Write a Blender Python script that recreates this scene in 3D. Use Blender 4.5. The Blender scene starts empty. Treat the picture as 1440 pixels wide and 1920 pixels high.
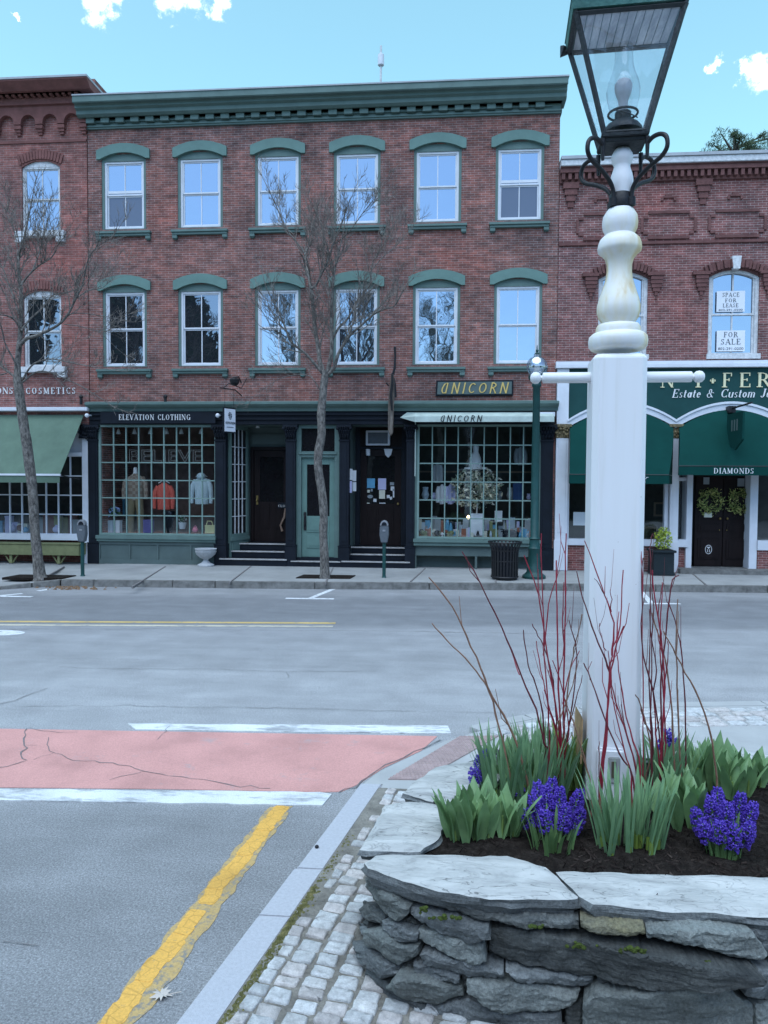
import bpy, bmesh, math, random
from mathutils import Vector, Matrix, noise
C = bpy.context.scene.collection
S = bpy.context.scene
R = math.radians
rnd = random.Random(7)

# ---------------------------------------------------------------- camera
EYE = 2.08          # metres above the road
FPX = 1400.0        # focal length in pixels of the 1440 x 1920 picture
yaw, pitch, roll = R(4.9), R(-2.25), R(0.367)
cf = Vector((-math.sin(yaw)*math.cos(pitch), math.cos(yaw)*math.cos(pitch), math.sin(pitch)))
cr0 = Vector((math.cos(yaw), math.sin(yaw), 0)); cu0 = cr0.cross(cf)
cr = cr0*math.cos(roll) + cu0*math.sin(roll); cu = cu0*math.cos(roll) - cr0*math.sin(roll)
cd = bpy.data.cameras.new('camera'); cam = bpy.data.objects.new('camera', cd); C.objects.link(cam)
cam.matrix_world = Matrix(((cr.x, cu.x, -cf.x, 0), (cr.y, cu.y, -cf.y, 0), (cr.z, cu.z, -cf.z, EYE), (0, 0, 0, 1)))
cd.sensor_fit = 'VERTICAL'; cd.sensor_height = 24; cd.lens = 24*FPX/1920
cd.clip_start = 0.05; cd.clip_end = 2000
S.camera = cam

# ---------------------------------------------------------------- sky, sun, exposure
SUN_EL, SUN_AZ = R(66), R(195)       # soft high daylight; the whole street lies in open shade
w = bpy.data.worlds.new('World'); S.world = w; w.use_nodes = True
wn, wl = w.node_tree.nodes, w.node_tree.links
wn.clear()
def wnode(t, **k):
    n = wn.new(t)
    for a, b in k.items(): setattr(n, a, b)
    return n
wo = wnode('ShaderNodeOutputWorld'); bg = wnode('ShaderNodeBackground'); bg.inputs[1].default_value = 0.14
sky = wnode('ShaderNodeTexSky', sky_type='NISHITA', sun_disc=False, sun_elevation=SUN_EL, sun_rotation=SUN_AZ, altitude=200, air_density=1.0, dust_density=1.6, ozone_density=1.2)
tint = wnode('ShaderNodeMix', data_type='RGBA', blend_type='MULTIPLY'); tint.inputs[0].default_value = 1
wl.new(sky.outputs[0], tint.inputs[6]); tc = wnode('ShaderNodeTexCoord')
# the sky is paler towards the north-east, beyond the roofs, and deeper blue behind the viewer
sxyz = wnode('ShaderNodeSeparateXYZ'); wl.new(tc.outputs['Generated'], sxyz.inputs[0])
side = wnode('ShaderNodeMapRange', interpolation_type='SMOOTHSTEP'); side.inputs['From Min'].default_value = -.5; side.inputs['From Max'].default_value = .8; wl.new(sxyz.outputs[1], side.inputs['Value'])
tm = wnode('ShaderNodeMix', data_type='RGBA'); wl.new(side.outputs[0], tm.inputs[0]); tm.inputs[6].default_value = (.60, .80, .95, 1); tm.inputs[7].default_value = (1.05, 1.37, 1.06, 1); wl.new(tm.outputs[2], tint.inputs[7])
nz = wnode('ShaderNodeTexNoise'); nz.inputs['Scale'].default_value = 62; nz.inputs['Detail'].default_value = 9; nz.inputs['Roughness'].default_value = .68
wl.new(tc.outputs['Generated'], nz.inputs['Vector'])
wn_ = wnode('ShaderNodeTexNoise'); wn_.inputs['Scale'].default_value = 22; wn_.inputs['Detail'].default_value = 7; wn_.inputs['Roughness'].default_value = .65; wl.new(tc.outputs['Generated'], wn_.inputs['Vector'])
wv_ = wnode('ShaderNodeVectorMath', operation='MULTIPLY_ADD'); wv_.inputs[1].default_value = (.07, .07, .07); wv_.inputs[2].default_value = (-.035, -.035, -.035); wl.new(wn_.outputs['Color'], wv_.inputs[0])
wp_ = wnode('ShaderNodeVectorMath', operation='ADD'); wl.new(tc.outputs['Generated'], wp_.inputs[0]); wl.new(wv_.outputs[0], wp_.inputs[1])
mx = None
def raydir(px, py): return (cf + cr*((px-720)/FPX) + cu*((960-py)/FPX)).normalized()
for (px, py, rad) in ((180, -2, .014), (212, 12, .010), (238, 30, .004), (335, -12, .014), (405, -12, .009), (1428, 138, .012), (1398, 134, .007), (1328, 127, .005), (43, 38, .003)):
    d = wnode('ShaderNodeVectorMath', operation='DISTANCE'); d.inputs[1].default_value = raydir(px, py)
    wl.new(wp_.outputs[0], d.inputs[0])
    a = wnode('ShaderNodeMath', operation='DIVIDE'); a.inputs[1].default_value = rad; wl.new(d.outputs['Value'], a.inputs[0])
    b = wnode('ShaderNodeMath', operation='MULTIPLY_ADD'); b.inputs[1].default_value = -3.4; wl.new(nz.outputs['Fac'], b.inputs[0]); wl.new(a.outputs[0], b.inputs[2])
    e = wnode('ShaderNodeMapRange', interpolation_type='SMOOTHSTEP'); e.inputs['From Min'].default_value = .1; e.inputs['From Max'].default_value = -1.7; e.inputs['To Min'].default_value = 0; e.inputs['To Max'].default_value = 1
    wl.new(b.outputs[0], e.inputs['Value'])
    if mx is None: mx = e.outputs['Result']
    else:
        m = wnode('ShaderNodeMath', operation='MAXIMUM'); wl.new(mx, m.inputs[0]); wl.new(e.outputs['Result'], m.inputs[1]); mx = m.outputs[0]
cm = wnode('ShaderNodeMix', data_type='RGBA'); wl.new(mx, cm.inputs[0]); wl.new(tint.outputs[2], cm.inputs[6]); cm.inputs[7].default_value = (9, 9.4, 9.6, 1)
wl.new(cm.outputs[2], bg.inputs[0]); wl.new(bg.outputs[0], wo.inputs[0])
sd = bpy.data.lights.new('sun', 'SUN'); sd.energy = 1.5; sd.angle = R(75); sd.color = (.80, .90, 1.0)
so = bpy.data.objects.new('sun', sd); C.objects.link(so); so.location = (0, -10, 30)
sv = Vector((math.sin(SUN_AZ)*math.cos(SUN_EL), math.cos(SUN_AZ)*math.cos(SUN_EL), math.sin(SUN_EL)))
so.rotation_euler = sv.to_track_quat('Z', 'Y').to_euler()
S.view_settings.view_transform = 'Standard'; S.view_settings.look = 'None'; S.view_settings.exposure = 1.12; S.view_settings.gamma = 1
S.render.engine = 'CYCLES'; S.cycles.use_denoising = True; S.cycles.denoising_prefilter = 'ACCURATE'; S.cycles.max_bounces = 8; S.cycles.transparent_max_bounces = 24

# ---------------------------------------------------------------- pixel of the photo -> point of the place
def ray(px, py): return cf + cr*((px-720)/FPX) + cu*((960-py)/FPX)
def gnd(px, py, z=0.0):
    d = ray(px, py); t = (z-EYE)/d.z; return Vector((d.x*t, d.y*t, z))
def fac(px, py, Y):
    d = ray(px, py); t = Y/d.y; return Vector((d.x*t, Y, d.z*t+EYE))
FY = 17.0           # the plane of the house fronts
def X(px, py=900, Y=FY): return fac(px, py, Y).x
def Z(px, py, Y=FY): return fac(px, py, Y).z

# ---------------------------------------------------------------- mesh helpers
ORG = {}
def origin(p): return ORG.get(p.name, Vector((0, 0, 0))) if p else Vector((0, 0, 0))
class MB:
    def __init__(s): s.v = []; s.f = []; s.m = []; s.mi = 0
    def add(s, vs, fs):
        n = len(s.v); s.v += [tuple(a) for a in vs]
        for f in fs: s.f.append(tuple(i+n for i in f)); s.m.append(s.mi)
        return s
    def box(s, x0, x1, y0, y1, z0, z1):
        x0, x1 = min(x0, x1), max(x0, x1); y0, y1 = min(y0, y1), max(y0, y1); z0, z1 = min(z0, z1), max(z0, z1)
        return s.add([(x0,y0,z0),(x1,y0,z0),(x1,y1,z0),(x0,y1,z0),(x0,y0,z1),(x1,y0,z1),(x1,y1,z1),(x0,y1,z1)],
              [(0,3,2,1),(4,5,6,7),(0,1,5,4),(1,2,6,5),(2,3,7,6),(3,0,4,7)])
    def quad(s, a, b, c, d): return s.add([a, b, c, d], [(0,1,2,3)])
    def prism(s, poly, y0, y1):            # poly in (x, z), counter-clockwise seen from the street (-y)
        n = len(poly)
        vs = [(p[0], y0, p[1]) for p in poly] + [(p[0], y1, p[1]) for p in poly]
        return s.add(vs, [tuple(range(n)), tuple(range(2*n-1, n-1, -1))] + [((i+1) % n, i, n+i, n+(i+1) % n) for i in range(n)])
    def prismz(s, poly, z0, z1):           # poly in (x, y)
        n = len(poly)
        vs = [(p[0], p[1], z0) for p in poly] + [(p[0], p[1], z1) for p in poly]
        return s.add(vs, [tuple(range(n-1, -1, -1)), tuple(range(n, 2*n))] + [(i, (i+1) % n, n+(i+1) % n, n+i) for i in range(n)])
    def prismx(s, poly, x0, x1):           # poly in (y, z)
        n = len(poly)
        vs = [(x0, p[0], p[1]) for p in poly] + [(x1, p[0], p[1]) for p in poly]
        return s.add(vs, [tuple(range(n)), tuple(range(2*n-1, n-1, -1))] + [((i+1) % n, i, n+i, n+(i+1) % n) for i in range(n)])
    def tube(s, pts, rad, n=6, cap=True):
        pts = [Vector(p) for p in pts]
        if not isinstance(rad, (list, tuple)): rad = [rad]*len(pts)
        vs = []; k = len(pts); ref = None
        for i, p in enumerate(pts):
            t = (pts[min(i+1, k-1)] - pts[max(i-1, 0)])
            if t.length < 1e-9: t = Vector((0, 0, 1))
            t.normalize()
            if ref is None: ref = Vector((1, 0, 0)) if abs(t.x) < .8 else Vector((0, 1, 0))
            u = (ref - t*ref.dot(t)); 
            if u.length < 1e-6: u = t.orthogonal()
            u.normalize(); ref = u; v = t.cross(u)
            for j in range(n):
                a = 2*math.pi*j/n
                vs.append(p + (u*math.cos(a) + v*math.sin(a))*rad[i])
        fs = [(i*n+j, i*n+(j+1) % n, (i+1)*n+(j+1) % n, (i+1)*n+j) for i in range(k-1) for j in range(n)]
        if cap: fs += [tuple(range(n-1, -1, -1)), tuple((k-1)*n+j for j in range(n))]
        return s.add(vs, fs)
    def lathe(s, prof, c, n=24, a0=0.0):     # prof: (radius, z)
        vs = []; k = len(prof)
        for (r, z) in prof:
            for j in range(n):
                a = 2*math.pi*j/n + a0
                vs.append((c[0]+r*math.cos(a), c[1]+r*math.sin(a), c[2]+z))
        fs = [(i*n+j, i*n+(j+1) % n, (i+1)*n+(j+1) % n, (i+1)*n+j) for i in range(k-1) for j in range(n)]
        fs += [tuple(range(n-1, -1, -1)), tuple((k-1)*n+j for j in range(n))]
        return s.add(vs, fs)
    def ball(s, c, r, n=12, m=8, sz=1.0):
        prof = [(r*math.sin(math.pi*i/m)+1e-5, -r*sz*math.cos(math.pi*i/m)) for i in range(m+1)]
        return s.lathe(prof, c, n)
    def rot(s, i0, ang, cx, cy):             # turn the vertices added since i0 about a vertical axis
        c, q = math.cos(ang), math.sin(ang)
        for i in range(i0, len(s.v)):
            x, y, z = s.v[i]; x -= cx; y -= cy
            s.v[i] = (cx+c*x-q*y, cy+q*x+c*y, z)
        return s
    def build(s, name, mat, parent=None, smooth=False, bevel=0.0, org=None, auto=None):
        o0 = origin(parent) if parent else Vector(org or (0, 0, 0))
        me = bpy.data.meshes.new(name)
        me.from_pydata([(a[0]-o0.x, a[1]-o0.y, a[2]-o0.z) for a in s.v], [], s.f)
        for m in (mat if isinstance(mat, (list, tuple)) else [mat]): me.materials.append(m)
        me.polygons.foreach_set('material_index', s.m)
        if bevel or smooth:
            bm = bmesh.new(); bm.from_mesh(me)
            if smooth: bmesh.ops.remove_doubles(bm, verts=bm.verts, dist=1e-6)
            if bevel:
                es = [e for e in bm.edges if len(e.link_faces) == 2 and e.calc_face_angle(0) > .5]
                bmesh.ops.bevel(bm, geom=es, offset=bevel, segments=2, affect='EDGES', clamp_overlap=True)
            bm.to_mesh(me); bm.free()
        me.update()
        if smooth:
            me.polygons.foreach_set('use_smooth', [True]*len(me.polygons))
            me.set_sharp_from_angle(angle=auto or R(42))
        o = bpy.data.objects.new(name, me); C.objects.link(o)
        if parent: o.parent = parent; ORG[o.name] = o0
        else: o.location = o0; ORG[o.name] = o0
        return o
def empty(name, loc):
    o = bpy.data.objects.new(name, None); C.objects.link(o); o.location = loc; o.empty_display_size = .2
    ORG[o.name] = Vector(loc); return o
def tag(o, label, cat, group=None):
    o['label'] = label; o['category'] = cat
    if group: o['group'] = group
    return o
def thing(name, loc, label, cat, group=None): return tag(empty(name, loc), label, cat, group)
def struct(o, kind='structure'): o['kind'] = kind; return o

# ---------------------------------------------------------------- materials
def newmat(name):
    m = bpy.data.materials.new(name); m.use_nodes = True
    nt = m.node_tree; return m, nt.nodes, nt.links, nt.nodes['Principled BSDF']
def nd(ns, t, **k):
    n = ns.new(t)
    for a, b in k.items(): setattr(n, a, b)
    return n
def ramp(ns, pts):
    r = ns.new('ShaderNodeValToRGB'); e = r.color_ramp.elements
    while len(e) < len(pts): e.new(.5)
    for q, (p, c) in zip(e, pts): q.position = p; q.color = c if len(c) == 4 else (*c, 1)
    return r
def sc(c, k): return tuple(min(1, a*k) for a in c)
def M(name, col, rough=.6, var=.2, scale=3.0, bump=.0, bscale=40, metal=0, spec=.3, stretch=(1, 1, 1), col2=None, coord='Object'):
    m, ns, ls, p = newmat(name)
    t = nd(ns, 'ShaderNodeTexCoord'); mp = nd(ns, 'ShaderNodeMapping'); mp.inputs['Scale'].default_value = stretch
    ls.new(t.outputs[coord], mp.inputs[0])
    n1 = nd(ns, 'ShaderNodeTexNoise'); n1.inputs['Scale'].default_value = scale; n1.inputs['Detail'].default_value = 6; n1.inputs['Roughness'].default_value = .65
    ls.new(mp.outputs[0], n1.inputs['Vector'])
    r = ramp(ns, [(.28, sc(col, 1-var)), (.5, col), (.72, col2 or sc(col, 1+var))]); ls.new(n1.outputs['Fac'], r.inputs[0])
    ls.new(r.outputs[0], p.inputs['Base Color'])
    p.inputs['Roughness'].default_value = rough; p.inputs['Metallic'].default_value = metal; p.inputs['Specular IOR Level'].default_value = spec
    if bump:
        n2 = nd(ns, 'ShaderNodeTexNoise'); n2.inputs['Scale'].default_value = bscale; n2.inputs['Detail'].default_value = 5
        ls.new(mp.outputs[0], n2.inputs['Vector'])
        b = nd(ns, 'ShaderNodeBump'); b.inputs['Strength'].default_value = min(1, bump); b.inputs['Distance'].default_value = .02
        ls.new(n2.outputs['Fac'], b.inputs['Height']); ls.new(b.outputs[0], p.inputs['Normal'])
    return m
def brick(name, c1, c2, mortar, blotch=.5):
    m, ns, ls, p = newmat(name)
    t = nd(ns, 'ShaderNodeTexCoord'); sx = nd(ns, 'ShaderNodeSeparateXYZ'); ls.new(t.outputs['Object'], sx.inputs[0])
    ad = nd(ns, 'ShaderNodeMath', operation='ADD'); ls.new(sx.outputs[0], ad.inputs[0]); ls.new(sx.outputs[1], ad.inputs[1])
    cb = nd(ns, 'ShaderNodeCombineXYZ'); ls.new(ad.outputs[0], cb.inputs[0]); ls.new(sx.outputs[2], cb.inputs[1])
    nw = nd(ns, 'ShaderNodeTexNoise'); nw.inputs['Scale'].default_value = 2.5; ls.new(cb.outputs[0], nw.inputs['Vector'])
    wv = nd(ns, 'ShaderNodeVectorMath', operation='MULTIPLY_ADD'); wv.inputs[1].default_value = (.012, .012, 0); ls.new(nw.outputs['Color'], wv.inputs[0]); ls.new(cb.outputs[0], wv.inputs[2])
    bk = nd(ns, 'ShaderNodeTexBrick'); ls.new(wv.outputs[0], bk.inputs['Vector'])
    bk.inputs['Scale'].default_value = 1; bk.inputs['Brick Width'].default_value = .165; bk.inputs['Row Height'].default_value = .0515
    bk.inputs['Mortar Size'].default_value = .005; bk.inputs['Mortar Smooth'].default_value = .25; bk.inputs['Bias'].default_value = -.1
    bk.inputs['Color1'].default_value = (*c1, 1); bk.inputs['Color2'].default_value = (*c2, 1); bk.inputs['Mortar'].default_value = (*mortar, 1)
    n1 = nd(ns, 'ShaderNodeTexNoise'); n1.inputs['Scale'].default_value = .9; n1.inputs['Detail'].default_value = 8; n1.inputs['Roughness'].default_value = .7; ls.new(cb.outputs[0], n1.inputs['Vector'])
    n2 = nd(ns, 'ShaderNodeTexNoise'); n2.inputs['Scale'].default_value = 7; n2.inputs['Detail'].default_value = 4; ls.new(cb.outputs[0], n2.inputs['Vector'])
    sc1 = nd(ns, 'ShaderNodeMapping'); sc1.inputs['Scale'].default_value = (2.2, 13.0, 1); ls.new(cb.outputs[0], sc1.inputs[0])
    n3 = nd(ns, 'ShaderNodeTexNoise'); n3.inputs['Scale'].default_value = 1; n3.inputs['Detail'].default_value = 3; ls.new(sc1.outputs[0], n3.inputs['Vector'])
    def mul(src, node, lo, hi, a=.3, b=.7):
        r = nd(ns, 'ShaderNodeMapRange'); r.inputs['From Min'].default_value = a; r.inputs['From Max'].default_value = b; r.inputs['To Min'].default_value = lo; r.inputs['To Max'].default_value = hi
        ls.new(node.outputs['Fac'], r.inputs['Value'])
        x = nd(ns, 'ShaderNodeVectorMath', operation='SCALE'); ls.new(src, x.inputs[0]); ls.new(r.outputs[0], x.inputs['Scale']); return x.outputs[0]
    n5 = nd(ns, 'ShaderNodeTexNoise'); n5.inputs['Scale'].default_value = .45; n5.inputs['Detail'].default_value = 6; n5.inputs['Roughness'].default_value = .65; ls.new(cb.outputs[0], n5.inputs['Vector'])
    hr = ramp(ns, [(.32, (.80, .92, .98)), (.5, (1, 1, 1)), (.66, (1.0, .78, .74))]); ls.new(n5.outputs['Fac'], hr.inputs[0])
    hm = nd(ns, 'ShaderNodeMix', data_type='RGBA', blend_type='MULTIPLY'); hm.inputs[0].default_value = .9; ls.new(bk.outputs['Color'], hm.inputs[6]); ls.new(hr.outputs[0], hm.inputs[7])
    o = mul(hm.outputs[2], n1, 1-blotch*.5, 1+blotch*.6); o = mul(o, n2, .75, 1.22); o = mul(o, n3, .72, 1.3)
    ls.new(o, p.inputs['Base Color']); p.inputs['Roughness'].default_value = .9; p.inputs['Specular IOR Level'].default_value = .25
    b = nd(ns, 'ShaderNodeBump'); b.inputs['Strength'].default_value = .5; b.inputs['Distance'].default_value = .012; b.invert = True
    ls.new(bk.outputs['Fac'], b.inputs['Height']); ls.new(b.outputs[0], p.inputs['Normal'])
    return m
def glass(name, gloss, tintc, dark=None, wav=.02, edge=0.0):
    m, ns, ls, p = newmat(name); ns.remove(p); out = ns['Material Output']
    t = nd(ns, 'ShaderNodeTexCoord'); n1 = nd(ns, 'ShaderNodeTexNoise'); n1.inputs['Scale'].default_value = 3.0; n1.inputs['Detail'].default_value = 1; ls.new(t.outputs['Object'], n1.inputs['Vector'])
    b = nd(ns, 'ShaderNodeBump'); b.inputs['Strength'].default_value = wav; b.inputs['Distance'].default_value = .1; ls.new(n1.outputs['Fac'], b.inputs['Height'])
    g = nd(ns, 'ShaderNodeBsdfGlossy'); g.inputs['Roughness'].default_value = .015; g.inputs['Color'].default_value = (*tintc, 1); ls.new(b.outputs[0], g.inputs['Normal'])
    if dark: d = nd(ns, 'ShaderNodeBsdfDiffuse'); d.inputs['Color'].default_value = (*dark, 1)
    else: d = nd(ns, 'ShaderNodeBsdfTransparent'); d.inputs['Color'].default_value = (.9, .93, .93, 1)
    x = nd(ns, 'ShaderNodeMixShader'); x.inputs[0].default_value = gloss
    if edge:
        lw = nd(ns, 'ShaderNodeLayerWeight'); lw.inputs[0].default_value = .35; q = nd(ns, 'ShaderNodeMapRange'); q.inputs['From Min'].default_value = .45; q.inputs['From Max'].default_value = 1; q.inputs['To Min'].default_value = gloss; q.inputs['To Max'].default_value = edge
        ls.new(lw.outputs['Facing'], q.inputs['Value']); ls.new(q.outputs[0], x.inputs[0])
    ls.new(d.outputs[0], x.inputs[1]); ls.new(g.outputs[0], x.inputs[2]); ls.new(x.outputs[0], out.inputs[0])
    return m

# ================================================================ ground
def asphalt():
    m, ns, ls, p = newmat('asphalt')
    t = nd(ns, 'ShaderNodeTexCoord'); sx = nd(ns, 'ShaderNodeSeparateXYZ'); ls.new(t.outputs['Object'], sx.inputs[0])
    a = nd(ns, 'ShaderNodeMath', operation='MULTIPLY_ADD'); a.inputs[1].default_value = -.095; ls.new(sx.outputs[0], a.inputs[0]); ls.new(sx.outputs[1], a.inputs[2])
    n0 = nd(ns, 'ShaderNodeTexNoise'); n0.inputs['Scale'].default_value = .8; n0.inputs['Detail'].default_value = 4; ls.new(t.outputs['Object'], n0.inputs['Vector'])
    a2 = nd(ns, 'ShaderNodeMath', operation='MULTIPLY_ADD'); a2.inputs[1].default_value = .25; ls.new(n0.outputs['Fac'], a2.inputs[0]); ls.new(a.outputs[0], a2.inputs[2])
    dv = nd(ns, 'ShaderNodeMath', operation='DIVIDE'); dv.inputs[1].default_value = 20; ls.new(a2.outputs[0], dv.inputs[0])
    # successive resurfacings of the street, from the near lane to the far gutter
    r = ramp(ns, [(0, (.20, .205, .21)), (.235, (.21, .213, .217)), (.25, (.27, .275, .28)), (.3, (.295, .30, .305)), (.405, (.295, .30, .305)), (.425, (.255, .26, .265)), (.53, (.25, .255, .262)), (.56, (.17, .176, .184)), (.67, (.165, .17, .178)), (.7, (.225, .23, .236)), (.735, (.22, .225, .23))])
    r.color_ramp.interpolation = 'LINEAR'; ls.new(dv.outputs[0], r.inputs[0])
    out = r.outputs[0]
    def mul(src, node, lo, hi, f='Fac', a=.3, b=.7):
        q = nd(ns, 'ShaderNodeMapRange'); q.inputs['From Min'].default_value = a; q.inputs['From Max'].default_value = b; q.inputs['To Min'].default_value = lo; q.inputs['To Max'].default_value = hi
        ls.new(node.outputs[f], q.inputs['Value'])
        x = nd(ns, 'ShaderNodeVectorMath', operation='SCALE'); ls.new(src, x.inputs[0]); ls.new(q.outputs[0], x.inputs['Scale']); return x.outputs[0]
    mp = nd(ns, 'ShaderNodeMapping'); mp.inputs['Scale'].default_value = (.25, 1.6, 1); mp.inputs['Rotation'].default_value = (0, 0, R(-5)); ls.new(t.outputs['Object'], mp.inputs[0])
    n1 = nd(ns, 'ShaderNodeTexNoise'); n1.inputs['Scale'].default_value = 1.6; n1.inputs['Detail'].default_value = 8; n1.inputs['Roughness'].default_value = .7; ls.new(mp.outputs[0], n1.inputs['Vector'])
    n2 = nd(ns, 'ShaderNodeTexNoise'); n2.inputs['Scale'].default_value = 95; n2.inputs['Detail'].default_value = 3; n2.inputs['Roughness'].default_value = .8; ls.new(t.outputs['Object'], n2.inputs['Vector'])
    n3 = nd(ns, 'ShaderNodeTexVoronoi'); n3.inputs['Scale'].default_value = 120; ls.new(t.outputs['Object'], n3.inputs['Vector'])
    n4 = nd(ns, 'ShaderNodeTexNoise'); n4.inputs['Scale'].default_value = 2.2; n4.inputs['Detail'].default_value = 5; ls.new(t.outputs['Object'], n4.inputs['Vector'])
    out = mul(out, n1, .97, 1.25); out = mul(out, n2, .5, 1.5); out = mul(out, n4, .9, 1.1)
    out = mul(out, n3, 1.25, .85, 'Distance', .05, .5)
    ls.new(out, p.inputs['Base Color']); p.inputs['Roughness'].default_value = .85; p.inputs['Specular IOR Level'].default_value = .3
    b = nd(ns, 'ShaderNodeBump'); b.inputs['Strength'].default_value = .55; b.inputs['Distance'].default_value = .006; ls.new(n2.outputs['Fac'], b.inputs['Height']); ls.new(b.outputs[0], p.inputs['Normal'])
    return m
def paint(name, col, under, wear=.5, scale=9, cracks=0.0, stretch=(1, 1, 1), edge=None):
    m, ns, ls, p = newmat(name)
    t = nd(ns, 'ShaderNodeTexCoord'); mp = nd(ns, 'ShaderNodeMapping'); mp.inputs['Scale'].default_value = stretch; ls.new(t.outputs['Object'], mp.inputs[0])
    n1 = nd(ns, 'ShaderNodeTexNoise'); n1.inputs['Scale'].default_value = scale; n1.inputs['Detail'].default_value = 9; n1.inputs['Roughness'].default_value = .75; ls.new(mp.outputs[0], n1.inputs['Vector'])
    r = ramp(ns, [(max(0, wear-.06), (1, 1, 1)), (wear+.05, (0, 0, 0))]); ls.new(n1.outputs['Fac'], r.inputs[0])
    n2 = nd(ns, 'ShaderNodeTexNoise'); n2.inputs['Scale'].default_value = 2.2; n2.inputs['Detail'].default_value = 6; ls.new(t.outputs['Object'], n2.inputs['Vector'])
    rc = ramp(ns, [(.3, sc(col, .82)), (.5, col), (.7, sc(col, 1.1))]); ls.new(n2.outputs['Fac'], rc.inputs[0])
    n3 = nd(ns, 'ShaderNodeTexNoise'); n3.inputs['Scale'].default_value = 120; n3.inputs['Detail'].default_value = 2; ls.new(t.outputs['Object'], n3.inputs['Vector'])
    q = nd(ns, 'ShaderNodeMapRange'); q.inputs['From Min'].default_value = .3; q.inputs['From Max'].default_value = .7; q.inputs['To Min'].default_value = .86; q.inputs['To Max'].default_value = 1.12; ls.new(n3.outputs['Fac'], q.inputs['Value'])
    xx = nd(ns, 'ShaderNodeVectorMath', operation='SCALE'); ls.new(rc.outputs[0], xx.inputs[0]); ls.new(q.outputs[0], xx.inputs['Scale'])
    x = nd(ns, 'ShaderNodeMix', data_type='RGBA'); ls.new(r.outputs[0], x.inputs[0]); ls.new(xx.outputs[0], x.inputs[6]); x.inputs[7].default_value = (*under, 1)
    o = x.outputs[2]
    if cracks:
        v = nd(ns, 'ShaderNodeTexVoronoi', feature='DISTANCE_TO_EDGE'); v.inputs['Scale'].default_value = cracks; ls.new(mp.outputs[0], v.inputs['Vector'])
        rr = ramp(ns, [(.0, (.35, .35, .35)), (.05, (1, 1, 1))]); ls.new(v.outputs['Distance'], rr.inputs[0])
        y = nd(ns, 'ShaderNodeMix', data_type='RGBA', blend_type='MULTIPLY'); y.inputs[0].default_value = .4; ls.new(o, y.inputs[6]); ls.new(rr.outputs[0], y.inputs[7]); o = y.outputs[2]
    ls.new(o, p.inputs['Base Color']); p.inputs['Roughness'].default_value = .7
    b = nd(ns, 'ShaderNodeBump'); b.inputs['Strength'].default_value = .35; b.inputs['Distance'].default_value = .005; ls.new(n3.outputs['Fac'], b.inputs['Height']); ls.new(b.outputs[0], p.inputs['Normal'])
    return m
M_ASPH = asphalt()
M_GROUND = M('verge', (.1, .12, .07), .95, .4, .6)
M_CONC = M('concrete', (.27, .275, .27), .88, .2, 1.1, .35, 90)
M_CONC2 = M('pale_concrete', (.36, .365, .36), .88, .1, 2.5, .3, 90)
M_GRAN = M('granite', (.40, .41, .44), .75, .12, 60, .25, 160)
M_GRAN_OLD = M('weathered_granite', (.15, .148, .14), .85, .45, 7, .6, 40)
M_RED = paint('red_crosswalk_coating', (.54, .27, .24), (.40, .29, .28), .37, 2.5)
M_WHITE = paint('white_road_paint', (.62, .64, .64), (.30, .31, .32), .455, 2.6, 0, (1, 3.5, 1))
M_WHITE2 = paint('worn_white_paint', (.6, .62, .63), (.17, .175, .185), .42, 14)
M_YEL = paint('yellow_road_paint', (.66, .365, .075), (.42, .28, .13), .37, 30, 13)
M_YEL_OLD = paint('faded_yellow_paint', (.44, .30, .12), (.2, .19, .17), .46, 26)
M_YEL2 = paint('yellow_centre_paint', (.52, .37, .13), (.2, .2, .2), .42, 6)
M_YEL3 = paint('pale_centre_paint', (.46, .42, .33), (.24, .24, .24), .44, 6)
M_TAR = M('crack_fill', (.17, .16, .158), .9, .3, 20)
M_DIRT = M('dirt', (.19, .178, .155), .95, .45, 9, .8, 60, col2=(.29, .275, .24))
M_MOSS = M('moss', (.13, .125, .045), .95, .6, 30, .9, 120, col2=(.26, .23, .10))
M_TACT = M('tactile_brick_red', (.33, .25, .24), .85, .2, 12, .2, 60)

g = MB(); g.quad((-400, -400, -.06), (400, -400, -.06), (400, 400, -.06), (-400, 400, -.06)); struct(g.build('ground', M_GROUND))
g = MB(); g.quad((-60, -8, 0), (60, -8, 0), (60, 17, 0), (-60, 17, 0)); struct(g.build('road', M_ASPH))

def sheet(name, pts, z, mat, px=True):
    q = [gnd(a, b, z) if px else Vector((a, b, z)) for a, b in pts]
    # a slab thick enough to be a real layer of paint or surfacing
    m = MB(); m.prismz([(p.x, p.y) for p in q], z-.02, z); return struct(m.build(name, mat))
def wobble(pts, step=.12, amp=.008, seed=1):
    r = random.Random(seed); out = []
    for i in range(len(pts)):
        a, b = Vector(pts[i]), Vector(pts[(i+1) % len(pts)]); n = max(1, int((b-a).length/step))
        for k in range(n):
            p = a.lerp(b, k/n); out.append((p.x+(r.uniform(-amp, amp) if k else 0), p.y+(r.uniform(-amp, amp) if k else 0)))
    return out
def W(pts, z=0.0): return [tuple(gnd(a, b, z)[:2]) for a, b in pts]
red = W([(820, 1381), (0, 1367)]) + [(-14, 5.30), (-14, 4.12)] + W([(0, 1477), (300, 1480), (600, 1486), (640, 1485), (668, 1473), (720, 1440), (790, 1408)])
red.reverse()
sheet('crosswalk', red, .004, M_RED, False)
wf = W([(240, 1358), (840, 1362), (846, 1376), (700, 1375), (255, 1369)]); wf.reverse()
sheet('crosswalk_line', wobble(wf, .1, .007, 3), .007, M_WHITE, False)
wb = W([(-60, 1480), (0, 1481), (600, 1487), (622, 1491), (604, 1512), (0, 1502)]) + [(-12, 3.95), (-12, 4.08)]
wb.reverse()
sheet('crosswalk_line', wobble(wb, .09, .007, 4), .008, M_WHITE, False)
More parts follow.
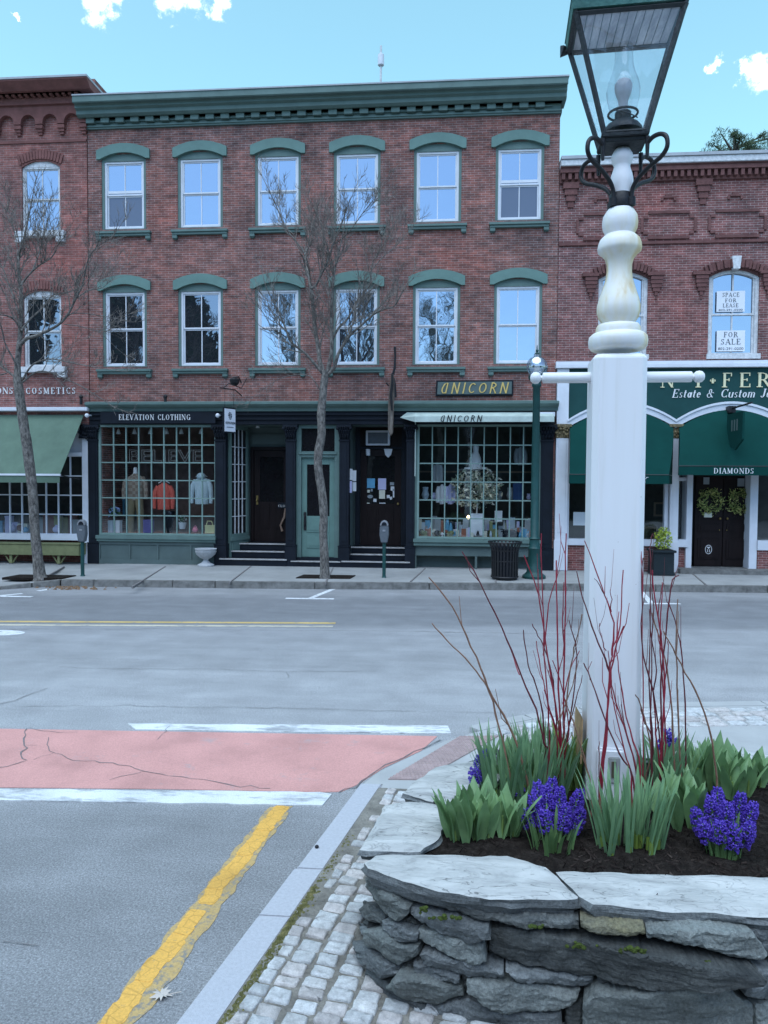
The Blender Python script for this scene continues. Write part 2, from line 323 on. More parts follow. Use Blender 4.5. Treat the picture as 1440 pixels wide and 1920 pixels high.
# yellow edge line: an old faded coat under thick overlapping lobes of newer paint
yo = W([(506, 1514), (549, 1512), (285, 1890), (200, 1960), (150, 1960)]); yo.reverse()
sheet('edge_line', wobble(yo, .06, .012, 5), .003, M_YEL_OLD, False)
a0, a1 = gnd(528, 1514), gnd(205, 1930); yl = MB()
ax = (a1-a0).normalized(); pe = Vector((-ax.y, ax.x, 0)); L = (a1-a0).length; t = 0; r_ = random.Random(12)
while t < L:
    ln = r_.uniform(.045, .10); wd = r_.uniform(.046, .053) * (1 if t < L*.4 else .9); c = a0 + ax*(t+ln*.4) + pe*(r_.uniform(-.008, .008) + (-.012 if t > L*.4 else 0))
    pts = []
    for k in range(22):
        an = 2*math.pi*k/22; ca, sa = math.cos(an), math.sin(an)
        rx = ln*.66*(abs(ca)**.75)*(1 if ca > 0 else -1)*r_.uniform(.94, 1.05); ry = wd*(abs(sa)**.28)*(1 if sa > 0 else -1)*r_.uniform(.93, 1.05)
        p = c + ax*rx + pe*ry; pts.append((p.x, p.y))
    if not (L*.55 < t < L*.58): yl.prismz(pts, -.01, .0038 + .0003*((len(yl.f)//24) % 5) + r_.uniform(0, .0002))
    t += ln*.9
struct(yl.build('edge_line', M_YEL))
# centre line of the street: two thin yellow lines
for dy in (0, .26):
    a, b = gnd(-60, 1166.6), gnd(628, 1170); a.y -= dy-.06; b.y -= dy-.06
    m = MB(); d = (b-a).normalized(); n = Vector((-d.y, d.x, 0))*.05; a = a - d*9
    m.prismz([((a-n).x, (a-n).y), ((b-n).x, (b-n).y), ((b+n).x, (b+n).y), ((a+n).x, (a+n).y)], -.01, .004); struct(m.build('centre_line', M_YEL2 if dy == 0 else M_YEL3))
def stroke(name, pts, wd, z, mat):
    m = MB(); q = [gnd(*p) for p in pts]
    for a, b in zip(q, q[1:]):
        d = (b-a).normalized(); n = Vector((-d.y, d.x, 0))*wd/2
        m.prismz([((a-n).x, (a-n).y), ((b-n).x, (b-n).y), ((b+n).x, (b+n).y), ((a+n).x, (a+n).y)], -.01, z)
    return struct(m.build(name, mat))
for pts in ([(626, 1104), (582, 1122)], [(536, 1122), (626, 1123)], [(0, 1118), (60, 1119)], [(0, 1117), (42, 1113)], [(72, 1108), (92, 1105)], [(1202, 1110), (1222, 1132)], [(1205, 1132), (1275, 1132)]):
    stroke('parking_mark', pts, .1, .004, M_WHITE2)
m = MB(); c = gnd(15, 1187); m.prismz([(c.x+.33*math.cos(k*.4488)-.1, c.y+.17*math.sin(k*.4488)) for k in range(14)], -.01, .004); struct(m.build('road_patch', M_WHITE2))
# cracks
def crack(pts, wd, seed):
    r = random.Random(seed); q = [gnd(*p) for p in pts]; out = []
    for a, b in zip(q, q[1:]):
        n = max(2, int((b-a).length/.07))
        for k in range(n): out.append(a.lerp(b, k/n) + Vector((r.gauss(0, .009), r.gauss(0, .012), 0)))
    m = MB(); vs = []
    for i, p in enumerate(out):
        d = (out[min(i+1, len(out)-1)] - out[max(i-1, 0)]).normalized(); n = Vector((-d.y, d.x, 0))*wd*r.uniform(.3, 1)
        vs += [(p+n)[:2]+(.0,), (p-n)[:2]+(.0,)]
    k = len(out); vs = [(v[0], v[1], .0075) for v in vs]
    m.add(vs, [(2*i, 2*i+1, 2*i+3, 2*i+2) for i in range(k-1)]); return m
CR = [([(25, 1326), (225, 1324), (350, 1326), (500, 1328), (720, 1334), (960, 1338)], .006), ([(110, 1252), (215, 1255), (400, 1255), (540, 1260), (720, 1259)], .007),
      ([(-40, 1328), (0, 1320), (25, 1315), (50, 1305), (100, 1287)], .008), ([(540, 1260), (541, 1272), (500, 1278)], .005),
      ([(50, 1367), (47, 1380), (44, 1405), (40, 1430), (25, 1437), (0, 1441), (-60, 1450)], .010), ([(85, 1385), (90, 1402), (105, 1412), (140, 1427), (210, 1432), (270, 1447), (320, 1457), (400, 1467), (450, 1475), (525, 1482)], .006),
      ([(632, 1487), (668, 1474), (720, 1438), (790, 1406), (835, 1384)], .011), ([(0, 1768), (40, 1771), (95, 1778)], .005), ([(320, 1362), (305, 1378), (282, 1394)], .005), ([(50, 1367), (110, 1374), (165, 1372)], .004),
      ([(45, 1400), (90, 1402)], .004), ([(105, 1412), (80, 1420), (50, 1432)], .004), ([(270, 1447), (230, 1458), (180, 1472)], .004), ([(-100, 1235), (0, 1234), (280, 1238)], .004), ([(0, 1180), (300, 1180), (720, 1184), (1090, 1190)], .012)]
for i, (p_, w_) in enumerate(CR): struct(crack(p_, w_*.7, 50+i).build('road_crack', M_TAR))

# near kerb: three sawn granite lengths
def kx(y): return -1.0 + .182*(y-2.64)
ks = [(-3, 1.9), (1.904, 3.36), (3.364, 3.80), (3.804, 4.94)]
for i, (ya, yb) in enumerate(ks):
    o_ = .012 if i == 3 else 0
    m = MB(); m.prismz([(kx(ya)+o_, ya), (kx(ya)+.155, ya), (kx(yb)+.155, yb), (kx(yb)+o_, yb)], -.15, .05); struct(m.build('granite_kerb', M_GRAN, bevel=.006))
# near pavement
zc = .045
edge = W([(676, 1474), (712, 1446), (790, 1409), (835, 1389), (900, 1371), (960, 1357), (1000, 1349), (1100, 1335), (1200, 1327), (1440, 1323)], zc)
pv = edge + [(9, 7.6), (12, 7.8), (12, -6), (kx(-6)+.15, -6), (kx(4.95)+.16, 4.95)]
pv.reverse()
sheet('pavement', pv, zc, M_CONC2, False)
ed = [Vector((x, y, 0)) for x, y in edge[4:]] + [Vector((9, 7.6, 0)), Vector((12, 7.8, 0))]
m = MB()
for a, b in zip(ed, ed[1:]):
    d = (b-a).normalized(); n = Vector((-d.y, d.x, 0))*.14; m.prismz([(a.x, a.y), (b.x, b.y), ((b+n).x, (b+n).y), ((a+n).x, (a+n).y)]  , -.05, .049)
struct(m.build('pavement_edge', M_CONC2, bevel=.004))
# dirt under the setts and a mossy seam along the kerb
dp = [(kx(-6)+.156, -6), (kx(4.86)+.156, 4.86), (.02, 4.86), (.3, 4.2), (.3, -6)]
dp.reverse(); sheet('dirt_strip', dp, zc+.012, M_DIRT, False)
def patchy(pts2, n, seed, size, z0, zh):
    r = random.Random(seed); m = MB()
    for _ in range(n):
        x, y = pts2(r); s_ = size*r.uniform(.5, 1.3); k = 7
        base = [(x+s_*r.uniform(.6, 1.2)*math.cos(2*math.pi*j/k), y+1.4*s_*r.uniform(.6, 1.2)*math.sin(2*math.pi*j/k), z0) for j in range(k)]
        m.add(base+[(x, y, z0+zh*r.uniform(.5, 1.2))], [(j, (j+1) % k, k) for j in range(k)])
    return m
def mossp(r):
    y = r.choice([r.uniform(3.15, 3.62), r.uniform(2.5, 3.3), r.uniform(1.8, 4.2)]); return kx(y)+.165+abs(r.gauss(0, .022)), y
struct(patchy(mossp, 900, 3, .009, zc+.011, .006).build('moss', M_MOSS), 'stuff')
# granite setts
def sett_mat():
    m, ns, ls, p = newmat('sett_granite')
    at = nd(ns, 'ShaderNodeAttribute', attribute_name='Col'); t = nd(ns, 'ShaderNodeTexCoord')
    n1 = nd(ns, 'ShaderNodeTexNoise'); n1.inputs['Scale'].default_value = 130; n1.inputs['Detail'].default_value = 4; n1.inputs['Roughness'].default_value = .8; ls.new(t.outputs['Object'], n1.inputs['Vector'])
    n2 = nd(ns, 'ShaderNodeTexNoise'); n2.inputs['Scale'].default_value = 28; n2.inputs['Detail'].default_value = 5; ls.new(t.outputs['Object'], n2.inputs['Vector'])
    ad = nd(ns, 'ShaderNodeMath', operation='ADD'); ls.new(n1.outputs['Fac'], ad.inputs[0]); ls.new(n2.outputs['Fac'], ad.inputs[1])
    q = nd(ns, 'ShaderNodeMapRange'); q.inputs['From Min'].default_value = .7; q.inputs['From Max'].default_value = 1.3; q.inputs['To Min'].default_value = .62; q.inputs['To Max'].default_value = 1.25; ls.new(ad.outputs[0], q.inputs['Value'])
    x = nd(ns, 'ShaderNodeVectorMath', operation='SCALE'); ls.new(at.outputs['Color'], x.inputs[0]); ls.new(q.outputs[0], x.inputs['Scale']); ls.new(x.outputs[0], p.inputs['Base Color'])
    p.inputs['Roughness'].default_value = .8; p.inputs['Specular IOR Level'].default_value = .3
    b = nd(ns, 'ShaderNodeBump'); b.inputs['Strength'].default_value = .8; b.inputs['Distance'].default_value = .008; ls.new(ad.outputs[0], b.inputs['Height']); ls.new(b.outputs[0], p.inputs['Normal'])
    return m
M_SETT = sett_mat()
def setts(cells, seed, z0):
    """cells: (centre, along, across, half length, half width)"""
    r = random.Random(seed); m = MB(); cols = []
    for (c, u, v, hl, hw) in cells:
        k = 16; rings = []; ph = r.uniform(0, 6)
        col = r.choice([(.52, .53, .53), (.46, .47, .47), (.55, .55, .54), (.50, .47, .455), (.57, .58, .58), (.53, .50, .48)]); q = r.uniform(.82, 1.12); col = tuple(a*q for a in col)
        jit = [r.uniform(.88, 1.05) for _ in range(k)]; tx, ty = r.gauss(0, .05), r.gauss(0, .05); zt = r.uniform(-.004, .004)
        n0 = len(m.v)
        for (s_, h) in ((1.0, -.035), (1.0, .007), (.95, .0145), (.82, .017), (.35, .0175)):
            for j in range(k):
                an = 2*math.pi*(j+.5)/k; ca, sa = math.cos(an), math.sin(an)
                ex = .22; rx = math.copysign(abs(ca)**ex, ca)*hl*jit[j]*s_; ry = math.copysign(abs(sa)**ex, sa)*hw*jit[(j+5) % k]*s_
                p = c + u*rx + v*ry; m.v.append((p.x, p.y, z0+h+zt+(rx*tx+ry*ty if h > 0 else 0)+(r.gauss(0, .0014) if h > .01 else 0)))
        for i in range(4):
            for j in range(k): m.f.append((n0+i*k+j, n0+i*k+(j+1) % k, n0+(i+1)*k+(j+1) % k, n0+(i+1)*k+j)); m.m.append(0)
        m.f.append(tuple(n0+4*k+j for j in range(k))); m.m.append(0)
        cols += [(*col, 1)]*(5*k)
    return m, cols
def build_setts(name, cells, seed, z0):
    m, cols = setts(cells, seed, z0); o = m.build(name, M_SETT)
    at = o.data.color_attributes.new('Col', 'FLOAT_COLOR', 'POINT'); at.data.foreach_set('color', [x for c in cols for x in c])
    o.data.polygons.foreach_set('use_smooth', [True]*len(o.data.polygons)); return struct(o)
WL = [(.12, 2.77), (-.15, 2.84), (-.32, 2.98), (-.39, 3.2), (-.34, 3.42), (-.22, 3.66), (-.08, 3.92), (.10, 4.14), (.4, 4.82)]
cells = []; rr = random.Random(31); u0 = Vector((.182, 1, 0)).normalized(); v0 = Vector((u0.y, -u0.x, 0))
for col_ in range(11):
    s_ = 1.2 + rr.uniform(0, .1)
    while s_ < 5.4:
        ln = rr.uniform(.056, .082); hwid = rr.uniform(.046, .053)
        off = .155 + (.085 if col_ == 0 else .062+.114*col_) + rr.gauss(0, .004) + .012*math.sin(s_*1.7)
        base = Vector((kx(0), 0, 0)) + u0*s_ + v0*off
        if col_ == 0: base = base + v0*.0; hwid *= rr.uniform(.5, .75)
        edge_ = next((x0+(x1-x0)*(base.y-y0)/(y1-y0) for (x0, y0), (x1, y1) in zip(WL, WL[1:]) if y0 <= base.y < y1), 9)
        if base.x < edge_+.02 and base.y < 4.82 and not (col_ == 0 and rr.random() < .25): cells.append((base, u0.lerp(v0, rr.gauss(0, .05)).normalized(), v0, ln/2, hwid))
        s_ += ln + rr.uniform(.007, .014)
build_setts('cobbled_paving', cells, 5, zc+.006)
cells = []
for row in range(4):
    for a, b in zip(ed[:-1], ed[1:]):
        d = (b-a); Ls = d.length; d.normalize(); n = Vector((d.y, -d.x, 0)); s_ = rr.uniform(0, .05)
        while s_ < Ls-.05:
            ln = rr.uniform(.12, .2); cells.append((a + d*(s_+ln/2) + n*(.12+.125*row), d, n, ln/2, .055)); s_ += ln+.02
build_setts('cobbled_strip', cells, 6, zc-.004)
# tactile panel with raised domes
tq = [gnd(*p, zc+.008) for p in ((728, 1460), (790, 1461), (935, 1379), (862, 1380))]
m = MB(); m.prismz([(p.x, p.y) for p in tq], zc-.01, zc+.008)
for i in range(26):
    for j in range(9):
        u, v = (i+.5)/26, (j+.5)/9; p = tq[0].lerp(tq[3], u).lerp(tq[1].lerp(tq[2], u), v); m.lathe([(.016, 0), (.011, .006), (.004, .008)], (p.x, p.y, zc+.007), 7)
struct(m.build('tactile_paving', M_TACT))

# far kerb and pavement
gl = [(-260, 1125, .05), (-100, 1112, .05), (0, 1106, .05), (60, 1102, .09), (113, 1100, .13), (175, 1100.5, .13), (323, 1102, .13), (403, 1103, .13), (590, 1105, .13), (805, 1106, .13), (1020, 1107.5, .13), (1230, 1110, .13), (1440, 1112, .13), (1700, 1117, .13)]
gp = [(gnd(a, b), h) for a, b, h in gl]
gp = [(gp[0][0]+Vector((-22, -2.2, 0)), .05)] + gp + [(gp[-1][0]+Vector((22, 1.4, 0)), .13)]
for i, ((a, ha), (b, hb)) in enumerate(zip(gp, gp[1:])):
    d = (b-a).normalized(); n = Vector((-d.y, d.x, 0))*.17; a = a+d*.006; b = b-d*.006; lean = n*.12
    m = MB(); m.add([(a.x, a.y, -.1), (b.x, b.y, -.1), (*(b+n)[:2], -.1), (*(a+n)[:2], -.1), (*(a+lean)[:2], ha), (*(b+lean)[:2], hb), (*(b+n)[:2], hb), (*(a+n)[:2], ha)],
        [(0, 3, 2, 1), (4, 5, 6, 7), (0, 1, 5, 4), (1, 2, 6, 5), (2, 3, 7, 6), (3, 0, 4, 7)]); struct(m.build('granite_kerb', M_GRAN_OLD, bevel=.012))
m = MB(); k = len(gp); vs = []
for (a, h) in gp: vs += [(a.x, a.y+.1, h-.004), (a.x, 17.6, .14)]
m.add(vs, [(2*i, 2*i+2, 2*i+3, 2*i+1) for i in range(k-1)]); struct(m.build('far_pavement', M_CONC))
m = MB()
for (p, q) in (((248, 1100), (310, 1062)), ((770, 1090), (797, 1066)), ((430, 1092), (470, 1062)), ((1292, 1070), (1325, 1097)), ((610, 1093), (625, 1064)), ((80, 1085), (120, 1062)), ((930, 1092), (925, 1068)), ((1150, 1094), (1130, 1068))):
    a, b = gnd(*p, .138), gnd(*q, .14); d = (b-a).normalized(); n = Vector((-d.y, d.x, 0))*.014
    m.prismz([((a-n).x, (a-n).y), ((b-n).x, (b-n).y), ((b+n).x, (b+n).y), ((a+n).x, (a+n).y)], .10, .1445)
struct(m.build('pavement_joint', M_TAR))
M_SOIL = M('soil', (.018, .014, .012), .95, .5, 30, 1, 70, col2=(.038, .031, .027), spec=.1)
for (cx, cy, sx_) in ((608, 1083, .55), (68, 1083, .6)):
    c = gnd(cx, cy, .13); m = MB(); m.prismz([(c.x-sx_, c.y-.20), (c.x+sx_, c.y-.14), (c.x+sx_+.05, c.y+.36), (c.x-sx_+.06, c.y+.32)], .1, .147); struct(m.build('tree_pit', M_SOIL))
M_LEAF = M('dead_leaf', (.16, .10, .06), .9, .4, 20)
def litter(r):
    p = gnd(r.gauss(140, 30), r.uniform(1100, 1106)); return p.x, p.y
m = patchy(litter, 90, 9, .03, .002, .03); struct(m.build('leaf_litter', M_LEAF), 'stuff')
c = gnd(303, 1869); m = MB(); pts = []
for k in range(20):
    r0 = (.042, .02, .034, .018)[k % 4]; an = 2*math.pi*k/20; pts.append((c.x+r0*math.cos(an)*1.2, c.y+r0*math.sin(an)*1.2, .006+.012*abs(math.sin(an*1.5))))
m.add(pts+[(c.x, c.y, .012)], [(k, (k+1) % 20, 20) for k in range(20)]); m.tube([(c.x+.02, c.y, .01), (c.x+.075, c.y+.02, .012)], .002, 5)
tag(m.build('leaf', M('dry_leaf', (.5, .45, .4), .9), org=(c.x, c.y, 0)), 'pale dry oak leaf lying on the asphalt beside the yellow line', 'leaf')
c = gnd(594, 1590, .05); m = MB(); m.ball((c.x, c.y, c.z+.008), .012, 8, 6, .8); tag(m.build('pebble', M('dark_pebble', (.02, .02, .025)), org=tuple(c)), 'small dark pebble lying on the granite kerb', 'pebble')

# ================================================================ lettering
def glyphs():
    G = {}
    T, t = .15, .055   # thick and thin strokes
    def L(x0, y0, x1, y1, w): return ('l', x0, y0, x1, y1, w)
    def A(cx, cy, rx, ry, a0, a1, w0, w1): return ('a', cx, cy, rx, ry, a0, a1, w0, w1)
    def s(x, y, w=.3): return L(x-w/2, y, x+w/2, y, t)
    b, c = t/2, 1-t/2
    G['A'] = (.86, [L(.08, 0, .42, 1, t), L(.42, 1, .76, 0, T), L(.2, .34, .64, .34, t), s(.08, b, .26), s(.76, b, .3)])
    G['C'] = (.8, [A(.45, .5, .38, .47, 50, 310, t, T), L(.7, .98, .7, .72, t), L(.7, .02, .7, .24, t)])
    G['D'] = (.88, [L(.16, 0, .16, 1, T), L(.04, c, .4, c, t), L(.04, b, .4, b, t), A(.4, .5, .4, .47, -90, 90, t, T)])
    G['E'] = (.7, [L(.16, 0, .16, 1, T), L(.04, c, .62, c, t), L(.04, b, .64, b, t), L(.16, .52, .46, .52, t), L(.61, 1, .61, .78, t), L(.63, 0, .63, .24, t), L(.46, .42, .46, .62, t)])
    G['F'] = (.66, [L(.16, 0, .16, 1, T), L(.04, c, .6, c, t), s(.16, b, .34), L(.16, .52, .44, .52, t), L(.59, 1, .59, .76, t), L(.44, .42, .44, .62, t)])
    G['H'] = (.9, [L(.16, 0, .16, 1, T), L(.72, 0, .72, 1, T), L(.16, .52, .72, .52, t), s(.16, b), s(.16, c), s(.72, b), s(.72, c)])
    G['I'] = (.4, [L(.2, 0, .2, 1, T), s(.2, b, .34), s(.2, c, .34)])
    G['G'] = (.86, [A(.45, .5, .38, .47, 50, 330, t, T), L(.74, .02, .74, .42, T), s(.74, .42, .3), L(.7, .98, .7, .72, t)])
    G['J'] = (.5, [L(.32, .2, .32, 1, T), s(.32, c, .3), A(.16, .2, .2, .2, 190, 360, t, T)])
    G['W'] = (1.2, [L(.08, 1, .34, 0, T), L(.34, 0, .6, 1, t), L(.6, 1, .86, 0, T), L(.86, 0, 1.1, 1, t), s(.08, c, .26), s(1.1, c, .24)])
    G['L'] = (.68, [L(.16, 0, .16, 1, T), s(.16, c, .32), L(.04, b, .62, b, t), L(.62, 0, .62, .26, t)])
    G['M'] = (1.05, [L(.14, 0, .14, 1, t), L(.14, 1, .5, .08, T), L(.5, .08, .86, 1, t), L(.86, 0, .86, 1, T), s(.12, b, .26), s(.88, b, .32), s(.12, c, .22), s(.9, c, .22)])
    G['N'] = (.95, [L(.14, 0, .14, 1, t), L(.14, 1, .78, 0, T), L(.78, 0, .78, 1, t), s(.13, b, .26), s(.1, c, .22), s(.78, c, .26)])
    G['O'] = (.95, [A(.46, .5, .38, .47, 0, 360, T, T)])
    G['P'] = (.7, [L(.16, 0, .16, 1, T), A(.36, .74, .27, .24, -90, 90, t, T), L(.04, c, .36, c, t), L(.16, .5, .36, .5, t), s(.16, b, .34)])
    G['R'] = (.8, [L(.16, 0, .16, 1, T), A(.36, .74, .27, .24, -90, 90, t, T), L(.04, c, .36, c, t), L(.16, .5, .36, .5, t), L(.4, .5, .72, 0, T), s(.16, b, .34), s(.76, b, .16)])
    G['S'] = (.62, [A(.3, .74, .22, .23, 30, 270, t, .1), A(.3, .27, .24, .24, -150, 90, t, .13), L(.5, .98, .5, .76, t), L(.07, .02, .07, .24, t)])
    G['T'] = (.76, [L(.38, 0, .38, 1, T), L(.04, c, .72, c, t), s(.38, b, .34), L(.05, 1, .05, .78, t), L(.71, 1, .71, .78, t)])
    G['V'] = (.86, [L(.1, 1, .42, 0, T), L(.42, 0, .76, 1, t), s(.1, c, .3), s(.76, c, .26)])
    G['Y'] = (.82, [L(.08, 1, .4, .45, T), L(.4, .45, .74, 1, t), L(.4, 0, .4, .46, T), s(.08, c, .3), s(.74, c, .26), s(.4, b, .34)])
    G['+'] = (.5, [L(.25, .25, .25, .75, .1), L(.06, .48, .44, .48, .08), L(.15, .3, .35, .3, .05), A(.14, .55, .08, .1, 90, 300, .05, .05), A(.36, .55, .08, .1, -120, 90, .05, .05)])
    # the leaning art-nouveau capitals of the two matching shop signs
    q = .13
    G['u'] = (.86, [A(.42, .38, .3, .36, 150, 300, q, q), L(.18, .5, .34, .9, q), A(.5, .62, .26, .36, 70, 150, .07, q), L(.58, .98, .66, .92, .08), L(.62, .95, .62, .02, q)])
    G['n'] = (.9, [L(.16, 0, .16, 1, q), L(.16, 1, .72, 0, q), L(.72, 0, .72, 1, q)])
    G['i'] = (.34, [L(.17, 0, .17, 1, q)])
    G['c'] = (.82, [A(.45, .5, .36, .45, 45, 315, q, q)])
    G['o'] = (.92, [A(.45, .5, .37, .45, 0, 360, q, q)])
    G['r'] = (.8, [L(.16, 0, .16, 1, q), A(.36, .73, .27, .22, -90, 90, q, q), L(.16, .95, .36, .95, q), L(.16, .51, .36, .51, q), L(.36, .5, .7, 0, q)])
    # sloping lower-case of the jeweller's trade line
    H = dict((k, v) for k, v in G.items() if k.isupper()); x, a_, b_ = .62, .13, .05
    H['s'] = (.42, [A(.2, .46, .15, .15, 30, 270, b_, .08), A(.2, .16, .16, .16, -150, 90, b_, .1)])
    H['t'] = (.34, [L(.14, .06, .14, .85, a_), L(.02, .6, .3, .6, b_), A(.24, .1, .1, .1, 180, 320, b_, b_)])
    H['a'] = (.56, [A(.25, .31, .2, .31, 0, 360, a_, a_), L(.44, .02, .44, .62, a_)])
    H['e'] = (.5, [A(.25, .31, .21, .31, 0, 320, a_, a_), L(.08, .33, .44, .33, b_)])
    H['u'] = (.58, [L(.1, .1, .1, .62, a_), A(.27, .16, .2, .16, 180, 330, .09, .09), L(.46, 0, .46, .62, a_)])
    H['o'] = (.54, [A(.26, .31, .22, .31, 0, 360, a_, a_)])
    H['m'] = (.84, [L(.1, 0, .1, .62, a_), A(.26, .46, .16, .16, 10, 150, .08, .08), L(.4, 0, .4, .5, a_), A(.56, .46, .16, .16, 10, 150, .08, .08), L(.7, 0, .7, .5, a_)])
    H['w'] = (.78, [L(.06, .62, .2, 0, a_), L(.2, 0, .36, .6, b_), L(.36, .6, .5, 0, a_), L(.5, 0, .66, .62, b_)])
    H['&'] = (.92, [A(.34, .75, .17, .23, -60, 240, a_, .1), A(.32, .27, .27, .28, 100, 360, a_, .1), L(.26, .58, .7, .02, a_), A(.62, .5, .14, .12, 0, 200, b_, b_)])
    return G, H
GL, GI = glyphs()
def letters(mb, text, x0, x1, z0, h, y, depth=.012, slant=0.0, gap=.1, flat=1.0, G=None):
    """relief letters on a wall facing the street (-y), filling x0..x1"""
    G = G or GL
    wd = sum(G[ch][0] if ch != ' ' else .5 for ch in text) + gap*(len(text)-1)
    k = (x1-x0-slant*h)/wd; cx = x0; n = 0
    for ch in text:
        if ch == ' ': cx += (.5+gap)*k; continue
        W_, parts = G[ch]
        for p in parts:
            n += 1; yy = y - depth - .0004*(n % 7)
            def P(a, b): return (cx + a*k + slant*b*h, z0 + b*h)
            def q4(pts): mb.prism([P(*a) for a in pts], yy, y)
            if p[0] == 'l':
                _, xa, ya, xb, yb, w = p
                if abs(ya-yb) < 1e-6: q4([(xa, ya-w/2), (xb, ya-w/2), (xb, ya+w/2), (xa, ya+w/2)])
                else:
                    hw = w/2*flat*(h/k if False else 1)
                    if ya > yb: xa, ya, xb, yb = xb, yb, xa, ya
                    q4([(xa-hw, ya), (xa+hw, ya), (xb+hw, yb), (xb-hw, yb)])
            else:
                _, ccx, ccy, rx, ry, a0, a1, w0, w1 = p; m = max(8, int(abs(a1-a0)/15)); vs = []
                for i in range(m+1):
                    an = R(a0+(a1-a0)*i/m); wv = .05 + (w1-.05)*abs(math.cos(an)) if w0 != w1 or w1 >= .15 else w1
                    vs.append(((ccx+(rx+.0)*math.cos(an), ccy+ry*math.sin(an)), (ccx+(rx-wv)*math.cos(an), ccy+(ry-max(.05, wv*.6))*math.sin(an))))
                for i in range(m): q4([vs[i][0], vs[i+1][0], vs[i+1][1], vs[i][1]])
        cx += (W_+gap)*k
    return mb
def letter_parts(parent, mat, text, x0, x1, z0, h, y, depth=.012, slant=0.0, gap=.1, G=None):
    G = G or GL; wd = sum(G[c][0] if c != ' ' else .5 for c in text)+gap*(len(text)-1); k = (x1-x0-slant*h)/wd; cx = x0
    for c in text:
        w_ = (G[c][0] if c != ' ' else .5)*k
        if c != ' ': m = MB(); letters(m, c, cx, cx+w_+slant*h, z0, h, y, depth, slant, 0, 1, G); m.build('letter', mat, parent)
        cx += w_+gap*k
def font_text(text, size, mat, name, parent, x, y, z, extrude=.004, shear=0.0, align='LEFT', width=None, bold=0.0, outline=None, rotz=0):
    cu_ = bpy.data.curves.new('lettering', 'FONT'); cu_.body = text; cu_.size = size; cu_.extrude = extrude; cu_.shear = shear; cu_.align_x = align; cu_.offset = bold; cu_.resolution_u = 3
    if outline: cu_.dimensions = '2D'; cu_.fill_mode = 'NONE'; cu_.bevel_depth = outline; cu_.extrude = 0; cu_.bevel_resolution = 1
    ob = bpy.data.objects.new('lettering', cu_); C.objects.link(ob)
    bpy.context.view_layer.update()
    me = bpy.data.meshes.new_from_object(ob.evaluated_get(bpy.context.evaluated_depsgraph_get()))
    bpy.data.objects.remove(ob)
    xs = [v.co.x for v in me.vertices]; kx_ = 1.0
    if width and xs: kx_ = width/(max(xs)-min(xs))
    mb = MB(); c, s_ = math.cos(rotz), math.sin(rotz); vs = []
    for v in me.vertices:
        a, d = v.co.x*kx_, -v.co.z; vs.append((x+a*c-d*s_, y+a*s_+d*c, z+v.co.y))
    mb.add(vs, [tuple(p.vertices) for p in me.polygons]); bpy.data.meshes.remove(me)
    return mb.build(name, mat, parent)

# ================================================================ houses
M_BRICK = brick('brick_brown', (.225, .094, .076), (.135, .071, .065), (.28, .225, .21), .75)
M_BRICK_L = brick('brick_red', (.255, .10, .085), (.175, .075, .068), (.29, .21, .19), .5)
M_BRICK_R = brick('brick_dark_red', (.205, .085, .078), (.14, .062, .06), (.33, .26, .24), .5)
M_BRICK_T = M('brick_trim', (.145, .066, .06), .9, .3, 5, .4, 50)
M_BRICK_TL = M('brick_trim_red', (.19, .082, .072), .9, .25, 5, .4, 50)
M_GREEN = M('sage_green_paint', (.115, .20, .175), .55, .12, 3, .08, 30)
M_GREEN2 = M('dull_green_paint', (.105, .165, .15), .6, .14, 3, .1, 30)
M_GREEN3 = M('grey_green_paint', (.085, .12, .115), .6, .14, 2.5, .1, 30)
M_MUNT = M('pale_sage_paint', (.17, .25, .225), .6, .1, 3)
M_BLACK = M('black_paint', (.007, .010, .016), .55, .3, 4, .1, 40, spec=.2)
M_WHITEP = M('white_trim_paint', (.62, .64, .68), .5, .08, 3, .08, 30)
M_WORN = M('worn_white_paint_wood', (.56, .57, .58), .7, .25, 14, .3, 40)
M_ROOF = M('roofing', (.1, .1, .1), .9, .2, 2)
M_SLATEC = M('coping_metal', (.34, .36, .38), .5, .15, 3)
M_DARKWOOD = M('dark_brown_door', (.014, .009, .009), .5, .35, 6, .15, 30, spec=.15, stretch=(1, 1, .2))
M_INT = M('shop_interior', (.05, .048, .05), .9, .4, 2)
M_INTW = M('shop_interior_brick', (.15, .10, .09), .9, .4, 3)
M_WOODF = M('display_floor', (.16, .12, .09), .7, .3, 4)
M_STEPW = M('worn_step_edge', (.36, .35, .34), .8, .3, 9)
M_SKYGL = glass('window_glass', .52, (.8, .9, 1.0), (.02, .03, .045))
M_SHADEGL = glass('screened_glass', .10, (.8, .9, 1.0), (.10, .105, .13))
M_DARKGL = glass('dark_window_glass', .30, (.85, .92, 1.0), (.02, .024, .03))
M_SHOPGL = glass('shop_glass', .10, (.9, .95, 1.0), None, .01)
M_GOLD = M('gold_leaf', (.62, .44, .14), .4, .1, 20, metal=.2)
M_CREAM = M('cream_lettering', (.72, .66, .42), .5, .1, 20)
M_WLET = M('white_lettering', (.7, .7, .7), .5, .05)
M_BRASS = M('brass', (.35, .26, .1), .35, .2, 20, metal=1)
M_IRON = M('black_iron', (.014, .014, .016), .45, .3, 20, .1, 60)
M_PAPER = M('paper', (.7, .72, .76), .8, .06)

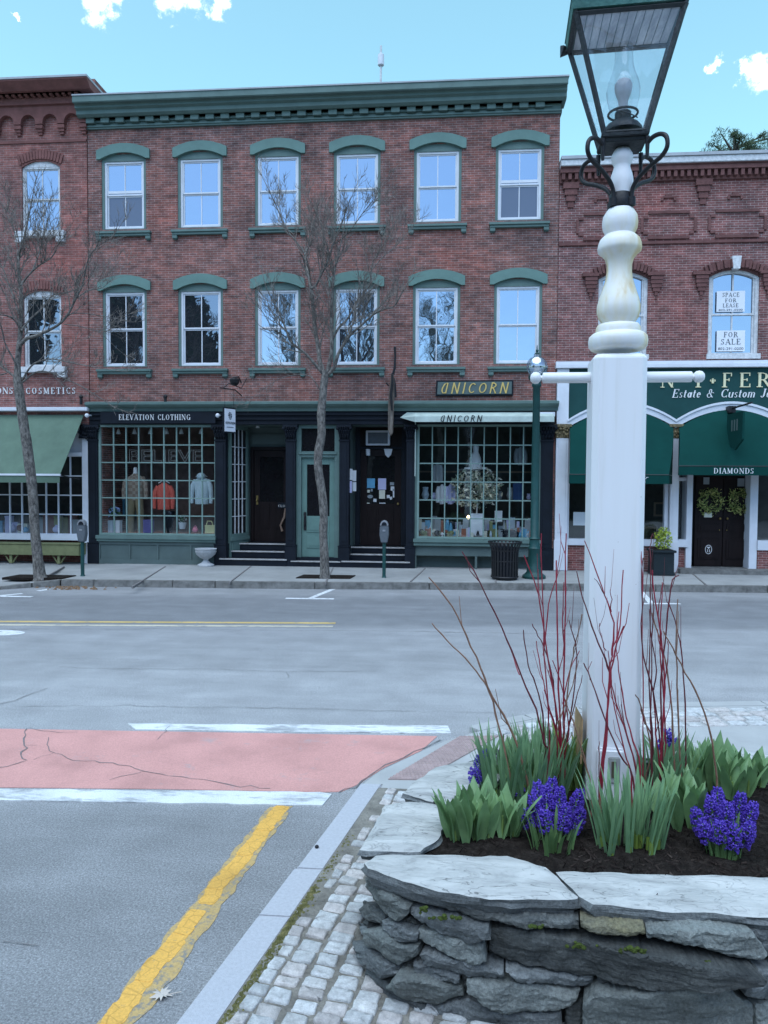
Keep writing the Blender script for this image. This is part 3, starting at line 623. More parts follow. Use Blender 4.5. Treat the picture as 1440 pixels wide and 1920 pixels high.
def wall_grid(mb, x0, x1, z0, z1, y, holes, depth=.14):
    xs = sorted({x0, x1} | {h[0] for h in holes} | {h[1] for h in holes}); zs = sorted({z0, z1} | {h[2] for h in holes} | {h[3] for h in holes})
    xs = [a for a in xs if x0 <= a <= x1]; zs = [a for a in zs if z0 <= a <= z1]
    for a, b in zip(xs, xs[1:]):
        for c, d in zip(zs, zs[1:]):
            mx_, mz = (a+b)/2, (c+d)/2
            if any(h[0] < mx_ < h[1] and h[2] < mz < h[3] for h in holes): continue
            mb.quad((a, y, c), (b, y, c), (b, y, d), (a, y, d))
    for (a, b, c, d) in holes:
        mb.quad((a, y, c), (a, y, d), (a, y+depth, d), (a, y+depth, c)); mb.quad((b, y, d), (b, y, c), (b, y+depth, c), (b, y+depth, d))
        mb.quad((a, y, d), (b, y, d), (b, y+depth, d), (a, y+depth, d)); mb.quad((a, y, c), (a, y+depth, c), (b, y+depth, c), (b, y, c))
        mb.quad((a, y+depth, c), (b, y+depth, c), (b, y+depth, d), (a, y+depth, d))
def arch_pts(xa, xb, zs, rise, n=12):
    return [(xa+(xb-xa)*i/n, zs + rise*(1-(2*i/n-1)**2)) for i in range(n+1)]
def arch_band(mb, xa, xb, zs, rise, th, y0, y1, drop=0.0, n=14):
    """segmental band: upper curve over lower curve, with square shoulders of depth drop"""
    lo = arch_pts(xa, xb, zs, rise, n); hi = [(x, z+th) for x, z in lo]
    for i in range(n): mb.prism([lo[i], lo[i+1], hi[i+1], hi[i]], y0, y1)
def sash_window(bld, cx, wdt, z0, z1, y, upper, lower, casing, frame, hood=True, muntin=True, split=.5, mid_gap=0.0):
    """double-hung window in a masonry opening; the opening itself is cut in the wall"""
    xa, xb = cx-wdt/2, cx+wdt/2; f = .045; yf = y+.07
    m = MB()      # outer frame and sash rails
    m.box(xa, xa+f, yf-.025, yf+.05, z0, z1); m.box(xb-f, xb, yf-.025, yf+.05, z0, z1); m.box(xa+f, xb-f, yf-.024, yf+.05, z1-f, z1); m.box(xa+f, xb-f, yf-.024, yf+.05, z0, z0+f)
    zm = z0+(z1-z0)*split
    win = m.build('window', frame, bld)
    for (za, zb, yo, gl_) in ((zm, z1-f, .0, upper), (z0+f, zm, .025, lower)):
        s = MB(); e = .032
        xl, xr = xa+f, xb-f
        s.box(xl, xl+e, yf+yo, yf+yo+.024, za, zb); s.box(xr-e, xr, yf+yo, yf+yo+.024, za, zb); s.box(xl+e, xr-e, yf+yo+.001, yf+yo+.024, zb-e, zb); s.box(xl+e, xr-e, yf+yo+.001, yf+yo+.024, za, za+e)
        if muntin: s.box(cx-.010, cx+.010, yf+yo+.003, yf+yo+.02, za+e, zb-e)
        s.build('sash', frame, win)
        g_ = MB(); g_.quad((xl+e, yf+yo+.014, za+e), (xr-e, yf+yo+.014, za+e), (xr-e, yf+yo+.014, zb-e), (xl+e, yf+yo+.014, zb-e)); g_.build('pane', gl_, win)
    if mid_gap: s = MB(); s.box(xa+f, xb-f, yf-.004, yf+.02, zm+.05, zm+.05+mid_gap); s.build('rail', frame, win)
    if hood:
        c_ = MB(); w2 = .06
        c_.box(xa-w2, xa, y+.02, y+.12, z0-.02, z1+.0); c_.box(xb, xb+w2, y+.02, y+.12, z0-.02, z1)
        top = arch_pts(xa-w2, xb+w2, z1+.03, .16, 12)
        for i in range(12):
            c_.prism([(top[i][0], z1), (top[i+1][0], z1), top[i+1], top[i]], y+.022, y+.12)
        c_.box(xa, xb, y+.02, y+.12, z0-.09, z0)
        c_.build('casing', casing[0], win)
        h = MB(); ov = .16; n = 14
        lo = arch_pts(xa-.07, xb+.07, z1+.125, .155, n); hi = arch_pts(xa-ov, xb+ov, z1+.285, .155, n)
        lo = [(lo[0][0]-.001, z1+.04)] + lo + [(lo[-1][0]+.001, z1+.04)]
        pts = [(xa-ov, z1+.04)] + [lo[0]] + lo[1:-1] + [lo[-1]] + [(xb+ov, z1+.04)] + hi[::-1]
        # build as strips so the band stays clean
        L_ = arch_pts(xa-.07, xb+.07, z1+.035, .14, n); H_ = [(xa-.07+(xb-xa+.14)*i/n, 0) for i in range(n+1)]
        def top_at(x): u = (x-(xa-ov))/(xb-xa+2*ov); return z1+.235+.15*(1-(2*u-1)**2)
        for i in range(n): h.prism([L_[i], L_[i+1], (L_[i+1][0], top_at(L_[i+1][0])), (L_[i][0], top_at(L_[i][0]))], y-.055, y+.06)
        h.prism([(xa-ov, z1+.03), (xa-.07, z1+.03), (xa-.07, top_at(xa-.07)), (xa-ov, top_at(xa-ov))], y-.055, y+.03)
        h.prism([(xb+.07, z1+.03), (xb+ov, z1+.03), (xb+ov, top_at(xb+ov)), (xb+.07, top_at(xb+.07))], y-.055, y+.03)
        h.build('hood', casing[1], win)
        s = MB(); s.box(xa-.19, xb+.19, y-.11, y+.1, z0-.14, z0-.085); s.box(xa-.17, xb+.17, y-.08, y+.1, z0-.195, z0-.14)
        for xx in (xa-.17, xb+.17-.11): s.box(xx, xx+.115, y-.07, y+.05, z0-.27, z0-.195); s.box(xx+.012, xx+.103, y-.05, y+.05, z0-.29, z0-.27)
        s.build('sill', casing[0], win, bevel=.006)
    return win

# ---------------------------------------------------------------- middle house, green trim
XL, XR = X(166, 500), X(1046, 500)
bm_ = thing('brick_building', ((XL+XR)/2, FY, .14), 'three storey brown brick building with sage green cornice, window hoods and shopfronts', 'building')
cols_px = [(194.3, 269.3), (336.7, 413.3), (482.7, 560), (630, 709.3), (780, 860.7), (931.7, 1016)]
ctr = [X((a+b)/2, 360) for a, b in cols_px]
k0 = sum(ctr)/6; st = sum((i-2.5)*(c-k0) for i, c in enumerate(ctr))/17.5; ctr = [k0+(i-2.5)*st for i in range(6)]
WW = .945
zT1, zT0 = Z(820, 283), Z(820, 414.5); zS1, zS0 = Z(820, 538.5), Z(820, 682)
zFas = Z(400, 756); zFr = Z(440, 235)
holes = []
for c in ctr:
    for a, b in ((zT0, zT1), (zS0, zS1)):
        holes.append((c-WW/2-.06, c+WW/2+.06, a-.02, b+.16))
m = MB(); wall_grid(m, XL, XR, zFas-.02, zFr+.02, FY, holes)
# shell: sides, back, roof
m.box(XL, XR, FY+.16, FY+.4, zFas, zFr-.02)
m.box(XL, XL+.3, FY+.001, FY+13, .0, zFr+.3); m.box(XR-.3, XR-.001, FY+.001, FY+13, 0, zFr+.55); m.box(XL+.3, XR-.3, FY+12.7, FY+13, 0, zFr)
wall = m.build('wall', M_BRICK, bm_)
m = MB(); m.box(XL+.3, XR-.3, FY+.4, FY+12.7, zFr-.1, zFr+.0); m.build('roof', M_ROOF, bm_)
for i, c in enumerate(ctr):
    up, lo_ = M_SKYGL, M_SKYGL
    if i in (0, 5): lo_ = M_SHADEGL
    sash_window(bm_, c, WW, zT0, zT1, FY, up, lo_, (M_GREEN2, M_GREEN), M_WHITEP, mid_gap=.06 if i in (0, 5) else 0)
    up = M_DARKGL if i < 2 else M_SKYGL
    sash_window(bm_, c, WW, zS0, zS1, FY, up, up, (M_GREEN2, M_GREEN), M_WHITEP)
# main cornice
def prof(mb, pts, x0, x1): mb.prismx(pts, x0, x1)
c = MB(); zc0 = zFr; yo = FY
zA = fac(440, 168, FY-.44).z; zB = fac(440, 179, FY-.44).z; zC = fac(440, 191, FY-.33).z; zD = fac(440, 203.5, FY-.26).z
c.prismx([(yo+.2, zc0), (yo-.06, zc0), (yo-.06, zc0+.035), (yo-.085, zc0+.035), (yo-.085, zc0+.07), (yo+.2, zc0+.07)][::-1], XL-.04, XR+.03)
c.prismx([(yo+.2, zc0+.07), (yo-.05, zc0+.07), (yo-.05, zD), (yo+.2, zD)][::-1], XL-.01, XR+.002)
x = XL+.04; dz0, dz1 = zc0+.10, zc0+.21
while x < XR-.2:
    c.box(x, x+.19, yo-.15, yo-.049, dz0, dz1); c.box(x+.19, x+.352, yo-.09, yo-.05, dz0+.03, dz0+.06); x += .352
c.box(XL-.03, XR+.02, yo-.16, yo+.2, dz1+.0, zD-.04)
c.prismx([(yo+.2, zD-.04), (yo-.2, zD-.04), (yo-.26, zD), (yo-.26, zC-.03), (yo-.33, zC), (yo-.33, zC+.05), (yo-.35, zC+.09), (yo-.42, zB-.02), (yo-.44, zB), (yo-.44, zA), (yo+.2, zA)][::-1], X(135, 182, FY-.44), XR+.1)
c.build('cornice', M_GREEN2, bm_)
c = MB(); c.prismx([(yo+.3, zA), (yo-.46, zA), (yo-.46, zA+.03), (yo+.3, zA+.10)][::-1], X(134, 180, FY-.46), XR+.12); c.build('roof_edge', M_SLATEC, bm_)

# storefront ------------------------------------------------------
GZ = .145                                            # pavement level at the house fronts
zf0, zf1 = Z(600, 770), zFas
c = MB(); c.prismx([(FY+.1, zf0-.02), (FY-.10, zf0-.02), (FY-.12, zf0+.05), (FY-.2, zf0+.08), (FY-.26, zf1-.05), (FY-.26, zf1), (FY-.02, zf1+.04), (FY+.1, zf1+.04)][::-1], XL+.0, XR+.04)
c.build('shopfront_cornice', M_GREEN2, bm_)
zb0 = Z(600, 796)
c = MB(); c.box(XL+.02, XR-.02, FY-.06, FY+.25, zb0, zf0-.02)
for q in (.33, .66): c.box(XL+.02, XR-.02, FY-.06-.03*(1+q), FY-.059, zb0+(zf0-zb0)*q, zb0+(zf0-zb0)*q+.035)
c.build('entablature', M_BLACK, bm_)
pil = [(168, 186), (405, 425), (537, 555), (637, 655), (762, 778), (1013, 1036)]
zcap0, zcap1, zpl = Z(600, 823), Z(600, 797), Z(600, 1022)
for i, (a, b) in enumerate(pil):
    xa, xb = X(a, 900), X(b, 900); c = MB()
    c.box(xa, xb, FY-.08, FY+.18, zpl, zcap0); c.box(xa-.02, xb+.02, FY-.105, FY+.18, GZ-.02, zpl-.03); c.box(xa-.03, xb+.03, FY-.115, FY+.18, zpl-.03, zpl)
    c.box(xa+.05, xb-.05, FY-.092, FY-.07, zpl+.1, zcap0-.1); c.box(xa-.015, xb+.015, FY-.1, FY+.1, zcap0-.06, zcap0-.02)
    p_ = c.build('pilaster', M_BLACK, bm_, bevel=.006)
    c = MB(); h = zcap1-zcap0; cx = (xa+xb)/2; hw = (xb-xa)/2
    c.box(cx-hw*.95, cx+hw*.95, FY-.07, FY+.12, zcap0, zcap0+h*.85); c.box(cx-hw*1.5, cx+hw*1.5, FY-.16, FY+.12, zcap0+h*.85, zcap1)
    for r_, (zz, n_, sp) in enumerate(((.12, 4, 1.0), (.38, 5, 1.15), (.62, 6, 1.35))):        # rows of curled leaves
        for j in range(n_):
            xx = cx + hw*sp*(2*(j+.5)/n_-1); s_ = hw*.8/n_*1.6
            c.tube([(xx, FY-.07, zcap0+h*(zz-.12)), (xx, FY-.105-.015*r_, zcap0+h*(zz+.05)), (xx, FY-.135-.015*r_, zcap0+h*(zz+.2)), (xx, FY-.15-.015*r_, zcap0+h*(zz+.15))], [s_*.7, s_, s_*.75, s_*.4], 6)
    for sg in (-1, 1): c.ball((cx+sg*hw*1.3, FY-.13, zcap0+h*.74), h*.14, 8, 6)
    c.build('capital', M_BLACK, p_)
def lattice(name, bld, x0, x1, z0, z1, y, nx, nz, frame_mat, glass_mat, rim=.05, bar=.016, sub=True):
    m = MB(); m.box(x0-rim, x0, y-.03, y+.07, z0-rim, z1+rim); m.box(x1, x1+rim, y-.03, y+.07, z0-rim, z1+rim); m.box(x0, x1, y-.029, y+.07, z1, z1+rim); m.box(x0, x1, y-.029, y+.07, z0-rim, z0)
    w_ = m.build(name, frame_mat, bld)
    b = MB()
    for i in range(1, nx): xx = x0+(x1-x0)*i/nx; b.box(xx-bar/2, xx+bar/2, y-.012, y+.028, z0, z1)
    for j in range(1, nz): zz = z0+(z1-z0)*j/nz; b.box(x0, x1, y-.010, y+.026, zz-bar/2, zz+bar/2)
    b.build('glazing_bars', frame_mat, w_)
    g_ = MB(); g_.quad((x0, y+.012, z0), (x1, y+.012, z0), (x1, y+.012, z1), (x0, y+.012, z1)); g_.build('pane', glass_mat, w_)
    return w_
# left shop window (clothing shop)
wa, wb_ = X(191, 900), X(403.5, 900); za, zb_ = Z(300, 1000), Z(300, 801)
lattice('shop_window', bm_, wa, wb_, za, zb_, FY-.02, 9, 6, M_MUNT, M_SHOPGL, .045, .027)
m = MB(); m.box(X(183), wa-.045, FY-.04, FY+.12, za-.05, zb0); m.box(wb_+.045, X(407), FY-.04, FY+.12, za-.05, zb0); m.box(wa-.045, wb_+.045, FY-.038, FY+.12, zb_+.045, zb0)
m.box(X(184), X(407), FY-.16, FY+.1, za-.13, za-.05); m.box(X(185), X(406), FY-.13, FY+.1, za-.19, za-.13); m.build('window_surround', M_GREEN2, bm_, bevel=.006)
m = MB(); m.box(X(186), X(406), FY-.06, FY+.1, GZ-.02, za-.19)
xs = [X(186)+(X(406)-X(186))*q for q in (0, .26, .5, .78, 1)]
for a, b in zip(xs, xs[1:]): m.box(a+.0, a+.05, FY-.085, FY-.059, GZ+.1, za-.27); 
m.box(X(186), X(406), FY-.086, FY-.06, za-.27, za-.191); m.box(X(186), X(406), FY-.087, FY-.06, GZ-.02, GZ+.1); m.box(X(406)-.05, X(406), FY-.085, FY-.059, GZ+.1, za-.27)
m.build('bulkhead', M_GREEN3, bm_, bevel=.004)
# right shop window (gift shop)
wc, wd_ = X(786, 900), X(1005, 900); zc_, zd_ = Z(900, 1007), Z(900, 800)
lattice('shop_window', bm_, wc, wd_, zc_, zd_, FY-.02, 9, 6, M_MUNT, M_SHOPGL, .045, .027)
m = MB(); m.box(X(778), wc-.045, FY-.04, FY+.12, zc_-.05, zb0); m.box(wd_+.045, X(1013), FY-.04, FY+.12, zc_-.05, zb0); m.box(wc-.045, wd_+.045, FY-.038, FY+.12, zd_+.045, zb0)
m.box(X(776), X(1014), FY-.18, FY+.1, zc_-.12, zc_-.05); m.box(X(777), X(1013), FY-.14, FY+.1, zc_-.2, zc_-.12); m.build('window_surround', M_GREEN2, bm_, bevel=.006)
m = MB(); zl = Z(900, 1043); m.box(X(778), X(1013), FY-.05, FY+.1, zl, zc_-.2); m.box(X(778), X(1013), FY+.25, FY+.35, GZ-.02, zl)
for q in (778, 892, 1009): m.box(X(q), X(q)+.05, FY-.055, FY+.3, GZ-.02, zl)
m.build('bulkhead', M_GREEN3, bm_, bevel=.004)
# display interiors
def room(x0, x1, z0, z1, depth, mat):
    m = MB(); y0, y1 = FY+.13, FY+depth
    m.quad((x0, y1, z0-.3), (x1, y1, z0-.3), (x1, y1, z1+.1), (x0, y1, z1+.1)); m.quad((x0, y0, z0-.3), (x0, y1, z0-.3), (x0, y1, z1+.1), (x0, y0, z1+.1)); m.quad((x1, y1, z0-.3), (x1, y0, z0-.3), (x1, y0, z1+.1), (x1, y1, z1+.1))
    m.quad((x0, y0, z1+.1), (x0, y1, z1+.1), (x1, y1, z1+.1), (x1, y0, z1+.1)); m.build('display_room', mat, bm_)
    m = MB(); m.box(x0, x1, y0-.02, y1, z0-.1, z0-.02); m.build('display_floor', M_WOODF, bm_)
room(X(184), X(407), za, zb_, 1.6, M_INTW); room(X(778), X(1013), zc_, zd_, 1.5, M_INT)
# recessed entries -------------------------------------------------
def entry(xa, xb, depth, zstep, name_steps, pxl, steps_px, jamb_mat):
    yb = FY+depth
    m = MB(); m.quad((xa, yb, GZ), (xb, yb, GZ), (xb, yb, zb0+.01), (xa, yb, zb0+.01)); m.quad((xa, FY+.1, GZ), (xa, yb, GZ), (xa, yb, zb0), (xa, FY+.1, zb0)); m.quad((xb, yb, GZ), (xb, FY+.1, GZ), (xb, FY+.1, zb0), (xb, yb, zb0))
    m.quad((xa, FY+.0, zb0-.004), (xa, yb, zb0-.004), (xb, yb, zb0-.004), (xb, FY+.0, zb0-.004)); m.build('entry_recess', jamb_mat, bm_)
    n = len(steps_px); s = MB(); e = MB()
    for i, (pa, pb) in enumerate(steps_px):
        z1 = GZ+(zstep-GZ)*(i+1)/n; y0 = FY-.12+.26*i; xxa, xxb = X(pa, 1040, y0), X(pb, 1040, y0)
        s.box(xxa, xxb, y0, yb, GZ-.02 if i == 0 else GZ+(zstep-GZ)*i/n, z1-.03)
        e.box(xxa-.01, xxb+.01, y0-.025, y0+.05, z1-.03, z1); s.box(xxa, xxb, y0+.05, yb, z1-.03, z1-.003)
    s.build('steps', M_BLACK, bm_, bevel=.004); e.build('step_nosing', M_STEPW, bm_, bevel=.004)
    return yb
ya = entry(X(425), X(537), 1.0, .62, 'steps', None, [(412, 537), (424, 537), (434, 537)], M_GREEN3)
yb2 = entry(X(655), X(762), .85, .57, 'steps', None, [(641, 768), (653, 768), (655, 768)], M_GREEN3)
def panel_door(x0, x1, z0, z1, y, mat, name='door', glass_frac=.44, gmat=None, panels=2):
    m = MB(); w_ = x1-x0; st_ = w_*.16; zg = z1-(z1-z0)*.07; zgb = z0+(z1-z0)*(1-glass_frac)*.78
    m.box(x0, x0+st_, y, y+.045, z0, z1); m.box(x1-st_, x1, y, y+.045, z0, z1); m.box(x0+st_, x1-st_, y+.001, y+.044, zg, z1); m.box(x0+st_, x1-st_, y+.001, y+.044, z0, zgb)
    pz0, pz1 = z0+(z1-z0)*.09, zgb-.09
    if panels == 2:
        cxs = [(x0+st_, (x0+x1)/2-.03), ((x0+x1)/2+.03, x1-st_)]
        for a, b in cxs: m.box(a+.02, b-.02, y-.016, y+.002, pz0+.12, pz1-.02); m.box(a+.06, b-.06, y-.006-.016, y-.015, pz0+.16, pz1-.06)
    else:
        for (a, b) in ((pz0, pz0+(pz1-pz0)*.46), (pz0+(pz1-pz0)*.56, pz1)): m.box(x0+st_, x1-st_, y-.014, y+.002, a, b); m.box(x0+st_+.05, x1-st_-.05, y-.022, y-.012, a+.05, b-.05)
    d = m.build(name, mat, bm_, bevel=.004)
    g_ = MB(); g_.quad((x0+st_, y+.02, zgb), (x1-st_, y+.02, zgb), (x1-st_, y+.02, zg), (x0+st_, y+.02, zg)); g_.build('pane', gmat or M_DARKGLD, d)
    return d, (x0+st_, x1-st_, zgb, zg)
M_DARKGLD = glass('door_glass', .10, (.9, .95, 1), (.012, .011, .013), .01)
# dark brown door of the clothing shop
dx0, dx1 = X(478, 950, ya), X(543, 950, ya); dz0_, dz1_ = .625, Z(510, 845, ya)
d1, gl1 = panel_door(dx0, dx1, dz0_, dz1_, ya-.05, M_DARKWOOD)
m = MB(); m.ball((dx0+.07, ya-.09, dz0_+1.0), .03, 10, 8); m.box(dx0+.045, dx0+.095, ya-.06, ya-.05, dz0_+.9, dz0_+1.12); m.build('handle', M_BRASS, d1)
m = MB(); m.box(dx0-.09, dx0-.01, ya-.08, ya-.0, dz0_, dz1_+.09); m.box(dx0-.01, dx1+.05, ya-.079, ya, dz1_+.01, dz1_+.09); m.box(dx0-.09, dx1+.05, ya-.06, ya, dz0_-.03, dz0_-.003); m.build('door_frame', M_DARKWOOD, bm_, bevel=.005)
m = MB(); m.box(X(470, 820, ya), X(537, 820, ya), ya-.03, ya-.004, dz1_+.15, zb0-.15); m.build('transom_panel', M_GREEN3, bm_, bevel=.006)
# angled side window of the clothing shop entry
def side_window():
    p0 = Vector((X(427), FY+.10, 0)); p1 = Vector((X(464, 900, FY+.75), FY+.75, 0)); d = (p1-p0); L_ = d.length; d.normalize(); n = Vector((d.y, -d.x, 0))
    z0, z1 = Z(445, 1000, FY+.4), Z(445, 806, FY+.4)
    def bx(mb, u0, u1, v0, v1, a, b):
        q = [p0+d*u+n*v for u, v in ((u0, v0), (u1, v0), (u1, v1), (u0, v1))]
        mb.prismz([(t.x, t.y) for t in q][::1], a, b)
    m = MB(); bx(m, 0, .07, -.03, .03, .3, zb0); bx(m, L_-.07, L_, -.03, .03, .3, zb0); bx(m, .07, L_-.07, -.03, .029, z1, zb0); bx(m, .07, L_-.07, -.04, .05, .3, z0)
    bx(m, .0, L_, .03, .07, z0-.16, z0-.08)
    w_ = m.build('shop_window', M_GREEN2, bm_)
    b = MB()
    for i in range(1, 4): u = .07+(L_-.14)*i/4; bx(b, u-.012, u+.012, -.012, .015, z0, z1)
    for j in range(1, 6): zz = z0+(z1-z0)*j/6; bx(b, .07, L_-.07, -.01, .013, zz-.009, zz+.009)
    b.build('glazing_bars', M_WORN, w_)
    g_ = MB(); a, b_ = p0+d*.07, p0+d*(L_-.07); g_.quad((a.x, a.y, z0), (b_.x, b_.y, z0), (b_.x, b_.y, z1), (a.x, a.y, z1)); g_.build('pane', M_DARKGLD, w_)
side_window()
# the green door between the two shops
gx0, gx1 = X(562, 950, FY+.12), X(632, 950, FY+.12); gz0 = GZ+.2; gz1 = Z(600, 858, FY+.12)
d2, gl2 = panel_door(gx0+.05, gx1-.05, gz0, gz1, FY+.10, M_GREEN, panels=1, glass_frac=.47)
m = MB(); hx = gx0+.13; m.tube([(hx, FY+.07, gz0+.98), (hx, FY+.03, gz0+.93), (hx, FY+.03, gz0+.76), (hx, FY+.07, gz0+.72)], .012, 8); m.box(hx-.03, hx+.03, FY+.085, FY+.101, gz0+.62, gz0+1.04); m.build('handle', M_IRON, d2)
m = MB(); m.box(X(555), gx0+.05, FY+.03, FY+.18, GZ, zb0); m.box(gx1-.05, X(637), FY+.03, FY+.18, GZ, zb0); m.box(gx0+.05, gx1-.05, FY+.032, FY+.18, gz1, gz1+.07); m.box(gx0+.0, gx1-.0, FY+.0, FY+.18, gz1+.07, gz1+.12)
tz0, tz1 = Z(600, 846), Z(600, 803); m.box(gx0+.05, gx1-.05, FY+.033, FY+.18, gz1+.12, tz0); m.box(gx0+.05, gx1-.05, FY+.033, FY+.18, tz1, zb0); m.build('door_frame', M_GREEN2, bm_, bevel=.004)
m = MB(); m.quad((gx0+.05, FY+.09, tz0), (gx1-.05, FY+.09, tz0), (gx1-.05, FY+.09, tz1), (gx0+.05, FY+.09, tz1)); m.build('transom_pane', M_DARKGLD, bm_)
m = MB(); m.box(X(546), X(641), FY-.1, FY+.2, GZ-.02, GZ+.10); m.box(X(553), X(638), FY+.0, FY+.2, GZ+.10, gz0-.003); m.build('steps', M_BLACK, bm_); m = MB(); m.box(X(547), X(640), FY-.12, FY-.04, GZ+.10, GZ+.125); m.build('step_nosing', M_STEPW, bm_)
# dark door of the gift shop with an air conditioner in its transom
ex0, ex1 = X(676, 950, yb2), X(752, 950, yb2); ez0, ez1 = .575, Z(715, 843, yb2)
d3, gl3 = panel_door(ex0, ex1, ez0, ez1, yb2-.05, M_DARKWOOD)
m = MB(); m.ball((ex1-.07, yb2-.09, ez0+1.0), .032, 10, 8); m.build('handle', M_BRASS, d3)
m = MB(); m.box(ex0-.12, ex0-.01, yb2-.08, yb2, ez0, zb0); m.box(ex1+.01, ex1+.12, yb2-.08, yb2, ez0, zb0); m.box(ex0-.01, ex1+.01, yb2-.079, yb2, ez1+.01, ez1+.06); m.build('door_frame', M_BLACK, bm_, bevel=.004)
m = MB(); m.box(ex0-.01, ex1+.01, yb2-.05, yb2-.02, ez1+.06, zb0); m.build('transom_panel', M_DARKWOOD, bm_)

# ================================================================ left house (red brick)
XA = -15.5
bl = thing('brick_building', ((XA+XL)/2, FY, .14), 'tall red brick building at far left with corbelled arches and peeling white windows', 'building')
def zl(py, px=60, Y=FY): return fac(px, py, Y).z
lw = [(40, 115, 303, 437), (45, 113, 546, 690)]
lcx = X(78, 400); LWW = .93
wz = [(zl(436), zl(303)), (zl(689), zl(546))]
hol = []
for (a, b) in wz:
    for cxx in (lcx, lcx-2.05): hol.append((cxx-LWW/2, cxx+LWW/2, a, b))
zTopL = zl(178, 0)
m = MB(); wall_grid(m, XA, XL-.004, Z(60, 766), zTopL, FY-.02, hol, .16)
m.box(XA, XL-.004, FY+.15, FY+.4, 3.0, zTopL); m.box(XA, XA+.3, FY-.019, FY+12, 0, zTopL); m.box(XL-.304, XL-.005, FY+.4, FY+12, 0, zTopL+.5)
m.build('wall', M_BRICK_L, bl)
m = MB(); m.box(XA+.3, XL-.31, FY+.4, FY+12, zTopL-.1, zTopL+.1); m.build('roof', M_ROOF, bl)
zcr = fac(160, 143, FY-.6).z
c = MB(); xe = X(162, 143, FY-.6); xw = XL-.01
c.prismx([(FY+.3, zcr-.17), (FY-.42, zcr-.17), (FY-.6, zcr-.03), (FY-.6, zcr), (FY+.3, zcr+.03)][::-1], XA, xe)
c.build('cornice', M_BRICK_TL, bl)
c = MB(); c.box(XA, xe+.01, FY-.62, FY+.3, zcr+.001, zcr+.045); c.build('roof_edge', M_SLATEC, bl)
c = MB(); b1, b2, b3, b4, b5, b6 = [zl(q, 0) for q in (178, 182, 194, 206, 222, 258)]
c.box(XA, xw, FY-.34, FY+.2, b2, zcr-.17); c.box(XA, xw+.0, FY-.40, FY-.33, b1, b1+.07)
x = XA+.02
while x < xw-.1: c.box(x, x+.075, FY-.30, FY-.1, b3, b2); x += .15
c.box(XA, xw, FY-.16, FY+.2, b3-.001, b2); c.box(XA, xw, FY-.19, FY+.2, b4, b3-.002); 
per = .525; x = xw-.05
while x-per > XA:
    xa, xb = x-per+.09, x-.08; ap = [(xa+(xb-xa)*(.5-.5*math.cos(math.pi*i/10)), b5-.19+.19*math.sin(math.pi*i/10)) for i in range(11)]
    for i in range(10): c.prism([ap[i], ap[i+1], (ap[i+1][0], b4-.001), (ap[i][0], b4-.001)], FY-.13, FY)
    c.box(xb, x+.09, FY-.13, FY, b5-.22, b4-.001)
    for k in range(3): c.box(xb+.0+.02*k, x+.09-.02*k, FY-.13+.03*k, FY, b6+.0+.06*(2-k), b6+.06*(3-k)+.02)
    x -= per
zs = zl(270, 60); c.box(XA, xw, FY-.05, FY+.1, zs, zs+.06)
c.build('corbel_table', M_BRICK_TL, bl)
for n_, (a, b) in enumerate(wz):
    for cxx in (lcx, lcx-2.05):
        w_ = sash_window(bl, cxx, LWW, a, b-.12 if n_ == 0 else b-.10, FY-.02, M_DARKGL if n_ else M_SKYGL, M_DARKGL if n_ else M_SKYGL, None, M_WORN, hood=False)
        h = MB(); ap = arch_pts(cxx-LWW/2, cxx+LWW/2, b-.14, .15, 12)
        for i in range(12): h.prism([(ap[i][0], b-.13), (ap[i+1][0], b-.13), ap[i+1], ap[i]], FY+.02, FY+.1)
        h.build('arch_panel', M_WORN, w_)
        # the brickwork left over above the curve, and a fan of voussoirs
        h = MB(); n = 15
        for i in range(12): h.prism([ap[i], ap[i+1], (ap[i+1][0], b+.04), (ap[i][0], b+.04)], FY-.024, FY+.1)
        for i in range(n):
            u = (i+.5)/n; xx = cxx+(u-.5)*(LWW+.1); lean = (u-.5)*.5; zz = b-.10+.14*(1-(2*u-1)**2)
            h.prism([(xx-.028, zz), (xx+.028, zz), (xx+.034+lean*.24, zz+.2), (xx-.034+lean*.24, zz+.2)], FY-.05, FY+.0)
        h.build('brick_arch', M_BRICK_TL, w_)
        s = MB(); s.box(cxx-LWW/2-.14, cxx+LWW/2+.14, FY-.14, FY+.08, a-.13, a-.0)
        for sg in (-1, 1): s.box(cxx+sg*(LWW/2+.03)-.1, cxx+sg*(LWW/2+.03)+.1, FY-.12, FY, a-.25, a-.13)
        s.build('sill', M_WORN, w_, bevel=.008)
# its shopfront
m = MB(); m.box(XA, X(172, 770), FY-.22, FY+.1, Z(60, 772), Z(60, 765)); m.build('awning_box', M_WHITEP, bl, bevel=.01)
m = MB(); m.box(XA, XL-.01, FY-.02, FY+.3, Z(60, 797), Z(60, 772)); m.box(XA, XL-.02, FY+.1, FY+.35, GZ-.02, Z(60, 1012)); m.build('shop_base', M_BRICK_L, bl)
m = MB(); m.box(X(156), X(169), FY-.06, FY+.2, GZ-.02, Z(160, 820)); m.box(X(128), X(156), FY+.05, FY+.2, Z(140, 848), Z(140, 797)); m.box(X(154), X(170), FY-.08, FY+.2, GZ-.02, GZ+.25)
m.box(XA, X(156), FY-.1, FY+.2, Z(80, 1012), Z(80, 1001)); m.box(XA, X(156), FY-.06, FY+.14, Z(80, 855), Z(80, 848)); m.build('shop_trim', M_WHITEP, bl, bevel=.006)
m = MB(); h = zcap1-zcap0; xa, xb = X(153, 810), X(166, 810); m.box(xa, xb, FY-.1, FY+.1, zcap0, zcap1)
for j in range(12): m.ball((xa+(xb-xa)*rnd.random(), FY-.11, zcap0+h*rnd.random()), .035, 7, 5)
m.build('capital', M_BLACK, bl)
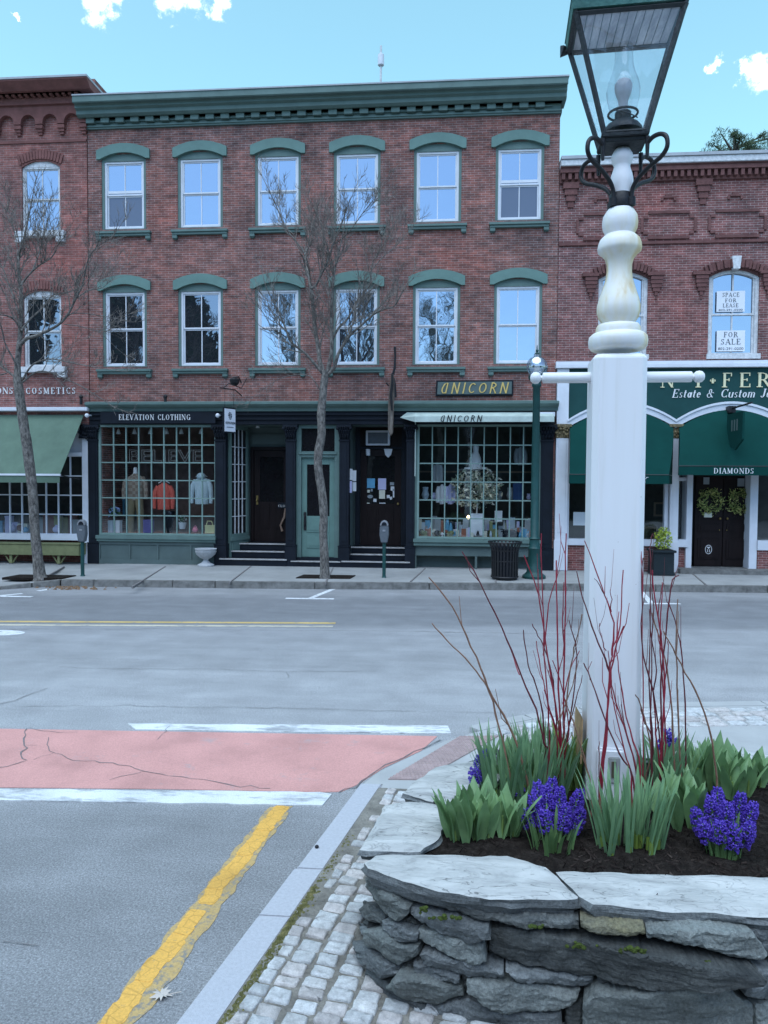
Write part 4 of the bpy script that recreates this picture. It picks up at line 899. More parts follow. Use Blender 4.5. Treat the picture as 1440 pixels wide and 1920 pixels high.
zz0, zz1 = Z(80, 1000), Z(80, 856)
pw = (X(155)-X(132)); lattice('shop_window', bl, X(155)-pw*14, X(155), zz0, zz1, FY+.0, 14, 4, M_WHITEP, M_SHOPGL, .012, .028)
m = MB(); x0_, x1_ = XA+.1, X(157); m.quad((x0_, FY+1.0, zz0-.3), (x1_, FY+1.0, zz0-.3), (x1_, FY+1.0, zz1+.7), (x0_, FY+1.0, zz1+.7)); m.quad((x1_, FY+1, zz0-.3), (x1_, FY+.15, zz0-.3), (x1_, FY+.15, zz1+.7), (x1_, FY+1, zz1+.7)); m.box(x0_, x1_, FY+.1, FY+1, zz0-.1, zz0-.03); m.build('display_room', M_INT, bl)

# ================================================================ right house (one floor lower)
XE = 13.5; XRB = XR+.01
br = thing('brick_building', ((XRB+XE)/2, FY, .14), 'lower dark red brick building with arched windows above the white and dark green jewellery shopfront', 'building')
def zr(py, px=1377, Y=FY): return fac(px, py, Y).z
rz0, rz1 = zr(667), zr(505)
RW = X(1423, 600)-X(1328, 600); rcx = [X(1167.5, 600), X(1375.5, 600)]; rcx.append(2*rcx[1]-rcx[0])
hol = [(c-RW/2, c+RW/2, rz0, rz1) for c in rcx]
zTopR = zr(300)
m = MB(); wall_grid(m, XRB, XE, zr(684), zTopR, FY, hol, .16)
m.box(XRB, XE, FY+.17, FY+.4, 3.2, zTopR-.01); m.box(XE-.3, XE-.001, FY+.001, FY+12, 0, zTopR); m.box(XRB+.3, XE-.3, FY+11.7, FY+12, 0, zTopR); m.build('wall', M_BRICK_R, br)
m = MB(); m.box(XRB, XE-.3, FY+.4, FY+11.7, zTopR-.3, zTopR-.1); m.build('roof', M_ROOF, br)
m = MB(); zc1, zc2 = fac(1250, 305, FY-.22).z, fac(1250, 293, FY-.22).z; m.box(XRB, XE+.1, FY-.22, FY+.4, zc1, zc2); m.build('coping', M_WORN, br, bevel=.01)
m = MB(); m.box(XRB, XE+.12, FY-.25, FY+.4, zc2+.001, fac(1250, 286, FY-.25).z); m.build('roof_edge', M_SLATEC, br)
c = MB(); d0, d1, d2 = zr(332), zr(320), zr(308)
c.box(XRB, XE, FY-.16, FY+.2, d1, zc1-.001); c.box(XRB, XE, FY-.19, FY-.15, d1+.1, d1+.17); c.box(XRB, XE, FY-.05, FY+.2, d0-.05, d1-.001)
x = XRB+.03
while x < XE-.1: c.box(x, x+.07, FY-.14, FY-.04, d0, d1-.001); x += .14
c.box(XRB, XE, FY-.04, FY, zr(455), zr(450))
for pxx in (1070, 1318, 1566):
    xx = X(pxx, 350)
    for k in range(4): c.box(xx-.17+.035*k, xx+.17-.035*k, FY-.10+.022*k, FY, d0-.05-.13*(k+1), d0-.05-.13*k-.001)
for pxx in (1128, 1253, 1378, 1503):        # little stepped brick crosses
    xx = X(pxx, 372); zz = zr(372); c.box(xx-.11, xx+.11, FY-.035, FY, zz+.04, zz+.08); c.box(xx-.16, xx-.11, FY-.035, FY, zz-.02, zz+.05); c.box(xx+.11, xx+.16, FY-.035, FY, zz-.02, zz+.05)
    c.box(xx-.07, xx+.07, FY-.035, FY, zz+.08, zz+.12)
for (a, b) in ((1085, 1190), (1206, 1301), (1332, 1432), (1455, 1555)):   # raised borders of the blind panels
    xa, xb, z0, z1 = X(a, 420), X(b, 420), zr(441), zr(398); e = .055; k = .10
    c.box(xa+k, xb-k, FY-.035, FY, z1, z1+e); c.box(xa+k, xb-k, FY-.035, FY, z0-e, z0); c.box(xa-e, xa, FY-.035, FY, z0+k, z1-k); c.box(xb, xb+e, FY-.035, FY, z0+k, z1-k)
    for (xx, sx_) in ((xa, 1), (xb, -1)):
        for (zz, sz_) in ((z0, 1), (z1, -1)): c.box(xx-e*.1, xx+sx_*k, FY-.034, FY, zz+sz_*k*.45, zz+sz_*(k*.45+e)); 
c.build('brick_ornament', M_BRICK_T, br)
for i, cxx in enumerate(rcx):
    ft = .075; m = MB(); z1s = rz1-.16
    m.box(cxx-RW/2, cxx-RW/2+ft, FY+.05, FY+.14, rz0, z1s+.02); m.box(cxx+RW/2-ft, cxx+RW/2, FY+.05, FY+.14, rz0, z1s+.02); m.box(cxx-RW/2-.03, cxx+RW/2+.03, FY-.06, FY+.14, rz0-.07, rz0+.04)
    o_ = arch_pts(cxx-RW/2, cxx+RW/2, z1s, .16, 14); q_ = arch_pts(cxx-RW/2+ft, cxx+RW/2-ft, z1s-.03, .12, 14)
    for k in range(14): m.prism([q_[k], q_[k+1], o_[k+1], o_[k]], FY+.051, FY+.14)
    w_ = m.build('window', M_GREENW if 'M_GREENW' in globals() else M_WORN, br)
    zm = (rz0+rz1)/2-.02; m = MB(); e = .04; xa, xb = cxx-RW/2+ft, cxx+RW/2-ft
    for (za, zb, yy) in ((rz0+.04, zm+.02, FY+.10), (zm-.02, z1s-.0, FY+.08)):
        m.box(xa, xa+e, yy, yy+.03, za, zb); m.box(xb-e, xb, yy, yy+.03, za, zb); m.box(xa+e, xb-e, yy+.001, yy+.03, za, za+e); m.box(cxx-.016, cxx+.016, yy+.004, yy+.026, za+e, zb)
    m.box(cxx-.016, cxx+.016, FY+.084, FY+.106, z1s, z1s+.1)
    m.build('sash', M_WORN, w_)
    g_ = MB(); g_.quad((xa, FY+.12, rz0), (xb, FY+.12, rz0), (xb, FY+.12, rz1), (xa, FY+.12, rz1)); g_.build('pane', M_MIDGL if 'M_MIDGL' in globals() else M_SKYGL, w_)
    h = MB(); fill = arch_pts(cxx-RW/2, cxx+RW/2, rz1-.16, .16, 14)
    for k in range(14): h.prism([fill[k], fill[k+1], (fill[k+1][0], rz1+.03), (fill[k][0], rz1+.03)], FY-.004, FY+.1)
    n = 17
    for k in range(n):
        u = (k+.5)/n; xx = cxx+(u-.5)*(RW+.16); lean = (u-.5)*.55; zz = rz1-.14+.17*(1-(2*u-1)**2)
        h.prism([(xx-.03, zz), (xx+.03, zz), (xx+.036+lean*.2, zz+.17), (xx-.036+lean*.2, zz+.17)], FY-.075-(.03 if k % 2 else 0), FY)
    for sg in (-1, 1):
        xx = cxx+sg*(RW/2+.17)
        for k in range(6): h.box(xx-.13+.015*k*k*.4, xx+.13-.015*k*k*.4, FY-.09+.013*k, FY, rz1-.12-.085*(k+1), rz1-.12-.085*k-.004)
        h.box(xx-.2, xx+.16, FY-.11, FY, rz1-.12, rz1-.05)
    h.build('brick_arch', M_BRICK_T, w_)
    if i: h = MB(); h.prism([(cxx-.07, rz1-.02), (cxx+.07, rz1-.02), (cxx+.1, rz1+.26), (cxx-.1, rz1+.26)], FY-.12, FY); h.build('keystone', M_WORN, w_, bevel=.006)
# shopfront of the jeweller
M_DGREEN = M('dark_green_signboard', (.014, .058, .055), .6, .12, 3, spec=.15)
zsb1 = zr(690); 
m = MB(); m.box(X(1041, 686), XE, FY-.16, FY+.1, zr(690), zr(683)); m.box(X(1041, 686), XE, FY-.12, FY+.1, zr(683)+.001, zr(677)); 
m.box(X(1041), X(1063), FY-.10, FY+.1, Z(1050, 796), zr(690)); m.build('shop_cornice', M_WHITEP, br, bevel=.006)
m = MB(); m.box(X(1063), XE, FY-.05, FY+.1, zr(792, 1250), zr(690)); sb = m.build('signboard', M_DGREEN, br)
m = MB(); aw = []
bw = X(1265, 780)-X(1063, 780)
for k in range(4):
    xa = X(1063, 780)+bw*k; xb = xa+bw; zsp, rise = zr(790, 1250), zr(757, 1160)-zr(790, 1250); n = 18
    lo = arch_pts(xa, xb, zsp-.0, rise, n)
    for i in range(n):
        th = .15; m.prism([(lo[i][0], lo[i][1]-th), (lo[i+1][0], lo[i+1][1]-th), lo[i+1], lo[i]], FY-.11, FY+.1)
        m.prism([(lo[i][0], lo[i][1]-.02), (lo[i+1][0], lo[i+1][1]-.02), (lo[i+1][0], lo[i+1][1]+.03), (lo[i][0], lo[i][1]+.03)], FY-.14, FY-.10)
    aw.append((xa, xb, zsp-.15, rise))
m.build('arch_moulding', M_WHITEP, br)
M_GILT = M('gilded_capital', (.16, .12, .06), .6, .5, 30, .8, 60, col2=(.34, .27, .15))
for (a, b) in ((1040, 1063), (1254, 1270), (1462, 1478)):
    xa, xb = X(a, 950), X(b, 950); p = MB(); zc_a, zc_b = Z(1255, 822), Z(1255, 796)
    p.box(xa, xb, FY-.09, FY+.15, GZ, zc_a); p.box(xa-.015, xb+.015, FY-.11, FY+.15, GZ, Z(1255, 1015)); p.box(xa+.05, xb-.05, FY-.10, FY-.08, Z(1255, 1000), zc_a-.1)
    pp = p.build('pilaster', M_WHITEP, br, bevel=.006); c = MB(); c.box(xa-.01, xb+.01, FY-.09, FY+.1, zc_a, zc_b-.06); c.box(xa-.06, xb+.06, FY-.15, FY+.1, zc_b-.06, zc_b)
    for j in range(26):
        u, v = rnd.random(), rnd.random(); c.ball((xa-.05*v+(xb-xa+.1*v)*u, FY-.09-.045*v, zc_a+.02+(zc_b-zc_a-.1)*v), rnd.uniform(.02, .034), 6, 5)
    c.build('capital', M_GILT, pp)
m = MB(); yb = FY+.02
# window bay 1 with low brick base
zi0, zi1 = Z(1230, 1024), Z(1230, 1012)
m.box(X(1063), X(1256), yb, FY+.3, GZ-.02, zi0); m.box(X(1270), X(1294), yb+.1, FY+.4, GZ-.02, zi0-.02); m.box(X(1425), XE, yb+.02, FY+.3, GZ-.02, zi0); m.build('brick_base', M_BRICK_R, br)
m = MB(); m.box(X(1063), X(1254), FY-.04, FY+.2, zi0, zi1); m.box(X(1063), X(1068), FY+.0, FY+.12, zi1, Z(1230, 800)); m.box(X(1247), X(1254), FY, FY+.12, zi1, Z(1230, 800))
m.box(X(1270), X(1293), FY+.0, FY+.3, Z(1280, 1026), Z(1280, 1012)); m.box(X(1290), X(1301), FY+.04, FY+.4, GZ-.02, Z(1280, 800)); m.box(X(1270), X(1290), FY+.1, FY+.2, Z(1280, 902), Z(1280, 895)); m.box(X(1409), X(1424), FY+.04, FY+.4, GZ-.02, Z(1280, 800))
m.box(X(1424), XE, FY+.0, FY+.3, Z(1280, 1030), Z(1280, 1012)); m.build('shop_trim', M_WHITEP, br, bevel=.005)
zg1 = Z(1280, 800)
g_ = MB(); g_.quad((X(1068), FY+.06, zi1), (X(1247), FY+.06, zi1), (X(1247), FY+.06, zg1), (X(1068), FY+.06, zg1)); g_.build('shop_window', M_SHOPGL, br)
g_ = MB(); g_.quad((X(1270), FY+.14, Z(1280, 1012)), (X(1290), FY+.2, Z(1280, 1012)), (X(1290), FY+.2, zg1), (X(1270), FY+.14, zg1)); g_.build('shop_window', M_SHOPGL, br)
g_ = MB(); g_.quad((X(1424), FY+.1, Z(1280, 1012)), (XE, FY+.1, Z(1280, 1012)), (XE, FY+.1, zg1), (X(1424), FY+.1, zg1)); g_.build('shop_window', M_SHOPGL, br)
m = MB(); m.box(X(1063), XE, FY+1.2, FY+1.3, 0.2, zg1+.6); m.box(X(1063), X(1290), FY+.2, FY+1.2, zi0, zi0+.04); m.box(X(1424), XE, FY+.3, FY+1.2, zi0, zi0+.04); m.box(X(1063), X(1066), FY+.1, FY+1.2, .2, zg1+.5); m.box(X(1063), XE, FY+.12, FY+1.2, zg1-.02, zg1+.1); m.build('display_room', M_INT, br)
# double doors
xd0, xd1 = X(1302, 980, FY+.35), X(1409, 980, FY+.35); zd0, zd1 = GZ+.10, zg1; ydd = FY+.35
for k in range(2):
    a = xd0+(xd1-xd0)*k/2+.008; b = xd0+(xd1-xd0)*(k+1)/2-.008; w_ = b-a; m = MB(); m.box(a, b, ydd, ydd+.05, zd0, zd1)
    zt = zd0
    for (q0, q1) in ((.07, .27), (.34, .42), (.46, .49), (.53, .72)):
        z0, z1 = zd0+2.3*q0, zd0+2.3*q1; e = .12*w_
        m.box(a+e, b-e, ydd-.018, ydd+.001, z0, z1); m.box(a+e+.05, b-e-.05, ydd-.03, ydd-.017, z0+.03, z1-.03)
    d_ = m.build('door', M_DARKWOOD, br, bevel=.005)
    h = MB(); hx = b-.07 if k == 0 else a+.07; h.ball((hx, ydd-.05, zd0+1.08), .028, 10, 7); h.ball((hx, ydd-.03, zd0+.82), .014, 8, 6); h.build('handle', M_BRASS, d_)
    if k == 0:
        h = MB(); cx_, cz_ = (a+b)/2, zd0+.38
        for q in range(20):
            a1, a2 = 2*math.pi*q/20, 2*math.pi*(q+1)/20
            h.prism([(cx_+.075*math.cos(a1), cz_+.105*math.sin(a1)), (cx_+.075*math.cos(a2), cz_+.105*math.sin(a2)), (cx_+.064*math.cos(a2), cz_+.092*math.sin(a2)), (cx_+.064*math.cos(a1), cz_+.092*math.sin(a1))], ydd-.036, ydd-.029)
        h.prism([(cx_, cz_+.012), (cx_+.035, cz_+.05), (cx_+.018, cz_+.066), (cx_, cz_+.05), (cx_-.018, cz_+.066), (cx_-.035, cz_+.05)], ydd-.036, ydd-.029)
        letters(h, 'II', cx_-.035, cx_+.035, cz_-.06, .06, ydd-.028, .006); h.build('door_emblem', M_WLET, d_)
m = MB(); m.box(X(1271), XE, FY-.30, FY+.5, GZ-.03, GZ+.09); m.build('threshold', M_GRAN_OLD, br, bevel=.01)

# awnings of the jeweller
M_AWN = M('dark_green_canvas', (.004, .042, .036), .9, .12, 2.5, .1, 60, spec=.1)
def round_awning(xa, xb, ztop, rise, zbot, zval, out, text, tx, label, ba, bb):
    t = thing('awning', ((xa+xb)/2, FY-.1, zbot), label, 'awning'); n = 16; m = MB(); yb_ = FY-.13; yf = FY-.13-out
    up = arch_pts(xa, xb, ztop, rise, n); prev = None
    rows = 6; grid = []
    for j in range(rows+1):
        u = j/rows; row = []
        for (x_, z_) in up:
            zz = z_+(zbot-z_)*u; bow = .10*math.sin(math.pi*u)*0.6
            x_ = x_*(1-u) + (ba+(bb-ba)*(x_-xa)/(xb-xa))*u; row.append((x_, yb_+(yf-yb_)*(u**.8)-bow*.3, zz))
        grid.append(row)
    vs = [p for r_ in grid for p in r_]
    m.add(vs, [(j*(n+1)+i, (j+1)*(n+1)+i, (j+1)*(n+1)+i+1, j*(n+1)+i+1) for j in range(rows) for i in range(n)])
    for s_ in (0, n):
        k0_ = len(m.v); pts = [g_[s_] for g_ in grid]; m.add(pts+[(pts[0][0], yb_, zbot)], [tuple(range(len(pts)))+(len(pts),)])
    m.build('canopy', M_AWN, t, smooth=True)
    v = MB(); v.box(ba, bb, yf-.006, yf+.006, zval, zbot-.004); v.prismz([(ba, yf+.006), (ba+.012, yf+.006), (xa+.012, yb_), (xa, yb_)], zval, zbot-.004); v.prismz([(bb-.012, yf+.006), (bb, yf+.006), (xb, yb_), (xb-.012, yb_)], zval, zbot-.004); v.build('valance', M_AWN, t)
    letter_parts(t, M_WLET, text, tx[0], tx[1], tx[2], tx[3], yf-.007, .004, gap=.14)
    f = MB(); f.tube([(ba, yf, zbot), (bb, yf, zbot)], .012, 6); f.build('frame', M_IRON, t)
yf_ = FY-.13-.75
def fz(px, py, Y): return fac(px, py, Y).z
xa, xb, zsp, rise = aw[0]; round_awning(xa+.05, xb-.06, zsp+.0, rise, fz(1160, 890, yf_), fz(1160, 907, yf_), .75, 'JEWELRY', (X(1103, 900, yf_), X(1215, 900, yf_), fz(1210, 904, yf_), .105), 'dark green arched awning behind the white post, lettered JEWELRY', X(1067, 895, yf_), X(1254, 895, yf_))
xa, xb, zsp, rise = aw[1]; yf2 = FY-.13-.7; round_awning(xa+.06, xb-.06, zsp+.0, rise, fz(1340, 874, yf2), fz(1340, 891, yf2), .7, 'DIAMONDS', (X(1338, 884, yf2), X(1413, 884, yf2), fz(1375, 888, yf2), .115), 'dark green arched awning lettered DIAMONDS over the wooden double doors', X(1272, 880, yf2), X(1476, 880, yf2))
# lettering on the signboard
zb = zr(727, 1340); hh = zr(700, 1340)-zb; yy = FY-.052
for ch, a, b, q in (('N', 1237, 1264, 0), ('T', 1296, 1319, 0), ('F', 1352, 1371, 0), ('E', 1384, 1406, 0), ('R', 1417, 1443, 0), ('+', 1328, 1341, 1)):
    lt = MB(); letters(lt, ch, X(a, 715), X(b, 715), zb+hh*.1*q, hh*(1-.3*q), yy, .02); lt.build('letter', M_CREAM, sb)
letter_parts(sb, M_WLET, 'Estate & Custom Jew', X(1258, 740), X(1460, 740), zr(746, 1340), zr(730, 1340)-zr(746, 1340), yy, .012, slant=.22, gap=.07, G=GI)

# ================================================================ on and before the house fronts
M_SIGNW = M('white_sign_face', (.66, .68, .74), .5, .05)
M_CANVAS = M('sage_canvas', (.095, .15, .11), .8, .14, 3, .12, 80)
M_CANVASP = M('pale_canvas', (.40, .47, .43), .8, .2, 4, .2, 30)
M_OLIVE = M('olive_paint', (.17, .18, .085), .7, .2, 6, .2, 40)
M_METERG = M('meter_grey', (.10, .115, .13), .5, .15, 20)
M_POSTG = M('post_green', (.012, .055, .052), .45, .25, 8, .1, 30)
M_ZINC = M('zinc', (.35, .36, .38), .45, .2, 10, metal=.6)
# left house: lettering, awning, bench planter
t = MB(); letters(t, 'COSMETICS', X(50, 733), X(143, 733), Z(95, 739), Z(95, 727)-Z(95, 739), FY-.021, .02, gap=.3)
tag(t.build('wall_sign', M_WLET, None, org=(X(96), FY-.03, Z(95, 733))), 'white serif letters COSMETICS fixed to the red brick above the left shop', 'sign')
t = MB(); letters(t, 'ONS', X(-6, 733), X(26, 733), Z(10, 739), Z(10, 727)-Z(10, 739), FY-.021, .02, gap=.12)
tag(t.build('wall_sign', M_WLET, None, org=(X(10), FY-.03, Z(10, 733))), 'white serif letters ONS on red brick at the left edge, behind the tree trunk', 'sign')
YA = 15.94
a0_, a1_ = X(157, 780, FY-.1), X(112, 890, YA); zt_, zb_a, zv_ = Z(100, 778, FY-.1), Z(60, 890, YA), Z(60, 905, YA)
aw_ = thing('awning', (a0_-3, FY-.1, zb_a), 'sage green sloping awning with white edge above the left shop window', 'awning')
m = MB(); m.add([(XA, FY-.1, zt_), (a0_, FY-.1, zt_), (a1_, YA, zb_a), (XA, YA, zb_a), (XA, FY-.1, zt_-.02), (a0_, FY-.1, zt_-.02), (a1_, YA, zb_a-.02), (XA, YA, zb_a-.02)], [(0, 3, 2, 1), (4, 5, 6, 7), (0, 1, 5, 4), (1, 2, 6, 5), (2, 3, 7, 6), (3, 0, 4, 7)]); m.build('canopy', M_CANVAS, aw_)
m = MB(); m.box(XA, a1_, YA-.008, YA+.004, zv_, zb_a-.022); m.build('valance', M_CANVAS, aw_)
m = MB(); m.box(XA, a1_+.02, YA-.025, YA+.02, zb_a-.021, zb_a+.022); m.build('front_bar', M_WHITEP, aw_)
m = MB(); m.tube([(a1_-.02, YA, zb_a), (a1_-.02, FY-.1, zb_a-.1)], .014, 6); m.build('arm', M_IRON, aw_)
be = thing('window_box', (X(70, 1040), FY-.3, GZ), 'long olive wooden box on brackets under the left shop window', 'planter box'); YB_ = FY-.42
m = MB(); z0, z1 = Z(70, 1041, YB_), Z(70, 1021, YB_); m.box(XA+1, X(148, 1030, YB_), YB_, FY-.08, z0, z1); m.box(XA+1, X(148, 1030, YB_)+.02, YB_-.02, FY-.08, z1, z1+.03); m.build('box', M_OLIVE, be, bevel=.008)
for pxx in (18, 108, -72):
    xx = X(pxx, 1050, YB_); m = MB(); m.box(xx-.03, xx+.03, YB_+.04, YB_+.1, GZ, z0)
    m.tube([(xx+.03, YB_+.07, z0-.2), (xx+.16, YB_+.07, z0)], .018, 4); m.tube([(xx-.03, YB_+.07, z0-.2), (xx-.16, YB_+.07, z0)], .018, 4); m.build('bracket', M_OLIVE, be)

# signs of the middle house
sg = thing('shop_sign', (X(295), FY-.12, Z(295, 783)), 'black fascia board lettered ELEVATION CLOTHING in white over the left display window', 'sign')
sx0, sx1, sz0, sz1 = X(188, 783, FY-.17), X(404, 783, FY-.17), Z(295, 794, FY-.17), Z(295, 772, FY-.17)
m = MB(); m.box(sx0, sx1, FY-.17, FY-.125, sz0, sz1); m.build('board', M_BLACK, sg, bevel=.006)
letter_parts(sg, M_WLET, 'ELEVATION CLOTHING', X(223, 783, FY-.17), X(357, 783, FY-.17), Z(290, 787.5, FY-.17), Z(290, 777, FY-.17)-Z(290, 787.5, FY-.17), FY-.172, .012, gap=.16)
for pxx in (163, 408):
    m = MB(); c = fac(pxx, 779, FY-.3); m.ball((c.x, c.y, c.z), .05, 10, 7); m.tube([(c.x, c.y, c.z), (c.x, FY-.1, c.z+.02)], .018, 6); tag(m.build('spot_lamp', M_WHITEP, None, org=tuple(c)), 'small white spot lamp at the %s end of the black ELEVATION CLOTHING board' % ('left' if pxx < 200 else 'right'), 'lamp')
sg = thing('shop_sign', (X(890), FY-.05, Z(890, 728)), 'sage green wall board lettered UNICORN in gold on the brick above the gift shop', 'sign')
q = [(X(817, 728), Z(817, 743)), (X(962, 728), Z(962, 742)), (X(962, 728), Z(962, 713)), (X(818, 728), Z(818, 714))]
m = MB(); m.prism(q, FY-.05, FY-.005); m.build('border', M_BLACK, sg, bevel=.006)
e = .035; q2 = [(q[0][0]+e, q[0][1]+e), (q[1][0]-e, q[1][1]+e), (q[2][0]-e, q[2][1]-e), (q[3][0]+e, q[3][1]-e)]
m = MB(); m.prism(q2, FY-.06, FY-.045); m.build('board', M_GREEN3, sg)
letter_parts(sg, M_GOLD, 'unicorn', X(824, 728), X(956, 728), Z(890, 738.5), Z(890, 718)-Z(890, 738.5), FY-.062, .014, slant=.22, gap=.22)
YU = FY-.5
aw_ = thing('awning', (X(900), FY-.1, Z(900, 783)), 'pale rolled awning with dark UNICORN lettering above the gift shop window', 'awning')
ux0, ux1 = X(757, 780, YU), X(1000, 780, YU); uz0, uz1 = Z(890, 791, YU), Z(890, 773, FY-.12)
m = MB(); m.prismx([(FY-.12, uz1), (YU, uz0+.12), (YU-.01, uz0), (YU+.012, uz0), (YU+.05, uz0+.08), (FY-.12, uz1-.05)], ux0+.24, X(1037, 780, YU+.2))
m.add([(ux0+.24, FY-.12, uz1), (ux0+.24, YU, uz0+.12), (ux0+.24, YU, uz0), (ux0-.1, FY-.2, uz0+.12), (ux0+.05, FY-.12, uz1)], [(0, 4, 3, 1), (1, 3, 2)]); m.build('canopy', M_CANVASP, aw_)
m = MB(); m.tube([(X(1000, 780, YU), YU+.03, uz0+.05), (X(1037, 780, YU), YU+.03, uz0+.1)], .03, 8); m.box(X(1003, 780, FY-.2), X(1040, 780, FY-.2), FY-.26, FY-.12, Z(1020, 781, FY-.2), Z(1020, 773, FY-.2)); m.build('roller', M_WHITEP, aw_)
for pxx in (779, 1009): m = MB(); xx = X(pxx, 800, FY-.14); m.tube([(xx, FY-.14, uz0+.1), (xx, FY-.14, Z(pxx, 893, FY-.14))], .012, 6); m.build('crank_rod', M_CANVASP, aw_)
ty = YU-.014; letter_parts(aw_, M_BLACK, 'unicorn', X(824, 783, ty), X(906, 783, ty), Z(870, 790.5, ty), Z(870, 778.5, ty)-Z(870, 790.5, ty), ty+.004, .008, slant=.2, gap=.22)
# weathered plank bracket between the doors and the gift shop
M_OLDWOOD = M('weathered_wood', (.15, .125, .105), .9, .5, 6, .9, 30, stretch=(6, 6, .6), col2=(.27, .235, .2))
pk = thing('weathered_plank', (X(734), FY-.2, Z(734, 810)), 'split grey plank with a twisted iron strap hanging down the brick beside the UNICORN signs', 'plank')
m = MB(); yy = FY-.30; m.prism([(X(732, 800, yy), Z(732, 818, yy)), (X(736.5, 800, yy), Z(737, 812, yy)), (X(739, 780, yy), Z(739, 742, yy)), (X(738, 740, yy), Z(738, 702, yy)), (X(733, 740, yy), Z(733, 700, yy)), (X(730.5, 740, yy), Z(731, 722, yy)), (X(727.5, 760, yy), Z(727, 760, yy)), (X(727.5, 790, yy), Z(727, 806, yy))], yy, yy+.09); m.build('plank', M_OLDWOOD, pk, bevel=.012)
m = MB(); m.tube([fac(a, b, FY-.12) for a, b in ((741, 745), (739, 720), (736, 705), (740, 690), (741, 668), (740, 650))], [.035, .04, .03, .028, .022, .03], 7); m.tube([fac(a, b, FY-.34) for a, b in ((735, 770), (733, 740), (736, 715), (735, 700))], [.02, .03, .026, .015], 6); m.tube([fac(a, b, FY-.2) for a, b in ((729, 724), (724, 718))], .018, 5); m.build('iron_strap', M_IRON, pk)
# wrought bracket, floodlight and hanging board of the clothing shop
hs = thing('hanging_sign', (X(430), FY-.5, Z(430, 790)), 'small white hanging sign with a dark leaf emblem beside the recessed shop entry', 'sign')
HY = FY-.7; p0 = fac(418.5, 785, HY); p1 = fac(441, 789, HY+.32); ang = math.atan2(p1.y-p0.y, p1.x-p0.x); Lh = (Vector((p1.x, p1.y))-Vector((p0.x, p0.y))).length; d_ = Vector((math.cos(ang), math.sin(ang), 0)); n_ = Vector((d_.y, -d_.x, 0))
hz0, hz1 = fac(419, 811, HY).z, fac(419, 763, HY).z
def hbox(m, u0, u1, v0, v1, z0, z1):
    qq = [Vector((p0.x, p0.y, 0))+d_*u+n_*v for u, v in ((u0, -v1), (u1, -v1), (u1, -v0), (u0, -v0))]; m.prismz([(a.x, a.y) for a in qq], z0, z1)
m = MB(); hbox(m, 0, Lh, -.02, .02, hz0, hz1); m.build('border', M_BLACK, hs)
m = MB(); hbox(m, .02, Lh-.02, -.026, .026, hz0+.03, hz1-.03); m.build('board', M_SIGNW, hs)
m = MB(); cx_ = Lh/2
for k in range(5):
    z_ = hz1-.10-.035*k; w_ = (.03, .05, .055, .045, .025)[k]; hbox(m, cx_-w_, cx_-.008, -.032, .026, z_-.022, z_); hbox(m, cx_+.008, cx_+w_, -.032, .026, z_-.03, z_-.008)
m.build('emblem', M_BLACK, hs)
font_text('ELEVATION', .075, M_METERG, 'lettering', hs, p0.x+n_.x*.032+d_.x*.04, p0.y+n_.y*.032+d_.y*.04, hz0+.2, width=Lh-.08, rotz=ang)
m = MB(); hbox(m, .08, Lh-.08, -.03, .026, hz0+.12, hz0+.135); m.build('rule', M_METERG, hs)
m = MB()
for u in (.05, Lh-.05): q = Vector((p0.x, p0.y, 0))+d_*u; m.tube([(q.x, q.y, hz1-.01), (q.x, q.y, fac(425, 729, HY+.1).z)], .005, 5)
m.build('chain', M_IRON, hs)
m = MB(); zt_ = fac(425, 729, HY+.1).z; pa = Vector((p0.x, p0.y, zt_)); pb = Vector((p0.x+Lh*.9, FY, zt_-.02)); m.tube([pa-d_*.1, pa+d_*Lh, Vector((pa.x+d_.x*Lh*1.2, FY, zt_-.08))], .014, 6); m.tube([pa, pa+Vector((.1, .1, .12)), pa+Vector((.3, .4, .05)), pa+Vector((.35, .65, .3))], .011, 6); m.build('bracket', M_IRON, hs)
fl = MB(); c = fac(440, 718, FY-.35); fl.lathe([(.05, 0), (.1, .05), (.12, .13), (.09, .16), (.02, .2)], (c.x, c.y, c.z-.06), 10); fl.tube([c+Vector((0, 0, .12)), c+Vector((.05, .15, .16)), c+Vector((.05, .36, .05))], .015, 6); tag(fl.build('flood_lamp', M_IRON, None, org=tuple(c)), 'small black floodlight on an arm over the hanging sign', 'lamp')
for pxx in (152, 310): m = MB(); c = fac(pxx, 752, FY-.12); m.tube([c+Vector((0, 0, -.08)), c+Vector((0, 0, .09))], .035, 8); m.ball(c+Vector((0, 0, .1)), .05, 8, 6); tag(m.build('spot_lamp', M_IRON, None, org=tuple(c)), 'small dark lamp stub on the shop cornice %s' % ('at the seam with the red brick house' if pxx < 200 else 'above the ELEVATION CLOTHING board'), 'lamp')
